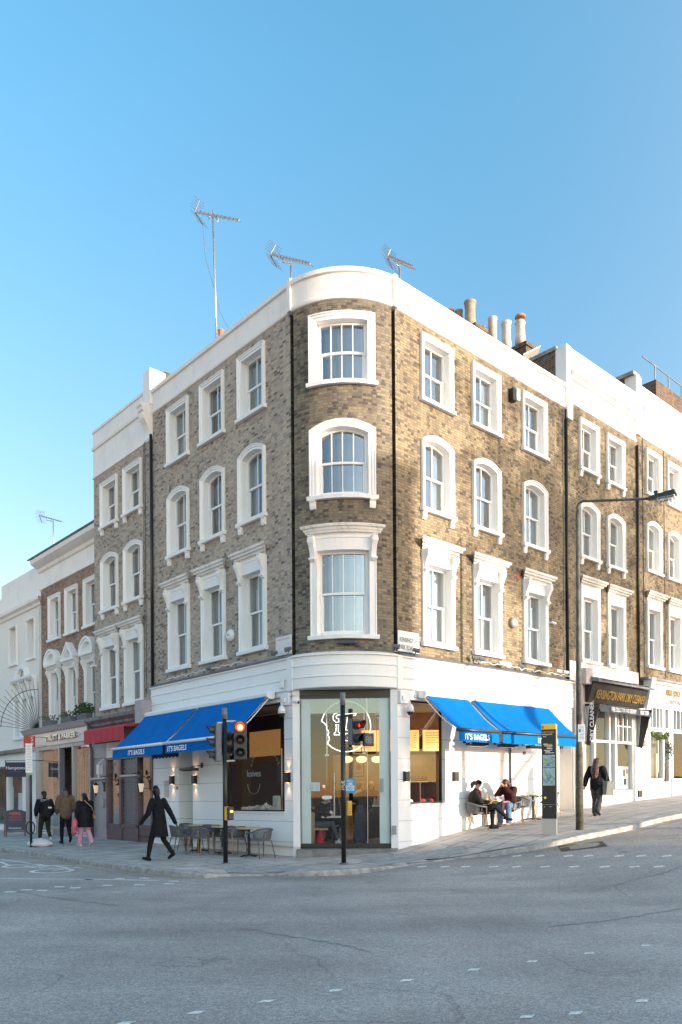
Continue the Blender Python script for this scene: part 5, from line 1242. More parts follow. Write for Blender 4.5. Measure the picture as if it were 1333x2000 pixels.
MB(Disc(FL,2.78,6.14)).lathe([(.17,.0),(.17,.06),(.12,.11),(.02,.12)], (0,0,0), 20).build('bell', M_wplast, r, smooth=True)
MB(FL).box(2.73,2.83,.12,.125,6.12,6.17).build('badge', mat('faded_yellow', (.45,.38,.15), .6), r)
r = thing('alarm_bell', 'round dark and white alarm bell on the sunlit brick between first floor windows', 'alarm', tuple(FR.P(5.15,.02,6.6)))
MB(Disc(FR,5.02,6.63)).lathe([(.16,.0),(.16,.08),(.13,.12),(.02,.13)], (0,0,0), 20).build('bell', mat('grey_plastic', (.25,.26,.27), .4), r, smooth=True)
MB(FR).box(4.93,5.11,.13,.135,6.6,6.66).build('badge', M_wtxt, r)
r = thing('vent_unit', 'black and white box vent under the parapet by the top right window', 'vent', tuple(FR.P(5.1,.02,13.2)))
MB(FR).box(4.94,5.12,.0,.17,13.18,13.54).build('hood', M_black, r, bevel=.01); MB(FR).box(5.10,5.27,.02,.19,13.22,13.58).build('cover', M_wplast, r, bevel=.02)
for u, z in ((5.28,8.0),(7.45,5.6)):
    o = tag(MB(FR).box(u,u+.16,.0,.012,z,z+.22).build('air_brick', mat('terracotta_%d' % int(u), (.30,.10,.07), .8)), 'red terracotta air brick %s' % ('beside the hood of the third first-floor window' if u < 6 else 'low on the brick above the cream fascia end'), 'air brick')
# floodlights on the ledge
def flood(F, u, z, label, d=.18, white=False):
    r = thing('floodlight', label, 'floodlight', tuple(F.P(u,d,z)), 'small floodlights on the shop ledge')
    MB(F).tube([(u,d,z-.02),(u,d,z+.08)], .018, 6).box(u-.05,u+.05,d-.03,d+.03,z-.03,z-.01).build('bracket', M_lead, r)
    MB(F).tube([(u-.07,d-.02,z+.12),(u+.08,d+.05,z+.09)], [.045,.06], 10).build('head', M_wplast if white else mat('grey_floodlight', (.12,.13,.14), .4), r)
flood(FL, .55, 5.2, 'small grey floodlight under the blank nameplate', .2); flood(FL, -.02, 5.22, 'small grey floodlight at the left joint of the bow', .2)
flood(FB, 1.25, 5.22, 'small grey floodlight at the right joint of the bow', .2); flood(FR, .55, 5.2, 'small grey floodlight under the KENSINGTON PARK ROAD sign', .2)
flood(FR, 3.0, 5.26, 'grey floodlight on the ledge under the second first-floor window', .18); flood(FR, 3.28, 5.26, 'dark floodlight right beside the grey one on the ledge', .18)
flood(FR, 5.2, 5.24, 'dark small floodlight in the middle of the cabled ledge', .18); flood(FR, 7.2, 5.28, 'pale floodlight near the cream end of the ledge', .2, True); flood(FR, 7.6, 5.28, 'pale floodlight closest to the right drainpipe', .2, True)
flood(FL, 3.6, 5.2, 'small floodlight on the left ledge under the middle window', .2)
tag(MB(FB).box(-.12,.28,.02,.14,5.36,5.45).box(.3,.38,.02,.16,5.30,5.40).build('ledge_lamp', mat('dark_box', (.04,.045,.05), .5), None, bevel=.01), 'dark slim lamp unit on the brick above the bow fascia', 'lamp')
tag(MB(FR).tube([(4.1,.2,5.33),(4.55,.24,5.33)], [.05,.07], 10).build('ledge_spotlight', M_cream, None), 'pale cylindrical spotlight lying along the right ledge', 'lamp')
# heaters
def heater(F, u, z, label, D=.45, m=None, w=.42, grp='black bar heaters on the cafe'):
    r = thing('bar_heater', label, 'heater', tuple(F.P(u,.05,z)), grp)
    MB(F).tube([(u-.05,.04,z+.12),(u-.05,D*.6,z+.10),(u-.05,D,z+.05)], .015, 6).box(u-.1,u,.03,.06,z+.05,z+.2).build('bracket', M_black, r)
    MB(F).hexa([(u-w,D-.07,z-.05),(u+w,D-.07,z-.05),(u+w,D+.08,z-.02),(u-w,D+.08,z-.02),(u-w,D-.07,z+.03),(u+w,D-.07,z+.03),(u+w,D+.08,z+.05),(u-w,D+.08,z+.05)]).build('housing', m or M_black, r, bevel=.01)
    MB(F).box(u-w+.05,u+w-.05,D-.05,D+.06,z-.058,z-.052).build('grille', M_steel, r)
heater(FR, 2.75, 2.95, 'black bar heater under the narrow blue awning'); heater(FR, 4.15, 2.95, 'black bar heater in the middle under the wide blue awning'); heater(FR, 5.55, 2.95, 'black bar heater nearest the map post under the wide awning')
heater(FL, 4.35, 2.42, 'black bar heater right of the side door under the left awnings')
M_silv = mat('silver_heater', (.35,.36,.38), .35, .7)
heater(FL, 10.2, 2.28, 'silver bar heater left of the punched steel shutter', .45, M_silv, .55, 'silver bar heaters on the restaurant'); heater(FL, 8.0, 2.32, 'silver bar heater right of the punched steel shutter', .45, M_silv, .55, 'silver bar heaters on the restaurant')
def lantern(F, u, z, label):
    r = thing('wall_lantern', label, 'lantern', tuple(F.P(u,.05,z)), 'black carriage lanterns on the restaurant')
    mb = MB(F); mb.box(u-.05,u+.05,.05,.08,z-.1,z+.25)
    mb.tube([(u,.07,z+.1),(u,.16,z+.30),(u,.3,z+.36),(u,.38,z+.28),(u,.38,z+.2)], .014, 6); mb.build('bracket', M_black, r)
    c = F.P(u,.38,z); MB().lathe([(.01,.24),(.03,.2),(.10,.14),(.11,.12)], tuple(c), 6).lathe([(.045,-.16),(.03,-.2),(.01,-.28)], tuple(c), 6).build('cap', M_black, r)
    MB().lathe([(.095,.12),(.05,-.15)], tuple(c), 6).build('lamp_glass', mat('lantern_glass', (.5,.42,.3), .2, emit=(1,.75,.45), es=.1), r)
lantern(FL, 10.62, 1.95, 'black carriage lantern on the taupe pilaster left of the restaurant window'); lantern(FL, 7.35, 1.95, 'black carriage lantern right of the restaurant shutter')
tag(MB(FL).box(10.62,10.8,.05,.12,1.3,1.62).build('intercom', mat('grey_intercom', (.35,.36,.38), .4, .3), None, bevel=.01), 'grey intercom box on the pilaster beneath the lantern', 'intercom')
tag(MB(FL).tube([(10.62,.08,3.0),(10.62,.25,2.85),(10.62,.28,2.2)], .03, 8).box(10.55,10.7,.15,.32,2.45,2.8).build('speaker', M_wplast, None, bevel=.02), 'white outdoor speaker fixed above the left lantern', 'speaker')
tag(MB(FL).box(5.66,5.78,.03,.045,1.85,1.95).build('wall_sticker', mat('orange_sticker', (.6,.25,.08), .6)), 'tiny orange notice on the wall under the left lamp', 'sticker')
tag(MB(FR).box(5.5,5.62,.031,.05,2.72,2.84).build('wall_plaque', mat('brown_plaque', (.2,.1,.06), .6)), 'tiny brown plaque on the wall under the heaters', 'plaque')
tag(MB(FC).box(CLEN-.10,CLEN+.0,.06,.13,.62,.84).build('door_bell', mat('grey_bell', (.28,.30,.31), .4), None, bevel=.01), 'grey door release box low on the right corner pier', 'control box')
# ---------------------------------------------------------------- traffic signals
M_sig = mat('signal_grey_black', (.035,.036,.04), .45, var=.15); M_sigback = mat('signal_grey', (.16,.16,.17), .5, var=.15)
M_redon = mat('red_signal_lit', (.9,.05,.02), .4, emit=(1,.02,.01), es=2.2); M_redhot = mat('red_signal_core', (1,.5,.3), .4, emit=(1,.30,.06), es=2.2)
M_redoff = mat('dark_red_lens', (.035,.004,.004), .3); M_ambo = mat('dark_amber_lens', (.03,.006,.004), .3); M_grno = mat('dark_green_lens', (.004,.02,.012), .3)
M_ylw = mat('yellow_button_box', (.62,.36,.03), .4, var=.1)
class Rot:
    """local frame: x to the side, y forward, z up, turned by a about z at a point"""
    def __init__(s, c, a): s.c, s.ca, s.sa = Vector(c), math.cos(a), math.sin(a)
    def P(s, x, y, z): return Vector((s.c.x+x*s.ca-y*s.sa, s.c.y+x*s.sa+y*s.ca, s.c.z+z))
def facing(c, to):                                   # angle so that local +y looks at a point
    d = Vector(to)-Vector(c); return math.atan2(-d.x, d.y)
def head(c, a, parent, lenses, org, back=M_sigback, hoodlen=.2, w=.15, vis=True):
    F = Rot(c, a); n = len(lenses); h = .30
    o = MB(F).box(-w, w, -.13, .0, -h*n/2, h*n/2).build('signal_head', M_sigback if back else M_sig, parent, bevel=.015)
    MB(F).box(-w+.005, w-.005, .0, .02, -h*n/2+.005, h*n/2-.005).build('face', M_sig, o, bevel=.006)
    for i, l in enumerate(lenses):
        z = h*n/2-h*(i+.5)
        if l is None: continue
        MB(F).ring([(.095*math.cos(R_(k*15)), z+.095*math.sin(R_(k*15))) for k in range(25)], [(.108*math.cos(R_(k*15)), z+.108*math.sin(R_(k*15))) for k in range(25)], [(0,.02),(0,.05),(1,.05),(1,.02)]).build('lens_rim', M_sig, o)
        st = MB(F)                                     # visor open at the bottom
        for k in range(18):
            g0, g1 = R_(-35+k*250/18), R_(-35+(k+1)*250/18); l0, l1 = hoodlen*(.55+.45*math.sin(max(0, min(math.pi, g0)))), hoodlen*(.55+.45*math.sin(max(0, min(math.pi, g1))))
            st.poly([(.105*math.cos(g0),.03,z+.105*math.sin(g0)),(.105*math.cos(g1),.03,z+.105*math.sin(g1)),(.115*math.cos(g1),.03+l1,z+.115*math.sin(g1)),(.115*math.cos(g0),.03+l0,z+.115*math.sin(g0))])
        st.build('visor', M_sig, o, smooth=True, fixn=False)
        MB(Disc2(F, z)).lathe([(.097,.025),(.08,.040),(.04,.052),(.005,.055)], (0,0,0), 20).build('lens', l, o, smooth=True)
        if l is M_redon: MB(Disc2(F, z)).lathe([(.065,.050),(.03,.058),(.005,.06)], (0,0,0), 20).build('lamp_glass', M_redhot, o, smooth=True)
    return o
class Disc2:
    def __init__(s, F, z): s.F, s.z = F, z
    def P(s, x, y, z): return s.F.P(x, z, s.z+y)
CAMP = (0,0,1.7)
# left signal
b = gat(441, 1687); zt = aty(436, 1383, b.y).z
T1 = thing('traffic_light', 'traffic signal on a black post at the left kerb with its red light shining', 'traffic light', tuple(b), 'traffic lights at the corner')
MB().tube([(b.x,b.y,b.z-.05),(b.x,b.y,zt-.26)], .057, 16).build('pole', M_black, T1, smooth=True)
MB().tube([(b.x,b.y,zt-.27),(b.x,b.y,zt)], .062, 16).lathe([(.1,0),(.1,.012),(.07,.02)], tuple(b), 16).build('pole_cap', M_sigback, T1, smooth=True)
c = aty(469.5, 1446, b.y-.25); head(c, facing(c, (-.3,0,1.7)), T1, [M_redon, M_ambo, M_grno], b)
c2 = aty(421, 1451, b.y-.0); head(c2, math.pi/2+.25, T1, [M_redoff, M_ambo, M_grno], b)
c3 = aty(447, 1452, b.y+.22); head(c3, -math.pi/2-.5, T1, [M_redoff, M_grno], b, w=.12)
MB().tube([tuple(aty(441,1409,b.y)), tuple(aty(460,1409,b.y-.12))], .022, 8).tube([tuple(aty(441,1487,b.y)), tuple(aty(458,1486,b.y-.12))], .022, 8).tube([tuple(aty(441,1412,b.y)), tuple(aty(425,1412,b.y))], .02, 8).build('bracket', M_cream, T1)
c = aty(449.5, 1589, b.y-.08); F = Rot(c, facing(c, (8,8,1.7)))
MB(F).box(-.075,.075,-.08,.06,-.16,.16).build('button_box', M_sig, T1, bevel=.02); MB(Rot(aty(444,1589,b.y-.09), facing(c,(-6,4,1.7)))).box(-.06,.06,.0,.03,-.165,.165).build('button_panel', M_ylw, T1, bevel=.01)
MB(F).box(-.04,.04,.06,.066,.02,.07).build('wait_lamp', mat('wait_lamp', (1,.4,.1), .4, emit=(1,.42,.1), es=.7), T1)
# right signal
b = gat(672, 1687); zt = aty(668, 1353, b.y).z
T2 = thing('traffic_light', 'pedestrian signal on a black post in front of the glass doors, red lens seen edge-on', 'traffic light', tuple(b), 'traffic lights at the corner')
MB().tube([(b.x,b.y,b.z-.05),(b.x,b.y,zt-.29)], .057, 16).build('pole', M_black, T2, smooth=True)
MB().tube([(b.x,b.y,zt-.30),(b.x,b.y,zt)], .062, 16).lathe([(.1,0),(.1,.012),(.07,.02)], tuple(b), 16).build('pole_cap', M_sigback, T2, smooth=True)
F2 = R_(0); a = facing((0,0,0), (1.1,-1,0))
c = aty(696, 1430, b.y-.05); h = head(c, a, T2, [M_redoff, M_sig], b, hoodlen=.24)
MB(Rot(c, a)).lathe([(.01,0)]*2) if False else None
MB(Disc2(Rot(c, a), .15)).lathe([(.028,.058),(.015,.062),(.005,.064)], (-.05,0,0), 16, sx=.6, sy=1.3).build('lamp_glass', M_redon, h, smooth=True)
c = aty(721, 1445, b.y-.15); F = Rot(c, facing((0,0,0), (.35,-1,0)))
cd_ = MB(F).box(-.13,.13,-.10,.0,-.15,.15).build('countdown_unit', M_sig, T2, bevel=.012)
MB(Disc2(F, 0)).lathe([(.118,.0),(.118,.03),(.105,.03),(.10,.012),(.005,.014)], (0,0,0), 24).build('countdown_face', mat('grey_display', (.10,.105,.11), .5), cd_)
mb = MB(F)
for sx in (-.045,.045):
    for q in (-.03,.03): mb.box(sx+q-.006,sx+q+.006,.015,.018,-.06,-.005).box(sx+q-.006,sx+q+.006,.015,.018,.005,.06)
    for q in (-.063,0,.063): mb.box(sx-.025,sx+.025,.015,.018,q-.005,q+.005)
mb.build('digits', mat('unlit_digits', (.3,.3,.3), .5), cd_)
MB().tube([tuple(aty(673,1398,b.y)), tuple(aty(690,1398,b.y-.02))], .03, 8).build('bracket', M_sig, T2)
MB().tube([tuple(aty(673,1462,b.y)), tuple(aty(690,1462,b.y-.02))], .03, 8).build('bracket', mat('grey_green_bracket', (.10,.18,.16), .5), T2)
c = aty(682, 1579, b.y-.06); F = Rot(c, facing(c, (6,4,1.7)))
MB(F).box(-.055,.055,-.05,.06,-.17,.17).build('button_box', M_ylw, T2, bevel=.012)
mb = MB(F)
for k in range(6): mb.box(-.04,.04,.06,.063,-.13+k*.045,-.122+k*.045)
mb.build('button_text', M_ink, T2)
mb = MB(Rot((b.x,b.y,0), facing(b, CAMP)))
for k in range(26):
    x = random.uniform(-.035,.035); z = aty(672,1535,b.y).z+random.uniform(-.1,.1); mb.box(x,x+.012,.058,.060,z,z+random.uniform(.01,.03))
mb.build('torn_sticker', M_wtxt, T2)
# blue notice on the glass door
c = onf(FC, 684.5, 1535); r = tag(MB(FC).box(c[0]-.12,c[0]+.12,.012,.018,c[1]-.19,c[1]+.19).build('door_notice', mat('blue_notice', (.06,.30,.55), .5)), 'pale blue PLEASE USE OTHER DOOR notice on the glass right of the black post', 'notice')
text('lettering', 'Please', .07, M_wtxt, FC, c[0], .019, c[1]+.10, r, ext=.001, shear=.2)
for k, s_ in enumerate(('USE', 'OTHER', 'DOOR')): text('lettering', s_, .085, M_wtxt, FC, c[0], .019, c[1]+.02-k*.075, r, ext=.001, off=.003, sx=.85)
c = onf(FC, 614, 1537); r = tag(MB(FC).box(c[0]-.15,c[0]+.15,.012,.018,c[1]-.11,c[1]+.11).build('door_notice', mat('pale_notice', (.50,.60,.62), .5)), 'pale translucent notice on the left frosted edge of the glass doors', 'notice')
mb = MB(FC)
for k in range(6): mb.box(c[0]-.12,c[0]+.0,.018,.020,c[1]+.07-k*.03,c[1]+.078-k*.03).box(c[0]+.03,c[0]+.12,.018,.020,c[1]+.07-k*.03,c[1]+.078-k*.03)
mb.build('print', M_lead, r)
c = onf(FC, 641, 1558); tag(MB(FC).prism([(c[0]-.09+.06*math.cos(R_(a)),c[1]+.045*math.sin(R_(a))) for a in range(90,271,20)]+[(c[0]+.05+.06*math.cos(R_(a)),c[1]+.045*math.sin(R_(a))) for a in range(-90,91,20)], .012, .016).build('door_plate', M_wplast), 'white rounded pull plate on the left glass door leaf', 'door plate')
c = onf(FC, 746, 1534); tag(MB(FC).box(c[0]-.03,c[0]+.05,.0,.05,c[1]-.17,c[1]+.17).build('card_reader', mat('greyblue_box', (.25,.32,.35), .4), None, bevel=.01), 'grey-blue card reader on the right frosted strip of the glass doors', 'card reader')
# ---------------------------------------------------------------- neon sign behind the glass
M_neon = mat('white_neon', (1,1,1), .4, emit=(1,.97,.95), es=.5)
class NF:
    def __init__(s): s.c = onf(FC, 676, 1419, -.35)
    def P(s, x, y, z): return FC.P(s.c[0]+x, -.35+y, s.c[1]+z)
nf = NF(); N1 = thing('neon_sign', 'round white neon sign with curly letters hanging behind the glass doors', 'neon sign', tuple(nf.P(0,0,-.7)))
def npt(x, y): return ((x-510)/213*.64, 0, (690-y)/213*.64)
arc = [(510+213*math.cos(R_(a)), 690-218*math.sin(R_(a))) for a in range(168, -140, -6)]
bite = [(510+213*math.cos(R_(-138)), 690-218*math.sin(R_(-138))),(355,822),(368,800),(362,775),(352,762),(362,745),(356,722),(344,710),(345,690),(335,672),(318,655),(300,645),(298,632),(302,645)]
MB(nf).tube([npt(*p) for p in arc+bite], .011, 8, caps=True).build('neon_tube', M_neon, N1, smooth=True)
g1 = [(445,575),(415,578),(400,600),(402,630),(425,655),(450,650),(448,622),(432,622),(425,605),(440,592),(560,578),(590,582),(602,572),(595,595),(560,598),(525,590),(520,640),(508,722),(545,725)]
MB(nf).tube([npt(*p) for p in g1], .009, 8).build('neon_tube', M_neon, N1, smooth=True)
g2 = [(420,675),(446,675),(444,740),(456,745),(456,762),(408,762),(408,748),(420,742),(428,690),(420,675)]
MB(nf).tube([npt(*p) for p in g2], .009, 8).build('neon_tube', M_neon, N1, smooth=True)
g3 = [(520+26*math.cos(R_(a)), 782-32*math.sin(R_(a))) for a in range(30, 330, 15)]+[(524,790),(545,802)]
MB(nf).tube([npt(*p) for p in g3], .009, 8).build('neon_tube', M_neon, N1, smooth=True)
MB(nf).tube([(-.50,-.03,1.0),(-.50,-.03,-.72)], .016, 6).tube([(.47,-.03,1.0),(.47,-.03,-.68)], .016, 6).box(-.55,-.45,-.05,.0,-.76,-.72).box(.42,.52,-.05,0,-.72,-.68).build('hanging_bar', M_wplast, N1)
# arched lettering on the left window
Wt = thing('window_lettering', 'arched yellow NEW YORK BAGELS lettering on the left cafe window', 'window lettering', tuple(FL.P(1.4,-.13,2.6)))
s_ = 'NEW YORK BAGELS'; M_yt = mat('yellow_lettering', (.42,.44,.12), .6)
for i, ch in enumerate(s_):
    if ch == ' ': continue
    a = R_(155-130*i/(len(s_)-1)); uu = 1.45-.62*math.cos(a); zz = 2.15+.72*math.sin(a)
    class RotL:
        def P(s, u, d, z):
            q = a-math.pi/2; du, dz = u, z; return FL.P(1.45-(.62*math.cos(a)+(du*math.cos(q)-dz*math.sin(q)))*1.0, -.125+d, zz+(du*math.sin(q)+dz*math.cos(q)))
    text('lettering', ch, .13, M_yt, RotL(), 0, .0, 0, Wt, ext=.001)
M_ghost = mat('etched_white', (.45,.48,.50), .7)
text('lettering', 'knives', .26, M_ghost, FL, 1.95, -.125, 2.15, Wt, rev=-1, ext=.001)
MB(FL).tube([(1.95+.28*math.cos(R_(a)), -.122, 1.95+.28*math.sin(R_(a))) for a in range(180, 361, 12)], .004, 4).build('ring', M_ghost, Wt)
# ---------------------------------------------------------------- map monolith
b = gat(1074, 1631); M_anth = mat('anthracite_panel', (.016,.020,.025), .25, var=.1); M_mapy = mat('signal_yellow', (.72,.42,.02), .4)
c = Vector((b.x, b.y, b.z)); w = .155; T = thing('map_post', 'tall dark wayfinding post with yellow top and street map, beside the kerb on the right', 'wayfinding sign', tuple(b))
F = Rot(c, facing(c, (-3.2,0,0))+math.pi*0); top = aty(1073, 1415, b.y).z-b.z
MB(F).box(-w-.035,w+.0,-.10,.0,0,top).build('side_frame', mat('stainless_edge', (.62,.58,.54), .28, .9), T, bevel=.005)
mw = .175
MB(F).box(-mw,mw,.001,.035,0,.40).build('plinth', mat('brushed_plinth', (.42,.41,.40), .4, .5), T, bevel=.004)
pa = MB(F).box(-mw,mw,.001,.035,.402,top-.13).build('front_panel', M_anth, T, bevel=.003)
MB(F).box(-mw,mw,-.02,.04,top-.128,top+.004).build('top_band', M_mapy, T, bevel=.004)
mp_ = MB(F)
M_map = mat('map_ground', (.30,.42,.44), .5); M_mapg = mat('map_park', (.30,.50,.12), .5); M_mapl = mat('map_street', (.08,.10,.12), .5)
zt2 = top-.13
# local z ranges read from the picture: panel is top..0.4
def zz(f): return .402+(zt2-.402)*(1-f)
MB(F).box(-mw+.03,mw-.03,.036,.038,zz(.425),zz(.285)).box(-mw+.03,mw-.03,.036,.038,zz(.628),zz(.432)).build('map_panel', M_map, pa)
random.seed(11); mb = MB(F)
for z0, z1 in ((zz(.425),zz(.285)),(zz(.628),zz(.432))):
    for k in range(22):
        x, z = random.uniform(-mw+.04,mw-.04), random.uniform(z0+.02,z1-.02); a = random.choice((.5,2.1,1.2,-.3))+random.uniform(-.2,.2); l = random.uniform(.05,.13)
        p0 = Vector((x-math.cos(a)*l, z-math.sin(a)*l)); p1 = Vector((x+math.cos(a)*l, z+math.sin(a)*l))
        cl = lambda p: (max(-mw+.032,min(mw-.032,p.x)), .0395, max(z0+.004,min(z1-.004,p.y)))
        mb.tube([cl(p0), cl(p1)], .0022, 4)
mb.build('map_streets', M_mapl, pa)
mb = MB(F)
for x, f in ((.02,.33),(.08,.36),(.05,.50),(-.02,.55),(.0,.60)): mb.hexa([(x-.04,.0385,zz(f)-.02),(x+.05,.0385,zz(f)-.04),(x+.05,.0395,zz(f)-.04),(x-.04,.0395,zz(f)-.02),(x-.04,.0385,zz(f)+.01),(x+.05,.0385,zz(f)-.015),(x+.05,.0395,zz(f)-.015),(x-.04,.0395,zz(f)+.01)])
mb.build('map_parks', M_mapg, pa)
text('lettering', 'LADBROKE GROVE', .045, M_mapy, F, -mw+.02, .036, zz(.03), pa, rev=-1 if False else 1, ext=.001, align='LEFT', sx=.7)
# (seen from the front the local x of Rot runs right to left, so lettering there is reversed)
bpy.data.objects.remove([o for o in kids(pa) if o.name.startswith('lettering')][0])
text('lettering', 'LADBROKE GROVE', .042, M_mapy, F, mw-.02, .036, zz(.035), pa, rev=-1, ext=.001, align='LEFT', sx=.8)
text('lettering', 'Kensington Park', .046, M_wtxt, F, mw-.02, .036, zz(.06), pa, rev=-1, ext=.001, align='LEFT', sx=.8)
text('lettering', 'Road', .046, M_wtxt, F, mw-.04, .036, zz(.085), pa, rev=-1, ext=.001, align='LEFT', sx=.8)
mb = MB(F)
for f, l, ind in ((.165,.10,.02),(.185,.2,.04),(.20,.12,.1),(.215,.14,.1),(.235,.2,.03),(.25,.12,.06),(.265,.22,.06)): mb.box(mw-.03-ind-l, mw-.03-ind, .036, .0375, zz(f), zz(f)+.012)
mb.build('small_print', M_wtxt, pa)
MB(F).box(mw-.26,mw-.05,.036,.0375,zz(.17),zz(.17)+.012).build('small_print', M_mapy, pa)
MB(F).prism([(.095+.03*math.cos(k*.52), zz(.765)+.03*math.sin(k*.52)) for k in range(12)], .036, .038).build('locator_dot', mat('yellow_dot', (.8,.7,.05), .5), pa)
MB(F).box(-mw,mw,.036,.037,zz(.845),zz(.842)).box(.10,.12,.036,.038,zz(.875),zz(.86)).box(-.06,.0,.036,.038,zz(.87),zz(.862)).build('small_print', mat('faint_print', (.25,.26,.27), .5), pa)
# stick figure on the yellow band
MB(F).tube([(.13,.045,top-.03),(.13,.045,top-.06)], .008, 6).tube([(.13,.045,top-.06),(.14,.045,top-.10)], .005, 5).tube([(.13,.045,top-.06),(.115,.045,top-.10)], .005, 5).build('walker_symbol', M_ink, T)
# ---------------------------------------------------------------- lamp post
b = gat(1133, 1621); T = thing('street_lamp', 'tall dark street lamp whose arm reaches right over the road', 'street lamp', tuple(b))
M_post = mat('weathered_post', (.075,.075,.07), .6, var=.7, scale=6, bump=.3)
z1 = aty(1132, 1400, b.y).z-b.z; zt = aty(1128, 1003, b.y).z-b.z
MB(Rot(b,0)).lathe([(.098,-.05),(.094,1.2),(.088,2.05),(.07,2.3),(.068,z1*.9)], (0,0,0), 20).build('lower_pole', mat('mossy_post', (.075,.07,.05), .8, var=.8, scale=7, bump=.6), T, smooth=True)
MB(Rot(b,0)).lathe([(.070,z1*.9),(.066,5.0),(.064,5.02),(.056,5.2),(.05,zt),(.045,zt+.01)], (0,0,0), 20).build('upper_pole', M_post, T, smooth=True)
q = [(1128,1006),(1128,990),(1130,986),(1134,984),(1150,983.5),(1268,971)]
hd = FR.N*2.1+FR.U*.0
def arm(px, py, t): p = aty(px, py, b.y+hd.y*t); return tuple(p)
e_ = aty(1290, 972, b.y+hd.y); a0 = Vector((b.x,b.y,b.z+zt)); 
pts = [a0, a0+Vector((0,0,.15)), a0+Vector((.03,-.02,.25))]; a1 = pts[-1]; e0 = aty(1268, 974, b.y+hd.y*.88)
pts += [a1.lerp(e0, .06)+Vector((0,0,.05)), a1.lerp(e0, .2)+Vector((0,0,.04)), e0]
MB().tube([tuple(p) for p in pts], .032, 10).build('arm', M_post, T, smooth=True)
e1 = aty(1323, 966, b.y+hd.y*1.1); dv = (e1-e0); L_ = dv.length; dv.normalize(); ang = math.atan2(dv.y, dv.x)
F = Rot(e0, ang)
lh = MB(F).loft([]) if False else None
mb = MB(F); mb.hexa([(-.02,-.07,-.05),(L_,-.13,-.03),(L_,.13,-.03),(-.02,.07,-.05),(.02,-.05,.06),(L_-.05,-.09,.10),(L_-.05,.09,.10),(.02,.05,.06)])
lh = mb.build('lamp_head', M_sig, T, bevel=.03)
MB(F).box(.12,.2,-.03,.03,.09,.15).build('sensor', M_sig, lh)
M_bowl = glassm('lamp_bowl', (.8,.8,.8), 1.0, base=.25)
MB(F).hexa([(L_*.35,-.09,-.13),(L_*.9,-.09,-.11),(L_*.9,.09,-.11),(L_*.35,.09,-.13),(L_*.3,-.11,-.035),(L_*.96,-.11,-.03),(L_*.96,.11,-.03),(L_*.3,.11,-.035)]).build('bowl', M_bowl, lh, bevel=.03)
c = aty(1136.5, 1432, b.y-.1); F = Rot(c, facing(c, (-1,0,0)))
s_ = MB(F).box(-.085,.085,-.01,.0,-.22,.22).build('parking_plate', M_wplast, T, bevel=.005)
MB(F).box(.02,.06,.001,.003,.02,.10).build('parking_symbol', mat('parking_blue', (.05,.15,.5), .5), s_)
mb = MB(F)
for k in range(10): mb.box(-.065,.01 if 2 < k < 6 else .06,.001,.003,.17-k*.036,.178-k*.036)
mb.build('small_print', M_lead, s_)
# ---------------------------------------------------------------- left parking sign pole with cycle hoop
b = gat(61, 1655); T = thing('sign_pole', 'slim black parking sign pole with a cycle hoop at the left kerb', 'sign post', tuple(b))
zt = aty(59, 1457, b.y).z
MB().tube([(b.x,b.y,b.z-.05),(b.x,b.y,zt)], .038, 12).build('pole', M_black, T, smooth=True)
c = aty(56.5, 1481, b.y-.08); F = Rot(c, facing(c, (0,0,0)))
s_ = MB(F).box(-.10,.10,-.01,.0,-.46,.46).build('parking_plate', M_wplast, T, bevel=.005)
mb = MB(F)
for k in range(17): mb.box(-.075,.07,.001,.003,.40-k*.05,.412-k*.05)
mb.build('small_print', M_lead, s_)
MB(F).box(-.10,.05,.001,.004,-.53,-.47).build('green_tag', mat('green_tag', (.12,.5,.12), .5), s_)
c = aty(59.5, 1617, b.y-.02); F = Rot((c.x,c.y,c.z), facing(c, (0,0,0)))
MB(F).tube([(.125*math.cos(R_(k*15)), .05, .20*math.sin(R_(k*15))) for k in range(25)], .022, 8).build('cycle_hoop', M_black, T, smooth=True)
# white sack
c = gat(78, 1654); mb = MB(Rot(c,0)); random.seed(3)
mb.lathe([(.30,0),(.40,.06),(.38,.14),(.26,.21),(.10,.25),(.02,.26)], (0,0,0), 26, sx=1, sy=.7)
for i, v in enumerate(mb.v): mb.v[i] = v+Vector((random.uniform(-.03,.03), random.uniform(-.03,.03), random.uniform(-.015,.02)))
tag(mb.build('rubbish_sack', mat('white_plastic_sack', (.62,.60,.62), .35, bump=.6, bscale=12), None, smooth=True, origin=c), 'white plastic rubbish sack slumped at the foot of the parking sign pole', 'rubbish bag')
# A-board
c = gat(30, 1634); F = Rot(c, facing(c, (-2,0,0)))
T = thing('pavement_board', 'black wooden A-board with red and white writing outside the far left agency', 'sign board', tuple(c))
M_wd = mat('board_wood', (.14,.06,.035), .5, var=.2); M_chalk = mat('navy_board', (.03,.035,.06), .5)
def lean(z): return .28-.25*z/1.05
mb = MB(F)
for x in (-.40,.36): mb.hexa([(x,lean(0)-.03,0),(x+.04,lean(0)-.03,0),(x+.04,lean(0),0),(x,lean(0),0),(x,lean(1.0)-.03,.98),(x+.04,lean(1.0)-.03,.98),(x+.04,lean(1.0),.98),(x,lean(1.0),.98)])
for x in (-.36,.32): mb.hexa([(x,-lean(0),0),(x+.04,-lean(0),0),(x+.04,-lean(0)+.03,0),(x,-lean(0)+.03,0),(x,-.03,.98),(x+.04,-.03,.98),(x+.04,0,.98),(x,0,.98)])
mb.hexa([(-.4,lean(.2)-.03,.17),(.4,lean(.2)-.03,.17),(.4,lean(.2),.17),(-.4,lean(.2),.17),(-.4,lean(.25)-.03,.22),(.4,lean(.25)-.03,.22),(.4,lean(.25),.22),(-.4,lean(.25),.22)])
mb.build('frame', M_wd, T)
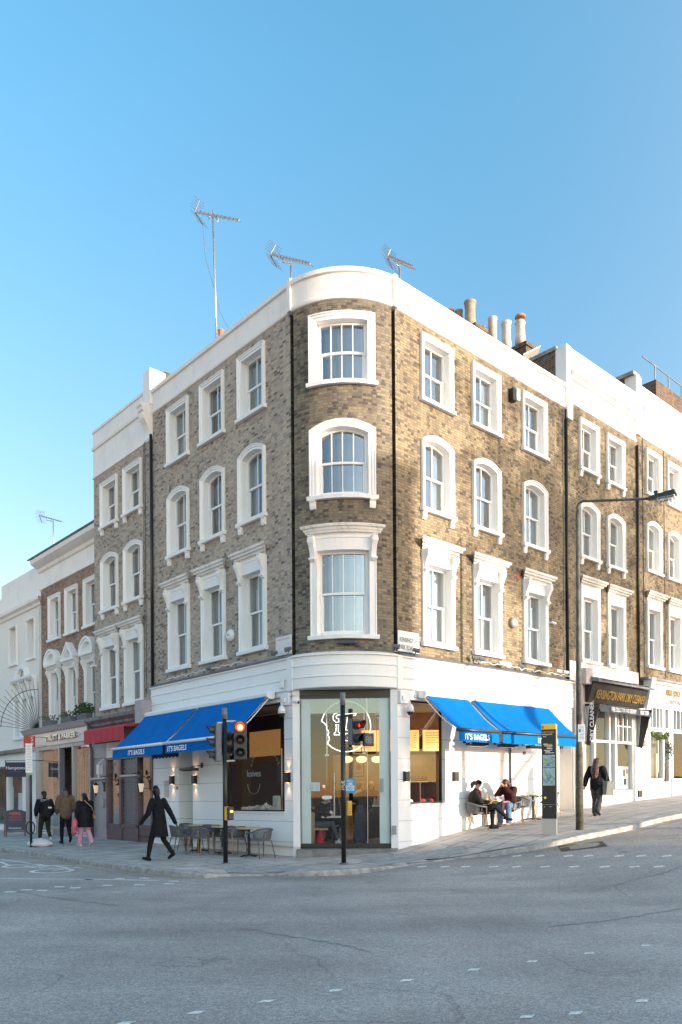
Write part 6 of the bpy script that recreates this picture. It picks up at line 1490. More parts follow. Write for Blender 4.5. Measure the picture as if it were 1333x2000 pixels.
class Lean:
    def P(s, u, d, z): return F.P(u, lean(z)+d-.0, z)
ol = [(-.35,.23),(-.35,.96)]+[(.35*math.cos(math.pi-math.pi*k/10), .96+.09*math.sin(math.pi*k/10)) for k in range(1,10)]+[(.35,.96),(.35,.23)]
MB(Lean()).prism(ol, -.02, .005).build('panel', M_chalk, T)
text('lettering', 'HERE', .17, mat('red_chalk', (.6,.08,.08), .6), Lean(), 0, .006, .84, T, rev=-1, ext=.002, off=.004)
mbs = MB(Lean())
for z_ in (.76,.72,.66,.62): mbs.box(-.24,.22,.006,.009,z_,z_+.018)
mbs.build('small_print', mat('dim_red', (.35,.06,.08), .6), T)
text('lettering', 'Hamptons', .11, M_wtxt, Lean(), 0, .006, .30, T, rev=-1, ext=.002)
# hanging agency boards
Y = 31.5
def hangboard(name, label, px0, px1, py0, py1, Y, m):
    a, b = aty(px0, py1, Y), aty(px1, py0, Y); T = thing(name, label, 'hanging sign', (a.x, a.y, a.z))
    F = Fac(Vector((a.x,Y,0)), (1,0), (0,-1)); w = b.x-a.x
    o = MB(F).box(0, w, -.04, .04, a.z, b.z).build('board', m, T, bevel=.006)
    return T, F, w, a.z, b.z
T, F, w, z0, z1 = hangboard('hanging_sign', 'navy hanging board with pale Hamptons lettering at the far left shop', 12, 50, 1489, 1518, 32.2, M_chalk)
text('lettering', 'Hamptons', .19, M_wtxt, F, w/2, .045, z0+.31, T, ext=.003)
MB(F).box(w/2-.25,w/2+.25,.041,.046,z0+.20,z0+.225).build('small_print', mat('dim_red2', (.25,.06,.06), .6), T)
MB(F).tube([(-.02,0,z0-.1),(-.02,0,z1+.08)], .02, 6).tube([(-.02,0,z1+.06),(w+.7,0,z1+.06)], .015, 6).build('bracket', M_black, T)
T, F, w, z0, z1 = hangboard('hanging_sign', 'red and white S&P hanging sign under the fan of spikes', 47, 68, 1438, 1460, 30.6, mat('sign_red', (.55,.06,.05), .5))
text('lettering', 'S', .22, M_wtxt, F, w*.78, .045, z0+.24, T, ext=.003); text('lettering', 'P', .22, M_wtxt, F, w*.78, .045, z0+.03, T, ext=.003); text('lettering', '&', .22, M_ink, F, w*.38, .045, z0+.02, T, ext=.003)
MB(F).tube([(w,0,z1-.05),(w+.45,0,z1-.05)], .012, 6).build('bracket', M_lead, T)
MB(F).tube([(w,0,z0+.05),(w+.45,0,z0+.05)], .012, 6).build('bracket', M_lead, T)
# ---------------------------------------------------------------- planters
def plantbox(name, label, F, u, d, z, w, h, m, r, n, lm, cat='planter', grp=None, s=.09):
    T = thing(name, label, cat, tuple(F.P(u,d,z)), grp)
    MB(F).hexa([(u-w/2+.03,d-.12,z),(u+w/2-.03,d-.12,z),(u+w/2-.03,d+.12,z),(u-w/2+.03,d+.12,z),(u-w/2,d-.15,z+h),(u+w/2,d-.15,z+h),(u+w/2,d+.15,z+h),(u-w/2,d+.15,z+h)]).build('trough', m, T, bevel=.01)
    mb = MB(); leaves(mb, F.P(u,d,z+h+r*.7), (w*.5,.16,r), n, s, .3); mb.build('foliage', lm, T, fixn=False)
    return T
M_gtr = mat('grey_trough', (.13,.13,.14), .7, var=.2)
plantbox('window_box', 'grey window box with sparse plants, leftmost of the three above the agency', FL, 15.9, -.15, 4.5, .9, .28, M_gtr, .15, 120, M_leafg, 'window box', 'window boxes over the agency shopfront')
plantbox('window_box', 'grey window box with brownish plants, middle of the three above the agency', FL, 14.0, -.15, 4.5, .9, .28, M_gtr, .16, 160, M_leaf, 'window box', 'window boxes over the agency shopfront')
plantbox('window_box', 'grey window box with bright green bush, nearest the grey brick house', FL, 12.55, -.10, 4.5, .8, .28, M_gtr, .26, 420, M_leaf, 'window box', 'window boxes over the agency shopfront', .1)
def planter(px, py, w, label):
    c = gat(px, py); T = thing('planter', label, 'planter', tuple(c), 'lattice planters outside the London shop')
    F = Rot(c, math.atan2(DR[1], DR[0])); h = .52
    MB(F).box(-w/2,w/2,-.22,.22,0,h).build('tub', mat('black_tub', (.03,.03,.033), .5), T, bevel=.02)
    mb = MB(F)
    for k in range(-6, 7):
        for s_ in (-1, 1):
            x = k*w/7
            pts = [(x, 0), (x+s_*h, h)]
            t0, t1 = 0.0, 1.0; x0, x1 = pts[0][0], pts[1][0]
            for lim, sg in ((-w/2, 1), (w/2, -1)):
                pass
            n = 10; seg_ = [((x0+(x1-x0)*i/n), h*i/n) for i in range(n+1)]; seg_ = [p for p in seg_ if -w/2 <= p[0] <= w/2]
            if len(seg_) > 1: mb.tube([(seg_[0][0],-.225,seg_[0][1]),(seg_[-1][0],-.225,seg_[-1][1])], .008, 4)
    mb.build('lattice', mat('grey_lattice', (.13,.13,.14), .6), T)
    mb = MB(); leaves(mb, F.P(0,0,h+.24), (w*.42,.22,.24), 480, .10, .3); mb.build('foliage', M_leaf, T, fixn=False)
planter(1303, 1552, .58, 'black lattice planter with evergreen left of the gallery door'); planter(1330, 1549, .58, 'black lattice planter with evergreen cut by the right edge of the photo')
tag(MB(FR).box(12.6,12.85,.05,.12,1.35,1.6).build('junction_box', M_black, None, bevel=.01), 'small black box low beside the dry cleaner window', 'electrical box')
tag(MB(FR).box(12.95,13.15,.05,.12,3.2,3.42).build('alarm', mat('brown_alarm', (.2,.15,.1), .5), None, bevel=.02), 'small brownish alarm on the white pilaster by the gallery', 'alarm')
# ---------------------------------------------------------------- cafe tables and chairs
M_rope = mat('grey_rope', (.13,.135,.14), .85, var=.3, scale=40, bump=.5, bscale=80); M_leg = mat('grey_leg', (.10,.105,.11), .5); M_wleg = mat('wooden_leg', (.42,.25,.12), .5, var=.2, stretch=(8,8,1))
M_seat = mat('grey_seat', (.17,.165,.165), .8); M_top = mat('pale_wood_top', (.55,.38,.20), .45, var=.15, stretch=(1,8,1)); M_brass = mat('brass_edge', (.75,.48,.18), .25, .9)
def make_chair(label, wood, group):
    T = local_thing('cafe_chair', label, 'chair', (0,0,0), group)
    # local: faces +y; seat .46 high, rope tub back
    rim = [(.29*math.cos(R_(a)), -.02-.27*math.sin(R_(a)) if a <= 180 else 0, .66+.10*math.sin(R_(a))) for a in range(-0, 181, 12)]
    rim = [(.29,.22,.63)]+rim+[(-.29,.22,.63)]
    MB().tube(rim, .022, 8).build('back_rail', M_rope, T, smooth=True)
    low = [(x*.84, (y-.0)*.84+.0, .47) for x, y, z in rim]
    mb = MB(); R2 = []
    def at(poly, t):
        f = t*(len(poly)-1); i = min(int(f), len(poly)-2); g = f-i; return tuple(poly[i][k]+(poly[i+1][k]-poly[i][k])*g for k in range(3))
    for k in range(46):
        t = .03+.94*k/45; mb.tube([at(rim, t), at(low, t)], .0085, 4)
    mb.build('rope_back', M_rope, T)
    mb = MB(); mb.lathe([(.02,.435),(.25,.435),(.265,.45),(.262,.475),(.23,.49),(.02,.492)], (0,.02,0), 24, sx=1.0, sy=.92); mb.build('seat', M_seat, T, smooth=True)
    for x, y in ((.22,.2),(-.22,.2),(.2,-.18),(-.2,-.18)):
        sx, sy = (1 if x > 0 else -1), (1 if y > 0 else -1)
        if sy > 0: MB().tube([(x+.06*sx,y+.02,.63),(x+.035*sx,y+.02,.44),(x+.06*sx,y+.06,0)], [.016,.016,.011], 8).build('leg', M_wleg if wood else M_leg, T, smooth=True)
        else: MB().tube([(x,y,.45),(x+.05*sx,y-.1,0)], [.016,.011], 8).build('leg', M_wleg if wood else M_leg, T, smooth=True)
    return T
def make_table(label, group, r=.33, brass=False):
    T = local_thing('cafe_table', label, 'table', (0,0,0), group)
    top = MB().lathe([(r-.01,.72),(r,.725),(r,.75),(r-.01,.755),(.02,.755)], (0,0,0), 32).build('table_top', M_brass if brass else M_top, T)
    MB().tube([(0,0,.03),(0,0,.72)], .035, 10).lathe([(.12,.70),(.12,.72)], (0,0,0), 12).build('column', M_black, T)
    mb = MB()
    for k in range(4):
        a = k*math.pi/2+.785; mb.tube([(0,0,.05),(.28*math.cos(a),.28*math.sin(a),.015)], [.025,.014], 6)
    mb.build('foot', M_black, T)
    return T
gL_, gR_ = 'grey rope chairs outside the left cafe window', 'rope chairs on the sunny right-hand pavement'
ang = lambda F: math.atan2(F.U.y, F.U.x)
def spot(px, py): return gat(px, py)
aL = ang(FL)
cL = make_chair('grey rope chair nearest the corner, its back to the glass doors', False, gL_)
cW = make_chair('wooden-legged rope chair seen between the first and second left tables', True, gL_)
tL = make_table('pale round cafe table nearest the glass doors', 'round cafe tables outside the left window')
def on(F, u, d): p = F.P(u, d, 0); p.z = ground(p.x, p.y); return p
def put(o, p, rz): o.location = p; o.rotation_euler = (0,0,rz)
# row along the left wall: three tables with chairs each side
tabs = [1.10, 2.28, 3.45]; D_ = .66
tl = ['pale round cafe table nearest the glass doors', 'pale round cafe table right behind the left traffic light', 'pale round cafe table nearest the side door']
put(tL, on(FL, tabs[0], D_), 0)
for i in (1, 2): dup(tL, on(FL, tabs[i], D_), .4*i, tl[i])
# chair facing +u has local +y along U
fp_ = aL-math.pi/2; fm_ = aL+math.pi/2
put(cL, on(FL, tabs[0]-.53, D_+.02), fp_)
put(cW, on(FL, tabs[0]+.53, D_+.05), fm_)
dup(cL, on(FL, tabs[0]-.25, D_+.60), fp_+.9, 'grey rope chair pulled out in front of the table nearest the corner') if False else None
dup(cL, on(FL, tabs[1]-.53, D_), fp_, 'grey rope chair backing onto the first table pair, right of the traffic light post')
dup(cW, on(FL, tabs[1]+.53, D_), fm_, 'wooden-legged rope chair left of the middle table')
dup(cL, on(FL, tabs[2]-.53, D_), fp_, 'grey rope chair just left of the traffic light post, right of the third table')
dup(cL, on(FL, tabs[2]+.53, D_), fm_, 'grey rope chair farthest left, in front of the side door')
dup(cW, on(FL, tabs[1]+.30, D_+.55), math.atan2(FL.N.y,FL.N.x)+math.pi/2+.3, 'wooden-legged rope chair turned to face the wall by the middle table')
dup(cL, on(FL, tabs[2]+.10, D_+.58), math.atan2(FL.N.y,FL.N.x)+math.pi/2-.2, 'grey rope chair turned to face the wall at the leftmost table')
tB = make_table('brass-edged round table with napkins between the two seated women', 'brass-edged round tables on the right pavement', .30, True)
tBp = gat(963, 1607); put(tB, on(FR, 3.58, .34), 0)
dup(tB, on(FR, 5.55, .34), .5, 'empty brass-edged round table left of the map post')
# ---------------------------------------------------------------- people
def cloth(name, col, rough=.85, var=.15, scale=12, bump=.35, bs=25): return mat(name, col, rough, var=var, scale=scale, bump=bump, bscale=bs, spec=.12)
M_skin = mat('skin', (.50,.29,.21), .55, var=.06); M_skin2 = mat('skin_tan', (.36,.19,.12), .55, var=.06)
M_blkw = cloth('black_wool', (.012,.013,.017)); M_blkt = cloth('black_trousers', (.014,.014,.018)); M_hairb = mat('dark_hair', (.018,.011,.009), .5, var=.5, scale=30, bump=.8, bscale=50)
M_hairr = mat('auburn_hair', (.05,.018,.012), .5, var=.5, scale=30, bump=.8, bscale=50); M_grey = M_grey
def remesh(o, vox, smooth=2, disp=None):
    m = o.modifiers.new('r', 'REMESH'); m.mode = 'VOXEL'; m.voxel_size = vox; m.use_smooth_shade = True
    s = o.modifiers.new('s', 'SMOOTH'); s.factor = .5; s.iterations = smooth
    if disp:
        t = bpy.data.textures.new('folds', 'CLOUDS'); t.noise_scale = disp[1]; t.noise_depth = 2
        d = o.modifiers.new('d', 'DISPLACE'); d.texture = t; d.strength = disp[0]; d.mid_level = .5; d.texture_coords = 'LOCAL'
    return o
def hand(mb, w, d, side, curl=.5, s=1.0, up=None):
    """palm from the wrist along d with four unequal bent fingers and a side thumb"""
    d = Vector(d).normalized(); a = Vector(up).normalized() if up else d.cross(Vector((0,0,1)) if abs(d.z) < .9 else Vector((0,1,0))).normalized()
    a = (a-d*a.dot(d)).normalized(); n = d.cross(a)*side; w = Vector(w)
    mb.cap(w-d*.01, .026*s, w+d*.065*s, .033*s, 8, .5, a)
    for k, l in enumerate((.070,.080,.075,.058)):
        b = w+d*.085*s+a*(.027-.018*k)*s; e1 = b+(d*math.cos(curl*.7)+n*math.sin(curl*.7))*l*.5*s; e2 = e1+(d*math.cos(curl*1.9)+n*math.sin(curl*1.9))*l*.5*s
        mb.cap(b-d*.02, .0095*s, e1, .009*s, 6); mb.cap(e1, .009*s, e2, .0075*s, 6)
    b = w+d*.025*s+a*.028*s; e = b+(d*.7+a*.75+n*.3).normalized()*.045*s; mb.cap(b, .012*s, e, .010*s, 6); mb.cap(e, .010*s, e+(d*.9+a*.15+n*.5).normalized()*.03*s, .0085*s, 6)
def person(label, loc, rz, J, top, bottom, shoes, coat=None, hair='short', hairm=None, hat=None, skin=None, flare=0.0, group=None, puff=0.0, shoem=None, name='person', topr=1.0, folds=(.016,.10)):
    """J: joints in a frame where the figure faces +y; returns the root"""
    skin = skin or M_skin; T = local_thing(name, label, 'person', (0,0,0), group); V = {k: Vector(v) for k, v in J.items()}
    h, nk, ch, pv = V['head'], V['neck'], V['chest'], V['pelvis']
    b = MB(); fwd = V.get('look', Vector((0,1,0))).normalized(); upv = (h-nk).normalized(); sd = fwd.cross(upv).normalized()
    # head: cranium, jaw, nose, brow, ears
    b.cap(h+upv*.035-fwd*.012, .079, h+upv*.03+fwd*.02, .076, 12); b.cap(h+fwd*.028-upv*.025, .058, h+fwd*.04-upv*.085, .036, 10)
    b.cap(h+fwd*.088+upv*.02, .008, h+fwd*.108-upv*.018, .014, 6)
    b.cap(h+fwd*.082-upv*.052-sd*.018, .009, h+fwd*.082-upv*.052+sd*.018, .009, 6)
    b.cap(h+fwd*.080+upv*.035-sd*.035, .011, h+fwd*.080+upv*.035+sd*.035, .011, 6)
    for q in (-1, 1): b.cap(h+sd*q*.076+upv*.02, .013, h+sd*q*.078-upv*.02, .010, 6)
    b.cap(nk-upv*.05, .056, h-upv*.03-fwd*.01, .050, 10)
    # trunk
    b.cap(ch+Vector((-.09,0,.02)), .10, ch+Vector((.09,0,.02)), .10, 12, .85, (0,0,1)); b.cap(ch, .125, pv, .13, 12, .8, (1,0,0)); b.cap(pv+Vector((-.06,0,0)), .12, pv+Vector((.06,0,0)), .12, 12)
    for q in 'lr':
        s_, e_, w_ = V['sh'+q], V['el'+q], V['wr'+q]; b.cap(s_, .054, e_, .042, 10); b.cap(e_, .042, w_, .027, 10)
        dn = (w_-e_).normalized() if 'hd'+q not in V else V['hd'+q]
        hand(b, w_, dn, 1 if q == 'l' else -1, .6)
        hp, kn, an = V['hp'+q], V['kn'+q], V['an'+q]; b.cap(hp, .088, kn, .058, 10); b.cap(kn, .056, an, .036, 10); ft = V.get('ft'+q, Vector((0,1,0))).normalized()
        b.cap(an-Vector((0,0,.03)), .036, an+ft*.12-Vector((0,0,.045)), .030, 8)
    remesh(b.build('body', skin, T), .0075, 3)
    # eyes
    e = MB()
    for q in (-1, 1): e.cap(h+fwd*.082+upv*.016+sd*q*.03-sd*.008, .008, h+fwd*.082+upv*.016+sd*q*.03+sd*.008, .008, 6)
    e.build('eyes', M_hairb, T)
    # trousers
    t = MB()
    for q in 'lr':
        hp, kn, an = V['hp'+q], V['kn'+q], V['an'+q]; t.cap(hp, .105, kn, .072+flare*.3, 12); t.cap(kn, .072+flare*.3, an+(kn-an).normalized()*.03, .052+flare, 12)
    t.cap(pv+Vector((-.05,0,.02)), .135, pv+Vector((.05,0,.02)), .135, 12); remesh(t.build('trousers', bottom, T), .012, 2, (folds[0], folds[1]))
    # shoes
    for q in 'lr':
        an = V['an'+q]; ft = V.get('ft'+q, Vector((0,1,0))).normalized(); s_ = MB(); dz = Vector((0,0,-.045))
        upn = ft.cross(Vector((1,0,0))) if abs(ft.x) < .9 else Vector((0,0,1))
        s_.cap(an-ft*.045+dz, .043, an+ft*.06+dz, .044, 10); s_.cap(an+ft*.05+dz*1.05, .044, an+ft*.15+dz*1.15, .036, 10); s_.cap(an+Vector((0,0,.03)), .05, an+dz, .046, 10)
        remesh(s_.build('shoe', shoes, T), .010, 2)
    # top: jacket body and sleeves
    c = MB(); pr = puff; hem = V.get('hem', pv+Vector((0,0,-.03)))
    c.cap(ch+Vector((-.10,0,.035)), .10+pr, ch+Vector((.10,0,.035)), .10+pr, 14, .95, (0,0,1)); c.cap(ch, .155+pr, (ch+pv)/2, .145+pr, 14, .80, (1,0,0)); c.cap((ch+pv)/2, .145+pr, pv, .155+pr, 14, .85, (1,0,0))
    for q in 'lr':
        s_, e_, w_ = V['sh'+q], V['el'+q], V['wr'+q]; c.cap(s_, .075+pr*.8, e_, .060+pr*.8, 12); c.cap(e_, .060+pr*.8, w_-(w_-e_).normalized()*.01, .042+pr*.6, 12)
    c.cap(nk-Vector((0,0,.05)), .085+pr*.5, nk+Vector((0,0,.0)), .062+pr*.4, 12)
    if coat:
        for (p, rx, ry), (p2, rx2, ry2) in zip(coat, coat[1:]): c.loft([(p, rx, ry), (p2, rx2, ry2)], 20)
    remesh(c.build('coat' if coat else 'jacket', top, T), .011, 3, folds)
    hm = hairm or M_hairb
    if hair == 'short':
        x = MB(); x.cap(h+upv*.045-fwd*.025, .085, h+upv*.055+fwd*.01, .080, 12); x.cap(h-fwd*.045+upv*.02, .070, h-fwd*.04-upv*.05, .055, 10); remesh(x.build('hair', hm, T), .011, 1, (.008,.03))
    elif hair == 'long':
        x = MB(); x.cap(h+upv*.045-fwd*.03, .090, h+upv*.05+fwd*.0, .086, 12); x.cap(h-fwd*.05, .095, nk-fwd*.10-Vector((0,0,.12)), .13, 12); x.cap(nk-fwd*.10-Vector((0,0,.1)), .13, nk-fwd*.12-Vector((0,0,.30)), .09, 12)
        for q in (-1,1): x.cap(h+sd*q*.06-fwd*.02, .045, nk+sd*q*.11-fwd*.03-Vector((0,0,.12)), .055, 8)
        remesh(x.build('hair', hm, T), .011, 1, (.03,.05))
    elif hair == 'bun':
        x = MB(); x.cap(h+upv*.045-fwd*.025, .085, h+upv*.05+fwd*.01, .080, 12); x.cap(h-fwd*.12+upv*.05, .055, h-fwd*.15+upv*.0, .065, 10); x.cap(h-fwd*.15+upv*.0, .06, h-fwd*.13-upv*.09, .035, 10); remesh(x.build('hair', hm, T), .010, 1, (.02,.04))
    elif hair == 'swept':
        x = MB(); x.cap(h+upv*.05-fwd*.03, .09, h+upv*.055+fwd*.015, .082, 12); x.cap(h-fwd*.06+upv*.0, .09, nk-fwd*.06, .10, 12)
        for q in (-1,1): x.cap(h+sd*q*.065+upv*.03, .035, h+sd*q*.075-upv*.08, .03, 8)
        remesh(x.build('hair', hm, T), .011, 1, (.025,.05))
    if hat:
        kind, hmat = hat; x = MB()
        if kind == 'beanie': x.cap(h+upv*.045-fwd*.01, .092, h+upv*.12-fwd*.02, .062, 12); remesh(x.build('hat', hmat, T), .011, 2)
        if kind == 'cap': x.cap(h+upv*.06-fwd*.01, .092, h+upv*.075, .082, 12); x.loft([(h+upv*.055+fwd*.09,.07,.075),(h+upv*.065+fwd*.09,.065,.07)], 14); remesh(x.build('hat', hmat, T), .010, 1)
        if kind == 'hood': x.cap(nk-fwd*.06+Vector((0,0,.01)), .10, h-fwd*.055-upv*.02, .075, 12); remesh(x.build('hood', hmat, T), .011, 2)
        if kind == 'headband': x.cap(h+upv*.055-fwd*.0-sd*.0, .093, h+upv*.06+fwd*.012, .086, 14, 1.0); remesh(x.build('headband', hmat, T), .010, 1)
    T.location = loc; T.rotation_euler = (0,0,rz)
    return T
def stand(Hh=1.75, hl=(0,0), kl=(0,0), stride=.0, arms=((.0,.0),(.0,.0)), lean=0.0, width=1.0):
    """standing or striding joints for a person of a given height; stride in metres, left leg forward"""
    k = Hh/1.75; J = {}
    J['pelvis'] = (0,0,.95*k); J['chest'] = (0,.03+lean*.4,1.33*k); J['neck'] = (0,.03+lean*.6,1.50*k); J['head'] = (0,.06+lean*.75,1.63*k)
    for q, s in (('l',-1),('r',1)):
        st = stride*(1 if q == 'l' else -1); i = 0 if q == 'l' else 1
        J['hp'+q] = (s*.09*width,0,.91*k); bend = max(0, -st)*.25
        J['kn'+q] = (s*.10*width, st*.45+.05+bend*.5, .50*k); J['an'+q] = (s*.10*width, st*.95-(.05 if st < 0 else 0), (.09+(.10 if st < -.1 else 0))*k)
        J['ft'+q] = (s*.12, 1, -.55 if st < -.1 else (.15 if st > .1 else 0))
        a, e = arms[i]; J['sh'+q] = (s*.19*width,.02+lean*.45,1.42*k); el = Vector((s*.26*width, .02+lean*.4-math.sin(a)*.0+a*.28, 1.13*k+abs(a)*.03)); J['el'+q] = tuple(el)
        J['wr'+q] = (s*(.28-e*.1)*width, el.y+a*.20+e*.2, 0.89*k+e*.18+abs(a)*.05)
    return J
def heading(p, q): d = Vector(q)-Vector(p); return math.atan2(-d.x, d.y)
LD = math.atan2(-DL[0], DL[1])       # walking away along the left street
# man in the long black coat, striding left past the tables
p = gat(312, 1682); J = stand(1.82, stride=.28, arms=((-.75,.2),(.8,.1)), lean=.05, width=1.1)
J.update({'ell':(-.28,.12,1.17),'elr':(.28,-.12,1.17),'wrl':(-.34,.30,.94),'wrr':(.33,-.24,.92)})
ct = [((0,.03,1.30),.17,.13),((0,.0,1.0),.19,.15),((0,.0,.78),.22,.19),((0,.0,.60),.235,.215)]
o = person('person in a long black coat and black beanie striding along the pavement by the cafe', p, LD+.35, J, M_blkw, M_blkt, M_blkt, coat=ct, hair='short', hat=('beanie', M_blkw), skin=M_blkw, puff=.012)
x = MB(); x.cap((0,.04,1.47), .085, (0,.07,1.60), .066, 12); remesh(x.build('scarf', M_blkw, o), .012, 2)
# three people walking away on the left
p = gat(88, 1650); J = stand(1.74, stride=.22, arms=((.1,.5),(-.1,.5)))
M_sweatg = cloth('grey_marl', (.25,.25,.27)); M_olive = cloth('dark_olive', (.035,.032,.02)); M_taup = cloth('taupe_down', (.17,.115,.075), bump=.5); M_pink = cloth('pink_trousers', (.62,.33,.42)); M_blkd = cloth('black_down', (.012,.012,.016), rough=.5)
M_rubb = mat('pale_boot', (.5,.5,.5), .6); M_wsh = mat('white_trainers', (.6,.58,.55), .6)
o = person('person with a black backpack, grey hood and cap walking away behind the sign pole', p, LD-.05, J, cloth('black_jacket', (.015,.016,.02)), M_olive, M_rubb, hair='short', hat=('cap', M_blkw), puff=.03)
x = MB(); x.cap((-.1,-.02,1.43), .07, (.1,-.02,1.43), .07, 10); remesh(x.build('hood', M_sweatg, o), .012, 2)
x = MB(); x.cap((-.21,.02,1.40), .075, (-.22,.02,1.33), .075, 10); x.cap((.21,.02,1.40), .075, (.22,.02,1.33), .075, 10); remesh(x.build('shoulder_panel', M_rubb, o), .012, 2)
bk = local_thing('backpack', 'black backpack with a small white badge on the leftmost walker', 'backpack')
x = MB(); x.cap((0,-.24,1.34), .135, (0,-.25,1.02), .15, 12, .75, (1,0,0)); remesh(x.build('pack', cloth('black_nylon', (.02,.02,.022)), bk), .012, 2)
MB().box(-.02,.09,-.385,-.37,1.20,1.25).build('badge', M_wtxt, bk); MB().tube([(-.1,-.2,1.42),(-.11,.05,1.5),(-.12,.15,1.3)], .02, 6).tube([(.1,-.2,1.42),(.11,.05,1.5),(.12,.15,1.3)], .02, 6).build('strap', M_ink, bk)
bk.location = p; bk.rotation_euler = (0,0,LD-.05)
p = gat(129, 1649); J = stand(1.86, stride=.12, arms=((.15,.6),(.15,.6)))
o = person('person in a brown puffer jacket and black trousers walking away in the middle of three', p, LD-.1, J, M_taup, M_blkt, M_blkt, hair='short', hat=('hood', M_taup), puff=.055, folds=(.04,.07))
p = gat(167, 1654); J = stand(1.68, stride=.16, arms=((.0,.2),(.2,.5)))
ct = [((0,.02,1.30),.20,.17),((0,.0,.9),.235,.20),((0,.0,.62),.245,.21)]
o = person('person in a black knee-length down coat and pink trousers, nearest the restaurant', p, LD+.05, J, M_blkd, M_pink, M_wsh, coat=ct, hair='short', hat=('hood', M_blkd), puff=.03, flare=.03, folds=(.03,.08))
hb = local_thing('shoulder_bag', 'tan shoulder bag on the right hip of the walker in pink trousers', 'handbag')
x = MB(); x.cap((.27,-.05,.92), .09, (.27,.05,.95), .09, 10, .5, (0,1,0)); remesh(x.build('bag', mat('tan_leather', (.42,.26,.14), .5), hb), .012, 2); MB().tube([(.27,-.12,.98),(.1,-.22,1.25),(-.12,-.17,1.46)], .014, 6).build('strap', mat('tan_strap', (.4,.25,.14), .6), hb)
hb.location = p; hb.rotation_euler = (0,0,LD+.05)
cb = local_thing('carrier_bag', 'red and white patterned carrier bag held by the walker in pink trousers', 'shopping bag')
x = MB(); x.cap((-.34,.05,.78), .12, (-.35,.05,.50), .14, 12, .5, (0,1,0)); remesh(x.build('bag', mat('red_print_bag', (.62,.12,.16), .6, var=.6, scale=9), cb), .012, 1, (.02,.06)); MB().tube([(-.33,-.03,.82),(-.30,.05,.95),(-.33,.11,.82)], .008, 5).build('handle', M_redtxt, cb)
cb.location = p; cb.rotation_euler = (0,0,LD+.05)
# woman walking uphill on the right
p = gat(1166, 1595); J = stand(1.70, stride=.13, arms=((-.45,.1),(.25,.5)))
RD = heading((0,0,0), (DR[0],DR[1],0)); M_dkgrey = cloth('charcoal_trousers', (.06,.06,.065))
o = person('person with long dark hair and black jacket walking uphill past the dry cleaner', p, RD+.1, J, M_blkw, M_dkgrey, M_blkt, hair='long', hairm=M_hairr, flare=.035, puff=.03)
hb = local_thing('tote_bag', 'large grey-green tote bag carried by the walker on the right', 'handbag')
MB().hexa([(.30,-.28,.62),(.42,-.28,.62),(.42,.26,.62),(.30,.26,.62),(.28,-.22,1.02),(.44,-.22,1.02),(.44,.20,1.02),(.28,.20,1.02)]).build('bag', mat('grey_tote', (.13,.13,.115), .7, var=.2), hb, bevel=.03); MB().tube([(.36,-.14,1.0),(.33,-.05,1.18),(.33,.06,1.18),(.36,.14,1.0)], .012, 6).build('handle', M_ink, hb)
hb.location = p; hb.rotation_euler = (0,0,RD+.1)
# seated pair at the right-hand table
def chair_at(src, p, rz, label): return dup(src, p, rz, label, gR_)
cR = make_chair('wooden-legged rope chair under the woman in the dark coat', True, gR_)
base = on(FR, 2.84, .36); rzA = -1.62
put(cR, base, rzA)
pA = base+Vector((0,0,0))
J = {'pelvis':(0,-.06,.55),'chest':(0,-.08,.93),'neck':(0,-.03,1.10),'head':(0,.02,1.23),'look':(-.0,1,-.12),
 'hpl':(-.09,.0,.53),'hpr':(.09,.0,.53),'knl':(-.05,.42,.56),'knr':(.07,.46,.66),'anl':(-.02,.40,.10),'anr':(.02,.78,.35),'ftl':(.1,1,0),'ftr':(.1,.9,-.15),
 'shl':(-.18,-.06,1.02),'shr':(.18,-.06,1.02),'ell':(-.25,.08,.78),'elr':(.25,.08,.78),'wrl':(-.06,.30,.74),'wrr':(.04,.32,.76)}
M_dcoat = cloth('charcoal_coat', (.028,.024,.022)); M_kh = cloth('black_jeans', (.015,.015,.017))
ct = [((0,-.06,.95),.19,.17),((0,-.04,.6),.21,.22),((0,.04,.50),.22,.27),((.0,.08,.42),.22,.26)]
o = person('seated person in a dark coat and headband with curly ponytail, legs crossed', pA, rzA-.05, J, M_dcoat, M_kh, M_blkt, coat=ct, hair='bun', hairm=M_hairr, hat=('headband', M_blkw), puff=.012, folds=(.02,.07))
x = MB(); x.cap((-.05,.03,1.07), .05, (.05,.03,1.07), .05, 8); x.cap((0,.07,1.06), .04, (0,.10,.95), .035, 8); remesh(x.build('scarf', cloth('red_patterned_scarf', (.40,.07,.06), var=.6, scale=40), o), .010, 1)
base2 = on(FR, 4.15, .55)
chair_at(cR, base2, RD+math.pi, 'wooden-legged rope chair under the woman in jeans')
J = {'pelvis':(0,-.04,.56),'chest':(0,.10,.93),'neck':(0,.20,1.09),'head':(0,.32,1.18),'look':(0,1,-.5),
 'hpl':(-.10,.02,.54),'hpr':(.10,.02,.54),'knl':(-.14,.42,.58),'knr':(.15,.42,.58),'anl':(-.13,.40,.10),'anr':(.14,.36,.10),
 'shl':(-.17,.14,1.01),'shr':(.17,.14,1.01),'ell':(-.23,.38,.86),'elr':(.24,.36,.86),'wrl':(-.06,.46,1.05),'wrr':(.06,.45,1.05),'hdl':(.35,.1,.5),'hdr':(-.35,.1,.5)}
M_mar = cloth('maroon_puffer', (.055,.018,.018), rough=.8); M_jean = cloth('blue_jeans', (.11,.19,.29))
o = person('seated person in a maroon jacket and blue jeans leaning in to eat a bagel', base2, RD+math.pi+.12, J, M_mar, M_jean, mat('brown_trainers', (.3,.17,.11), .6), hair='swept', hairm=M_hairr, puff=.035, flare=.035, folds=(.035,.08), hat=('hood', M_mar))
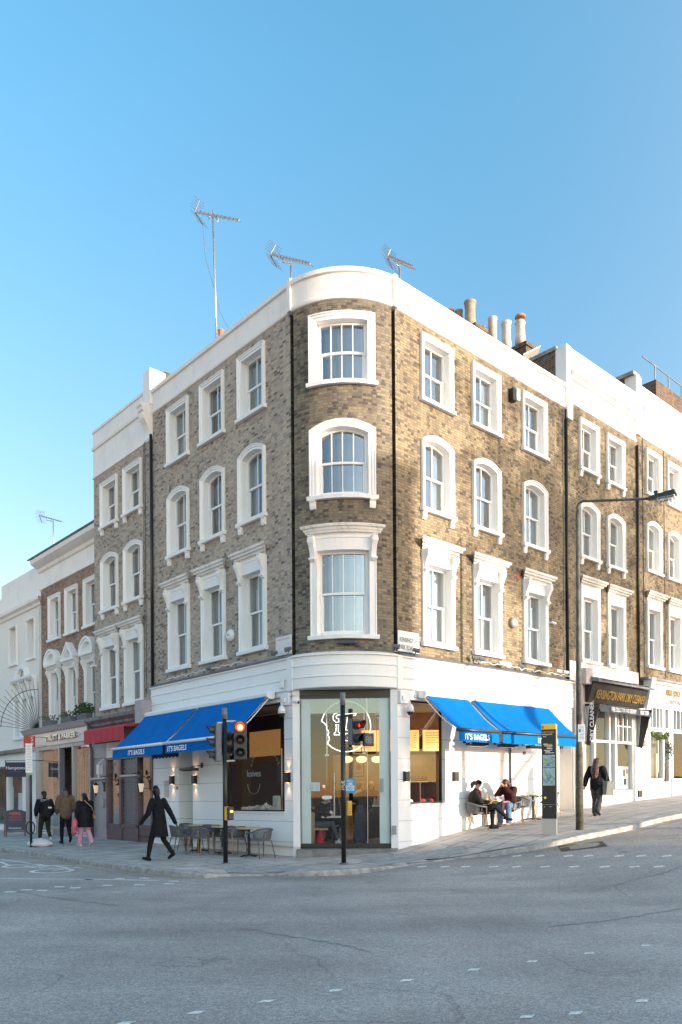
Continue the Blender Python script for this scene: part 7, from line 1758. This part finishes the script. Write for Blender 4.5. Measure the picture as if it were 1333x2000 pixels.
bg_ = local_thing('bagel', 'brown bagel held up in both hands by the person in the maroon jacket', 'food')
MB().lathe([(.025,0),(.05,-.02),(.06,.0),(.05,.02),(.025,.0)], (0,.50,1.13), 14).build('bread', mat('toasted_bread', (.45,.22,.08), .7), bg_, smooth=True); bg_.location = base2; bg_.rotation_euler = (0,0,RD+math.pi+.12)
x = local_thing('pink_cloth', 'pink cloth draped over the lap of the person in jeans', 'cloth')
y = MB(); y.cap((-.06,.30,.66), .06, (.08,.40,.66), .05, 10, .6); y.cap((.0,.42,.64), .05, (.0,.46,.30), .03, 8); remesh(y.build('cloth', cloth('pink_fabric', (.62,.30,.38)), x), .010, 1, (.03,.05)); x.location = base2; x.rotation_euler = (0,0,RD+math.pi+.12)
chair_at(cR, on(FR, 4.72, .55), RD+2.6, 'wooden-legged rope chair pulled round at the empty table, just right of the jeans') if False else None
chair_at(cR, on(FR, 4.62+.0, 1.0)+Vector((0,0,0)), RD, 'x') if False else None
chair_at(cR, on(FR, 4.92, .40), RD-.15, 'empty wooden-legged rope chair left of the empty brass-edged table')
chair_at(cR, on(FR, 6.05, .55), RD+math.pi-.4, 'empty wooden-legged rope chair right of the empty table, half behind the map post')
# things on the table
p = on(FR, 3.58, .34); r = thing('crumpled_paper', 'crumpled white napkins and wrapping on the table between the women', 'paper', (p.x,p.y,p.z+.756))
mb = MB(); random.seed(5)
for k in range(7): leaves(mb, p+Vector((random.uniform(-.16,.16), random.uniform(-.14,.14), .80)), (.07,.07,.05), 14, .12)
mb.build('napkin', M_wtxt, r, fixn=False)
r = thing('drink_glass', 'tall tea-coloured drink glass on the table by the dark-coated person', 'glass', (p.x-.2,p.y-.1,p.z+.756)); MB().lathe([(.03,0),(.035,.16),(.03,.16)], (p.x-.2,p.y-.1,p.z+.756), 12).build('glass', mat('iced_tea', (.4,.3,.15), .2), r)
# ---------------------------------------------------------------- inside the cafe
def inp(px, py_, Y, z=.30): k, _ = ray(px, py_); return Vector((k*Y, Y, z))
def sitJ(lean=.1):
    return {'pelvis':(0,-.06,.55),'chest':(0,-.02+lean,.92),'neck':(0,.06+lean,1.08),'head':(0,.14+lean,1.19),'look':(0,1,-.5),
     'hpl':(-.10,.0,.53),'hpr':(.10,.0,.53),'knl':(-.13,.45,.56),'knr':(.13,.45,.56),'anl':(-.12,.55,.10),'anr':(.12,.60,.10),
     'shl':(-.18,.02+lean,1.0),'shr':(.18,.02+lean,1.0),'ell':(-.24,.15+lean,.78),'elr':(.24,.15+lean,.78),'wrl':(-.08,.40,.80),'wrr':(.08,.40,.80)}
FW = -math.pi/2
o = person('seated person in dark clothes and grey trousers, head bowed over a phone inside the doors', inp(617,1600,20.9), -math.pi/2, sitJ(.12), M_blkw, cloth('grey_trousers', (.08,.085,.09)), M_wsh, hair='short')
o = person('seated bald person facing left across the white table inside the doors', inp(655,1600,21.5), math.pi/2-.3, sitJ(.1), cloth('dark_jumper', (.03,.032,.04)), M_blkt, M_blkt, hair=None)
o = person('standing person in a purple checked shirt by the left doorway strip inside', inp(633,1560,22.6), math.pi*.9, stand(1.75, arms=((.2,.5),(.2,.5))), cloth('purple_check', (.07,.015,.045), var=.5, scale=25), M_blkt, M_blkt, hair='short', hairm=mat('reddish_hair', (.16,.06,.03), .6))
o = person('standing person in black facing away in the dark middle of the cafe', inp(652,1560,23.4), 0, stand(1.72), M_blkw, M_blkt, M_blkt, hair='short')
o = person('standing person in a black jacket with pale hood queueing at the counter inside', inp(701,1560,21.6), -.5, stand(1.66, arms=((.4,.6),(.2,.5))), cloth('black_parka', (.014,.015,.018)), M_blkt, M_blkt, hair='short', puff=.05)
x = MB(); x.cap((-.08,-.08,1.36), .06, (.08,-.05,1.42), .05, 10); remesh(x.build('hood', cloth('cream_fleece', (.45,.40,.32)), o), .012, 1); MB().box(-.12,.02,-.245,-.22,1.06,1.10).build('patch', M_redtxt, o)
o = person('person in a tan cap serving behind the counter inside', inp(724,1560,23.2), math.pi+.3, stand(1.68, arms=((.3,.5),(.3,.5))), cloth('black_tee', (.018,.016,.018)), M_blkt, M_blkt, hair='long', hat=('cap', mat('tan_cap', (.50,.33,.20), .7)), skin=M_skin2)
c = inp(652,1600,20.95); r = thing('inner_table', 'white cafe table inside the glass doors between the seated pair', 'table', tuple(c))
MB(Rot(c,0)).box(-.32,.32,-.3,.3,.72,.75).build('table_top', M_wplast, r); MB(Rot(c,0)).tube([(0,0,0),(0,0,.72)], .03, 8).box(-.2,.2,-.2,.2,0,.02).build('column', M_black, r)
c = inp(637,1600,20.9); t_ = c+Vector((0,0,.75))
r = thing('sauce_jar', 'small red-topped jar on the white table inside', 'jar', tuple(t_)); MB().lathe([(.03,0),(.03,.09)], tuple(t_), 10).build('jar', M_wplast, r); MB().lathe([(.033,.09),(.03,.12),(.005,.125)], tuple(t_), 10).build('lid', mat('red_lid', (.5,.03,.02), .4), r)
t_ = t_+Vector((.14,0,0)); r = thing('napkin_holder', 'white napkin holder on the table inside', 'napkin holder', tuple(t_)); MB(Rot(t_,0)).box(-.04,.04,-.04,.04,0,.13).build('holder', M_wtxt, r, bevel=.01); MB(Rot(t_,0)).box(-.03,.03,-.03,.03,.13,.15).build('napkins', M_wplast, r)
c = inp(612,1640,20.75); r = thing('inner_bench', 'brown wooden bench end inside the left door strip', 'bench', tuple(c)); MB(Rot(c,0)).box(-.05,.05,-.25,.25,0,.86).build('end_panel', M_wleg, r); MB(Rot(c,0)).box(.05,.4,-.25,.25,.40,.45).build('seat', M_wleg, r)
c = inp(625,1640,20.5); x = MB(Rot(c,0)); x.cap((0,0,.12), .13, (.03,0,.34), .06, 10); r = tag(remesh(x.build('red_bag', cloth('red_fabric', (.45,.02,.03)), None, origin=c), .012, 1), 'red fabric bag on the floor under the seated person inside', 'bag')
r = thing('inner_counter', 'dark wooden serving counter with steel top inside the doors', 'counter', (1.9,22.1,.3))
MB().box(.72,3.6,22.05,22.9,.3,1.28).build('counter_front', mat('dark_counter', (.055,.025,.018), .4, var=.2), r); MB().box(.67,3.65,22.0,22.95,1.28,1.32).build('counter_top', M_steel, r)
random.seed(9)
for k in range(7):
    x = .85+k*.10; y = 22.2+.1*(k % 2); h_ = .16+.07*(k % 3); r = thing('sauce_bottle', 'sauce bottle standing on the inner counter', 'bottle', (x,y,1.32), 'sauce bottles on the counter')
    MB().lathe([(.035,0),(.035,h_*.6),(.014,h_*.75),(.014,h_)], (x,y,1.32), 10).build('bottle', mat('bottle_%d' % k, random.choice([(.25,.05,.02),(.1,.05,.02),(.5,.45,.35),(.3,.15,.03)]), .3), r)
c = inp(704,1640,20.9); x = MB(Rot(c,0)); x.cap((0,0,.9), .14, (0,0,.15), .2, 12, .6); r = tag(remesh(x.build('draped_coat', cloth('slate_coat', (.06,.065,.075)), None, origin=c), .014, 1, (.04,.08)), 'slate grey coat draped over a chair inside the doors', 'coat')
M_opal = mat('opal_shade', (.9,.6,.35), .5, emit=(1,.62,.30), es=.35)
for i, (px, nm) in enumerate(((679,'left'),(706.5,'middle'),(736.5,'right'))):
    c = aty(px, 1486, 22.6); r = thing('pendant_lamp', 'opal glass schoolhouse pendant lamp, %s of the three over the cafe counter' % nm, 'pendant lamp', tuple(c), 'opal pendant lamps inside the cafe')
    MB().lathe([(.06,.13),(.13,.10),(.155,.06),(.14,-.02),(.06,-.06),(.01,-.07)], tuple(c), 20).build('lamp_shade', M_opal, r, smooth=True); MB().tube([(c.x,c.y,c.z+.13),(c.x,c.y,4.14)], .01, 6).build('cord', M_black, r)
c = aty(702.5, 1501, 25.5); Fp = Fac(Vector((c.x,26.55,0)), (1,0), (0,-1)); c = aty(702.5, 1501, 26.5)
r = tag(MB(Fp).box(-.16,.16,0,.02,c.z-.25,c.z+.25).build('wall_poster', mat('cream_poster', (.55,.42,.30), .6)), 'red and cream SPICE poster on the tiled wall inside the cafe', 'poster')
MB(Fp).ring([(-.155,c.z-.245),(-.155,c.z+.245),(.155,c.z+.245),(.155,c.z-.245),(-.155,c.z-.245)], [(-.18,c.z-.27),(-.18,c.z+.27),(.18,c.z+.27),(.18,c.z-.27),(-.18,c.z-.27)], [(0,.0),(0,.03),(1,.03),(1,0)]).build('frame', M_ink, r)
text('lettering', 'SPICE', .1, mat('poster_red', (.4,.04,.02), .6), Fp, 0, .022, c.z-.2, r, ext=.001, off=.003)
MB(Fp).prism([(.1*math.cos(k*.4), c.z+.03+.09*math.sin(k*.4)) for k in range(16)], .02, .024).build('print', mat('poster_red2', (.35,.06,.03), .6), r)
c = aty(741, 1397, 20.9); r = thing('ceiling_camera', 'pale dome camera hanging from the ceiling inside the glass doors', 'security camera', tuple(c)); MB().lathe([(.03,.3),(.03,.1),(.10,.08),(.105,.0)], tuple(c), 16).build('housing', M_cream, r, smooth=True); MB().lathe([(.09,0),(.07,-.06),(.01,-.09)], tuple(c), 14).build('lens', M_dome, r, smooth=True)
# things standing in the left window and in the right window
ub = onf(FL,541,1570,-.44)[0]; c = FL.P(ub,-.45,1.2); r = thing('paper_bag', 'pale green paper carrier standing in the left cafe window', 'paper bag', tuple(c)); MB(FL).hexa([(ub-.11,-.5,1.2),(ub+.11,-.5,1.2),(ub+.11,-.38,1.2),(ub-.11,-.38,1.2),(ub-.11,-.48,1.62),(ub+.12,-.48,1.62),(ub+.12,-.40,1.62),(ub-.11,-.40,1.62)]).build('bag', mat('pale_green_paper', (.50,.58,.50), .7), r)
MB(FL).ring([(ub-.04,1.34),(ub-.04,1.5),(ub+.04,1.5),(ub+.04,1.34),(ub-.04,1.34)], [(ub-.05,1.33),(ub-.05,1.51),(ub+.05,1.51),(ub+.05,1.33),(ub-.05,1.33)], [(0,-.375),(1,-.375)]).build('print', M_ink, r, fixn=False)
MB(FL).box(.4,3.2,-.95,-.25,1.10,1.19).build('window_counter', mat('steel_counter', (.3,.3,.3), .3, .7), B1)
r = thing('paper_pile', 'white paper bundle in the middle of the left cafe window', 'paper', tuple(FL.P(1.75,-.5,1.19))); mb = MB(); leaves(mb, FL.P(2.0,-.5,1.28), (.25,.15,.10), 90, .14); mb.build('sheet', M_wtxt, r, fixn=False)
r = thing('paper_pile', 'pale paper bundle toward the left end of the left cafe window', 'paper', tuple(FL.P(2.5,-.5,1.19))); mb = MB(); leaves(mb, FL.P(2.5,-.5,1.26), (.35,.15,.07), 80, .14); mb.build('sheet', M_cream, r, fixn=False)
for u_ in (1.25,.95): MB(FL).tube([(u_,-.55,1.2),(u_,-.55,2.9)], .015, 6).build('rack_post', M_steel, B1)
MB(FL).box(.45,1.45,-1.5,-1.45,1.9,2.75).box(1.5,2.6,-1.5,-1.45,2.0,2.7).build('glass_screen', mat('grey_screen', (.05,.08,.13), .3), B1)
r = thing('merchandise_shelf', 'brown wooden shelf of folded clothes in the right-hand cafe window', 'shelf', tuple(FR.P(1.2,-.4,1.38)))
MB(FR).box(.55,1.85,-.7,-.25,1.38,1.41).box(.55,1.85,-.7,-.68,1.38,1.95).box(.55,1.85,-.7,-.25,1.93,1.96).box(.54,.57,-.7,-.25,1.38,1.96).box(1.18,1.21,-.7,-.25,1.38,1.96).box(1.83,1.86,-.7,-.25,1.38,1.96).build('shelf', mat('walnut', (.13,.05,.03), .4, var=.2), r)
for i, (u_, col, nm) in enumerate(((.85,(.6,.6,.58),'white'),(1.36,(.42,.03,.03),'red'),(1.52,(.03,.08,.05),'dark green'),(1.68,(.42,.03,.03),'second red'))):
    y = MB(FR); y.hexa([(u_-.12,-.5,1.41),(u_+.12,-.5,1.41),(u_+.12,-.27,1.41),(u_-.12,-.27,1.41),(u_-.07,-.48,1.50),(u_+.08,-.48,1.49),(u_+.08,-.3,1.49),(u_-.07,-.3,1.50)])
    tag(y.build('folded_shirt', cloth('shirt_%d' % i, col), None, bevel=.025), '%s folded shirt on the lower shelf of the right-hand window' % nm, 'folded shirt', 'folded shirts in the window')
mb = MB()
random.seed(4)
for k in range(9): x = .6+k*.13; mb.F = FR; mb.lathe([(.05,.0),(.07,.06),(.05,.12),(.01,.14)], (x,-.45,1.96), 10)
tag(mb.build('coffee_machine', mat('dark_chrome', (.06,.05,.05), .2, .8), None), 'dark rounded machine and tubs on top of the window shelf', 'coffee machine')
# ---------------------------------------------------------------- across the street, outside the picture: what shades and is mirrored
t_ = Vector((.509,.861)); s_ = Vector((.861,-.509)).normalized()
pc = Vector((1.86,20.35))+s_*46
def block(name, label, p0, U, N, w, dep, h, m, win=True, eave=.5):
    F = Fac(Vector((p0.x,p0.y,0)), U, N); B = thing(name, label, 'building', tuple(F.P(w/2,-dep/2,0)))
    MB(F).box(0, w, -dep, 0, -.5, h).build('wall', m, B)
    MB(F).box(-eave*.3, w+eave*.3, -dep-.2, .3, h, h+.5).build('cornice', M_parapet, B)
    if win:
        mb = MB(F); g = MB(F); n = int(w/2.4)
        for i in range(n):
            for z in [1.2+3.2*k for k in range(int((h-1)/3.2))]:
                u = (i+.5)*w/n; mb.ring([(u-.5,z),(u-.5,z+1.9),(u+.5,z+1.9),(u+.5,z),(u-.5,z)], [(u-.7,z-.15),(u-.7,z+2.1),(u+.7,z+2.1),(u+.7,z-.15),(u-.7,z-.15)], [(0,.02),(0,.12),(1,.12),(1,.0)]); g.poly([(u-.5,.03,z),(u+.5,.03,z),(u+.5,.03,z+1.9),(u-.5,.03,z+1.9)])
        mb.build('window_frame', M_cream, B, fixn=False); g.build('pane', M_darkroom, B, fixn=False)
    return F, B
# unseen tower, shaped so its corner throws the big shadow on the bow
F_, B_ = block('shadow_tower', 'cream corner tower across the road, unseen and shaped to shade the bow', Vector((pc.x,pc.y)), (-DR[0],-DR[1]), (-NR[0],-NR[1]), 4.6, 5, 15.1, M_cream)
q = Vector((pc.x,pc.y))-Vector(DR)*4.8; block('opposite_house', 'low cream house across the road beside the tower, unseen and kept low to let sky glow past', q, (-DR[0],-DR[1]), (-NR[0],-NR[1]), 26, 10, 6.6, M_cream)
# the house beside it is kept low to let the sky glow in
# terrace opposite the left street, mirrored in the shop windows
p0 = FL.P(-16, 33, 0); block('opposite_terrace', 'brick terrace across the left street, seen only in reflections', Vector((p0.x,p0.y)), (DL[0],DL[1]), (-NL[0],-NL[1]), 150, 10, 8.0, M_red, win=False)
# bare street trees that dapple the sunlit front
def tree(label, x, y, h, seed, lean=0, dens=1.0):
    random.seed(seed); z0 = ground(x, y)-.1; T = thing('street_tree', label, 'tree', (x,y,z0), 'bare street trees across the road'); mb = MB(); tips = []
    def br(p, d, l, r, dep):
        n = 3; pts = [p]; q = p; dd = d
        for k in range(n):
            dd = (dd+Vector((random.gauss(0,.14),random.gauss(0,.14),random.gauss(0,.08)+.03))).normalized(); q = q+dd*l/n; pts.append(q)
        mb.tube([tuple(a) for a in pts], [r, r*.9, r*.8, r*.68], 6 if dep < 3 else 4, caps=False)
        if dep >= 5: tips.append(q); return
        for k in range(3 if dep < 4 else 2):
            ax = Vector((random.gauss(0,1),random.gauss(0,1),random.gauss(0,.6))).normalized(); nd = (dd*.75+ax*.62+Vector((0,0,.12))).normalized(); br(q if k < 2 else pts[2], nd, l*random.uniform(.62,.82), r*.62, dep+1)
    br(Vector((x,y,z0)), Vector((lean,0,1)).normalized(), h*.34, .26, 0); mb.build('trunk', mat('bark_%d' % seed, (.12,.10,.08), .9, var=.4), T, smooth=True)
    lf = MB()
    for t in tips:
        if random.random() < dens: leaves(lf, t, (.8,.8,.7), 30, .26)
    lf.build('crown', M_leaf, T, fixn=False); return T
q = Vector(FR.P(3.6,0,0)[:2])+s_*29; tree('bare plane tree across the road, nearer the corner', q.x, q.y, 17, 21, dens=.75)
q = Vector(FR.P(8.0,0,0)[:2])+s_*34; tree('bare plane tree across the road, farther up the hill', q.x, q.y, 16, 22, dens=.7)
q = Vector(FR.P(12.5,0,0)[:2])+s_*37; tree('bare plane tree across the road opposite the gallery', q.x, q.y, 17, 23, dens=.7)
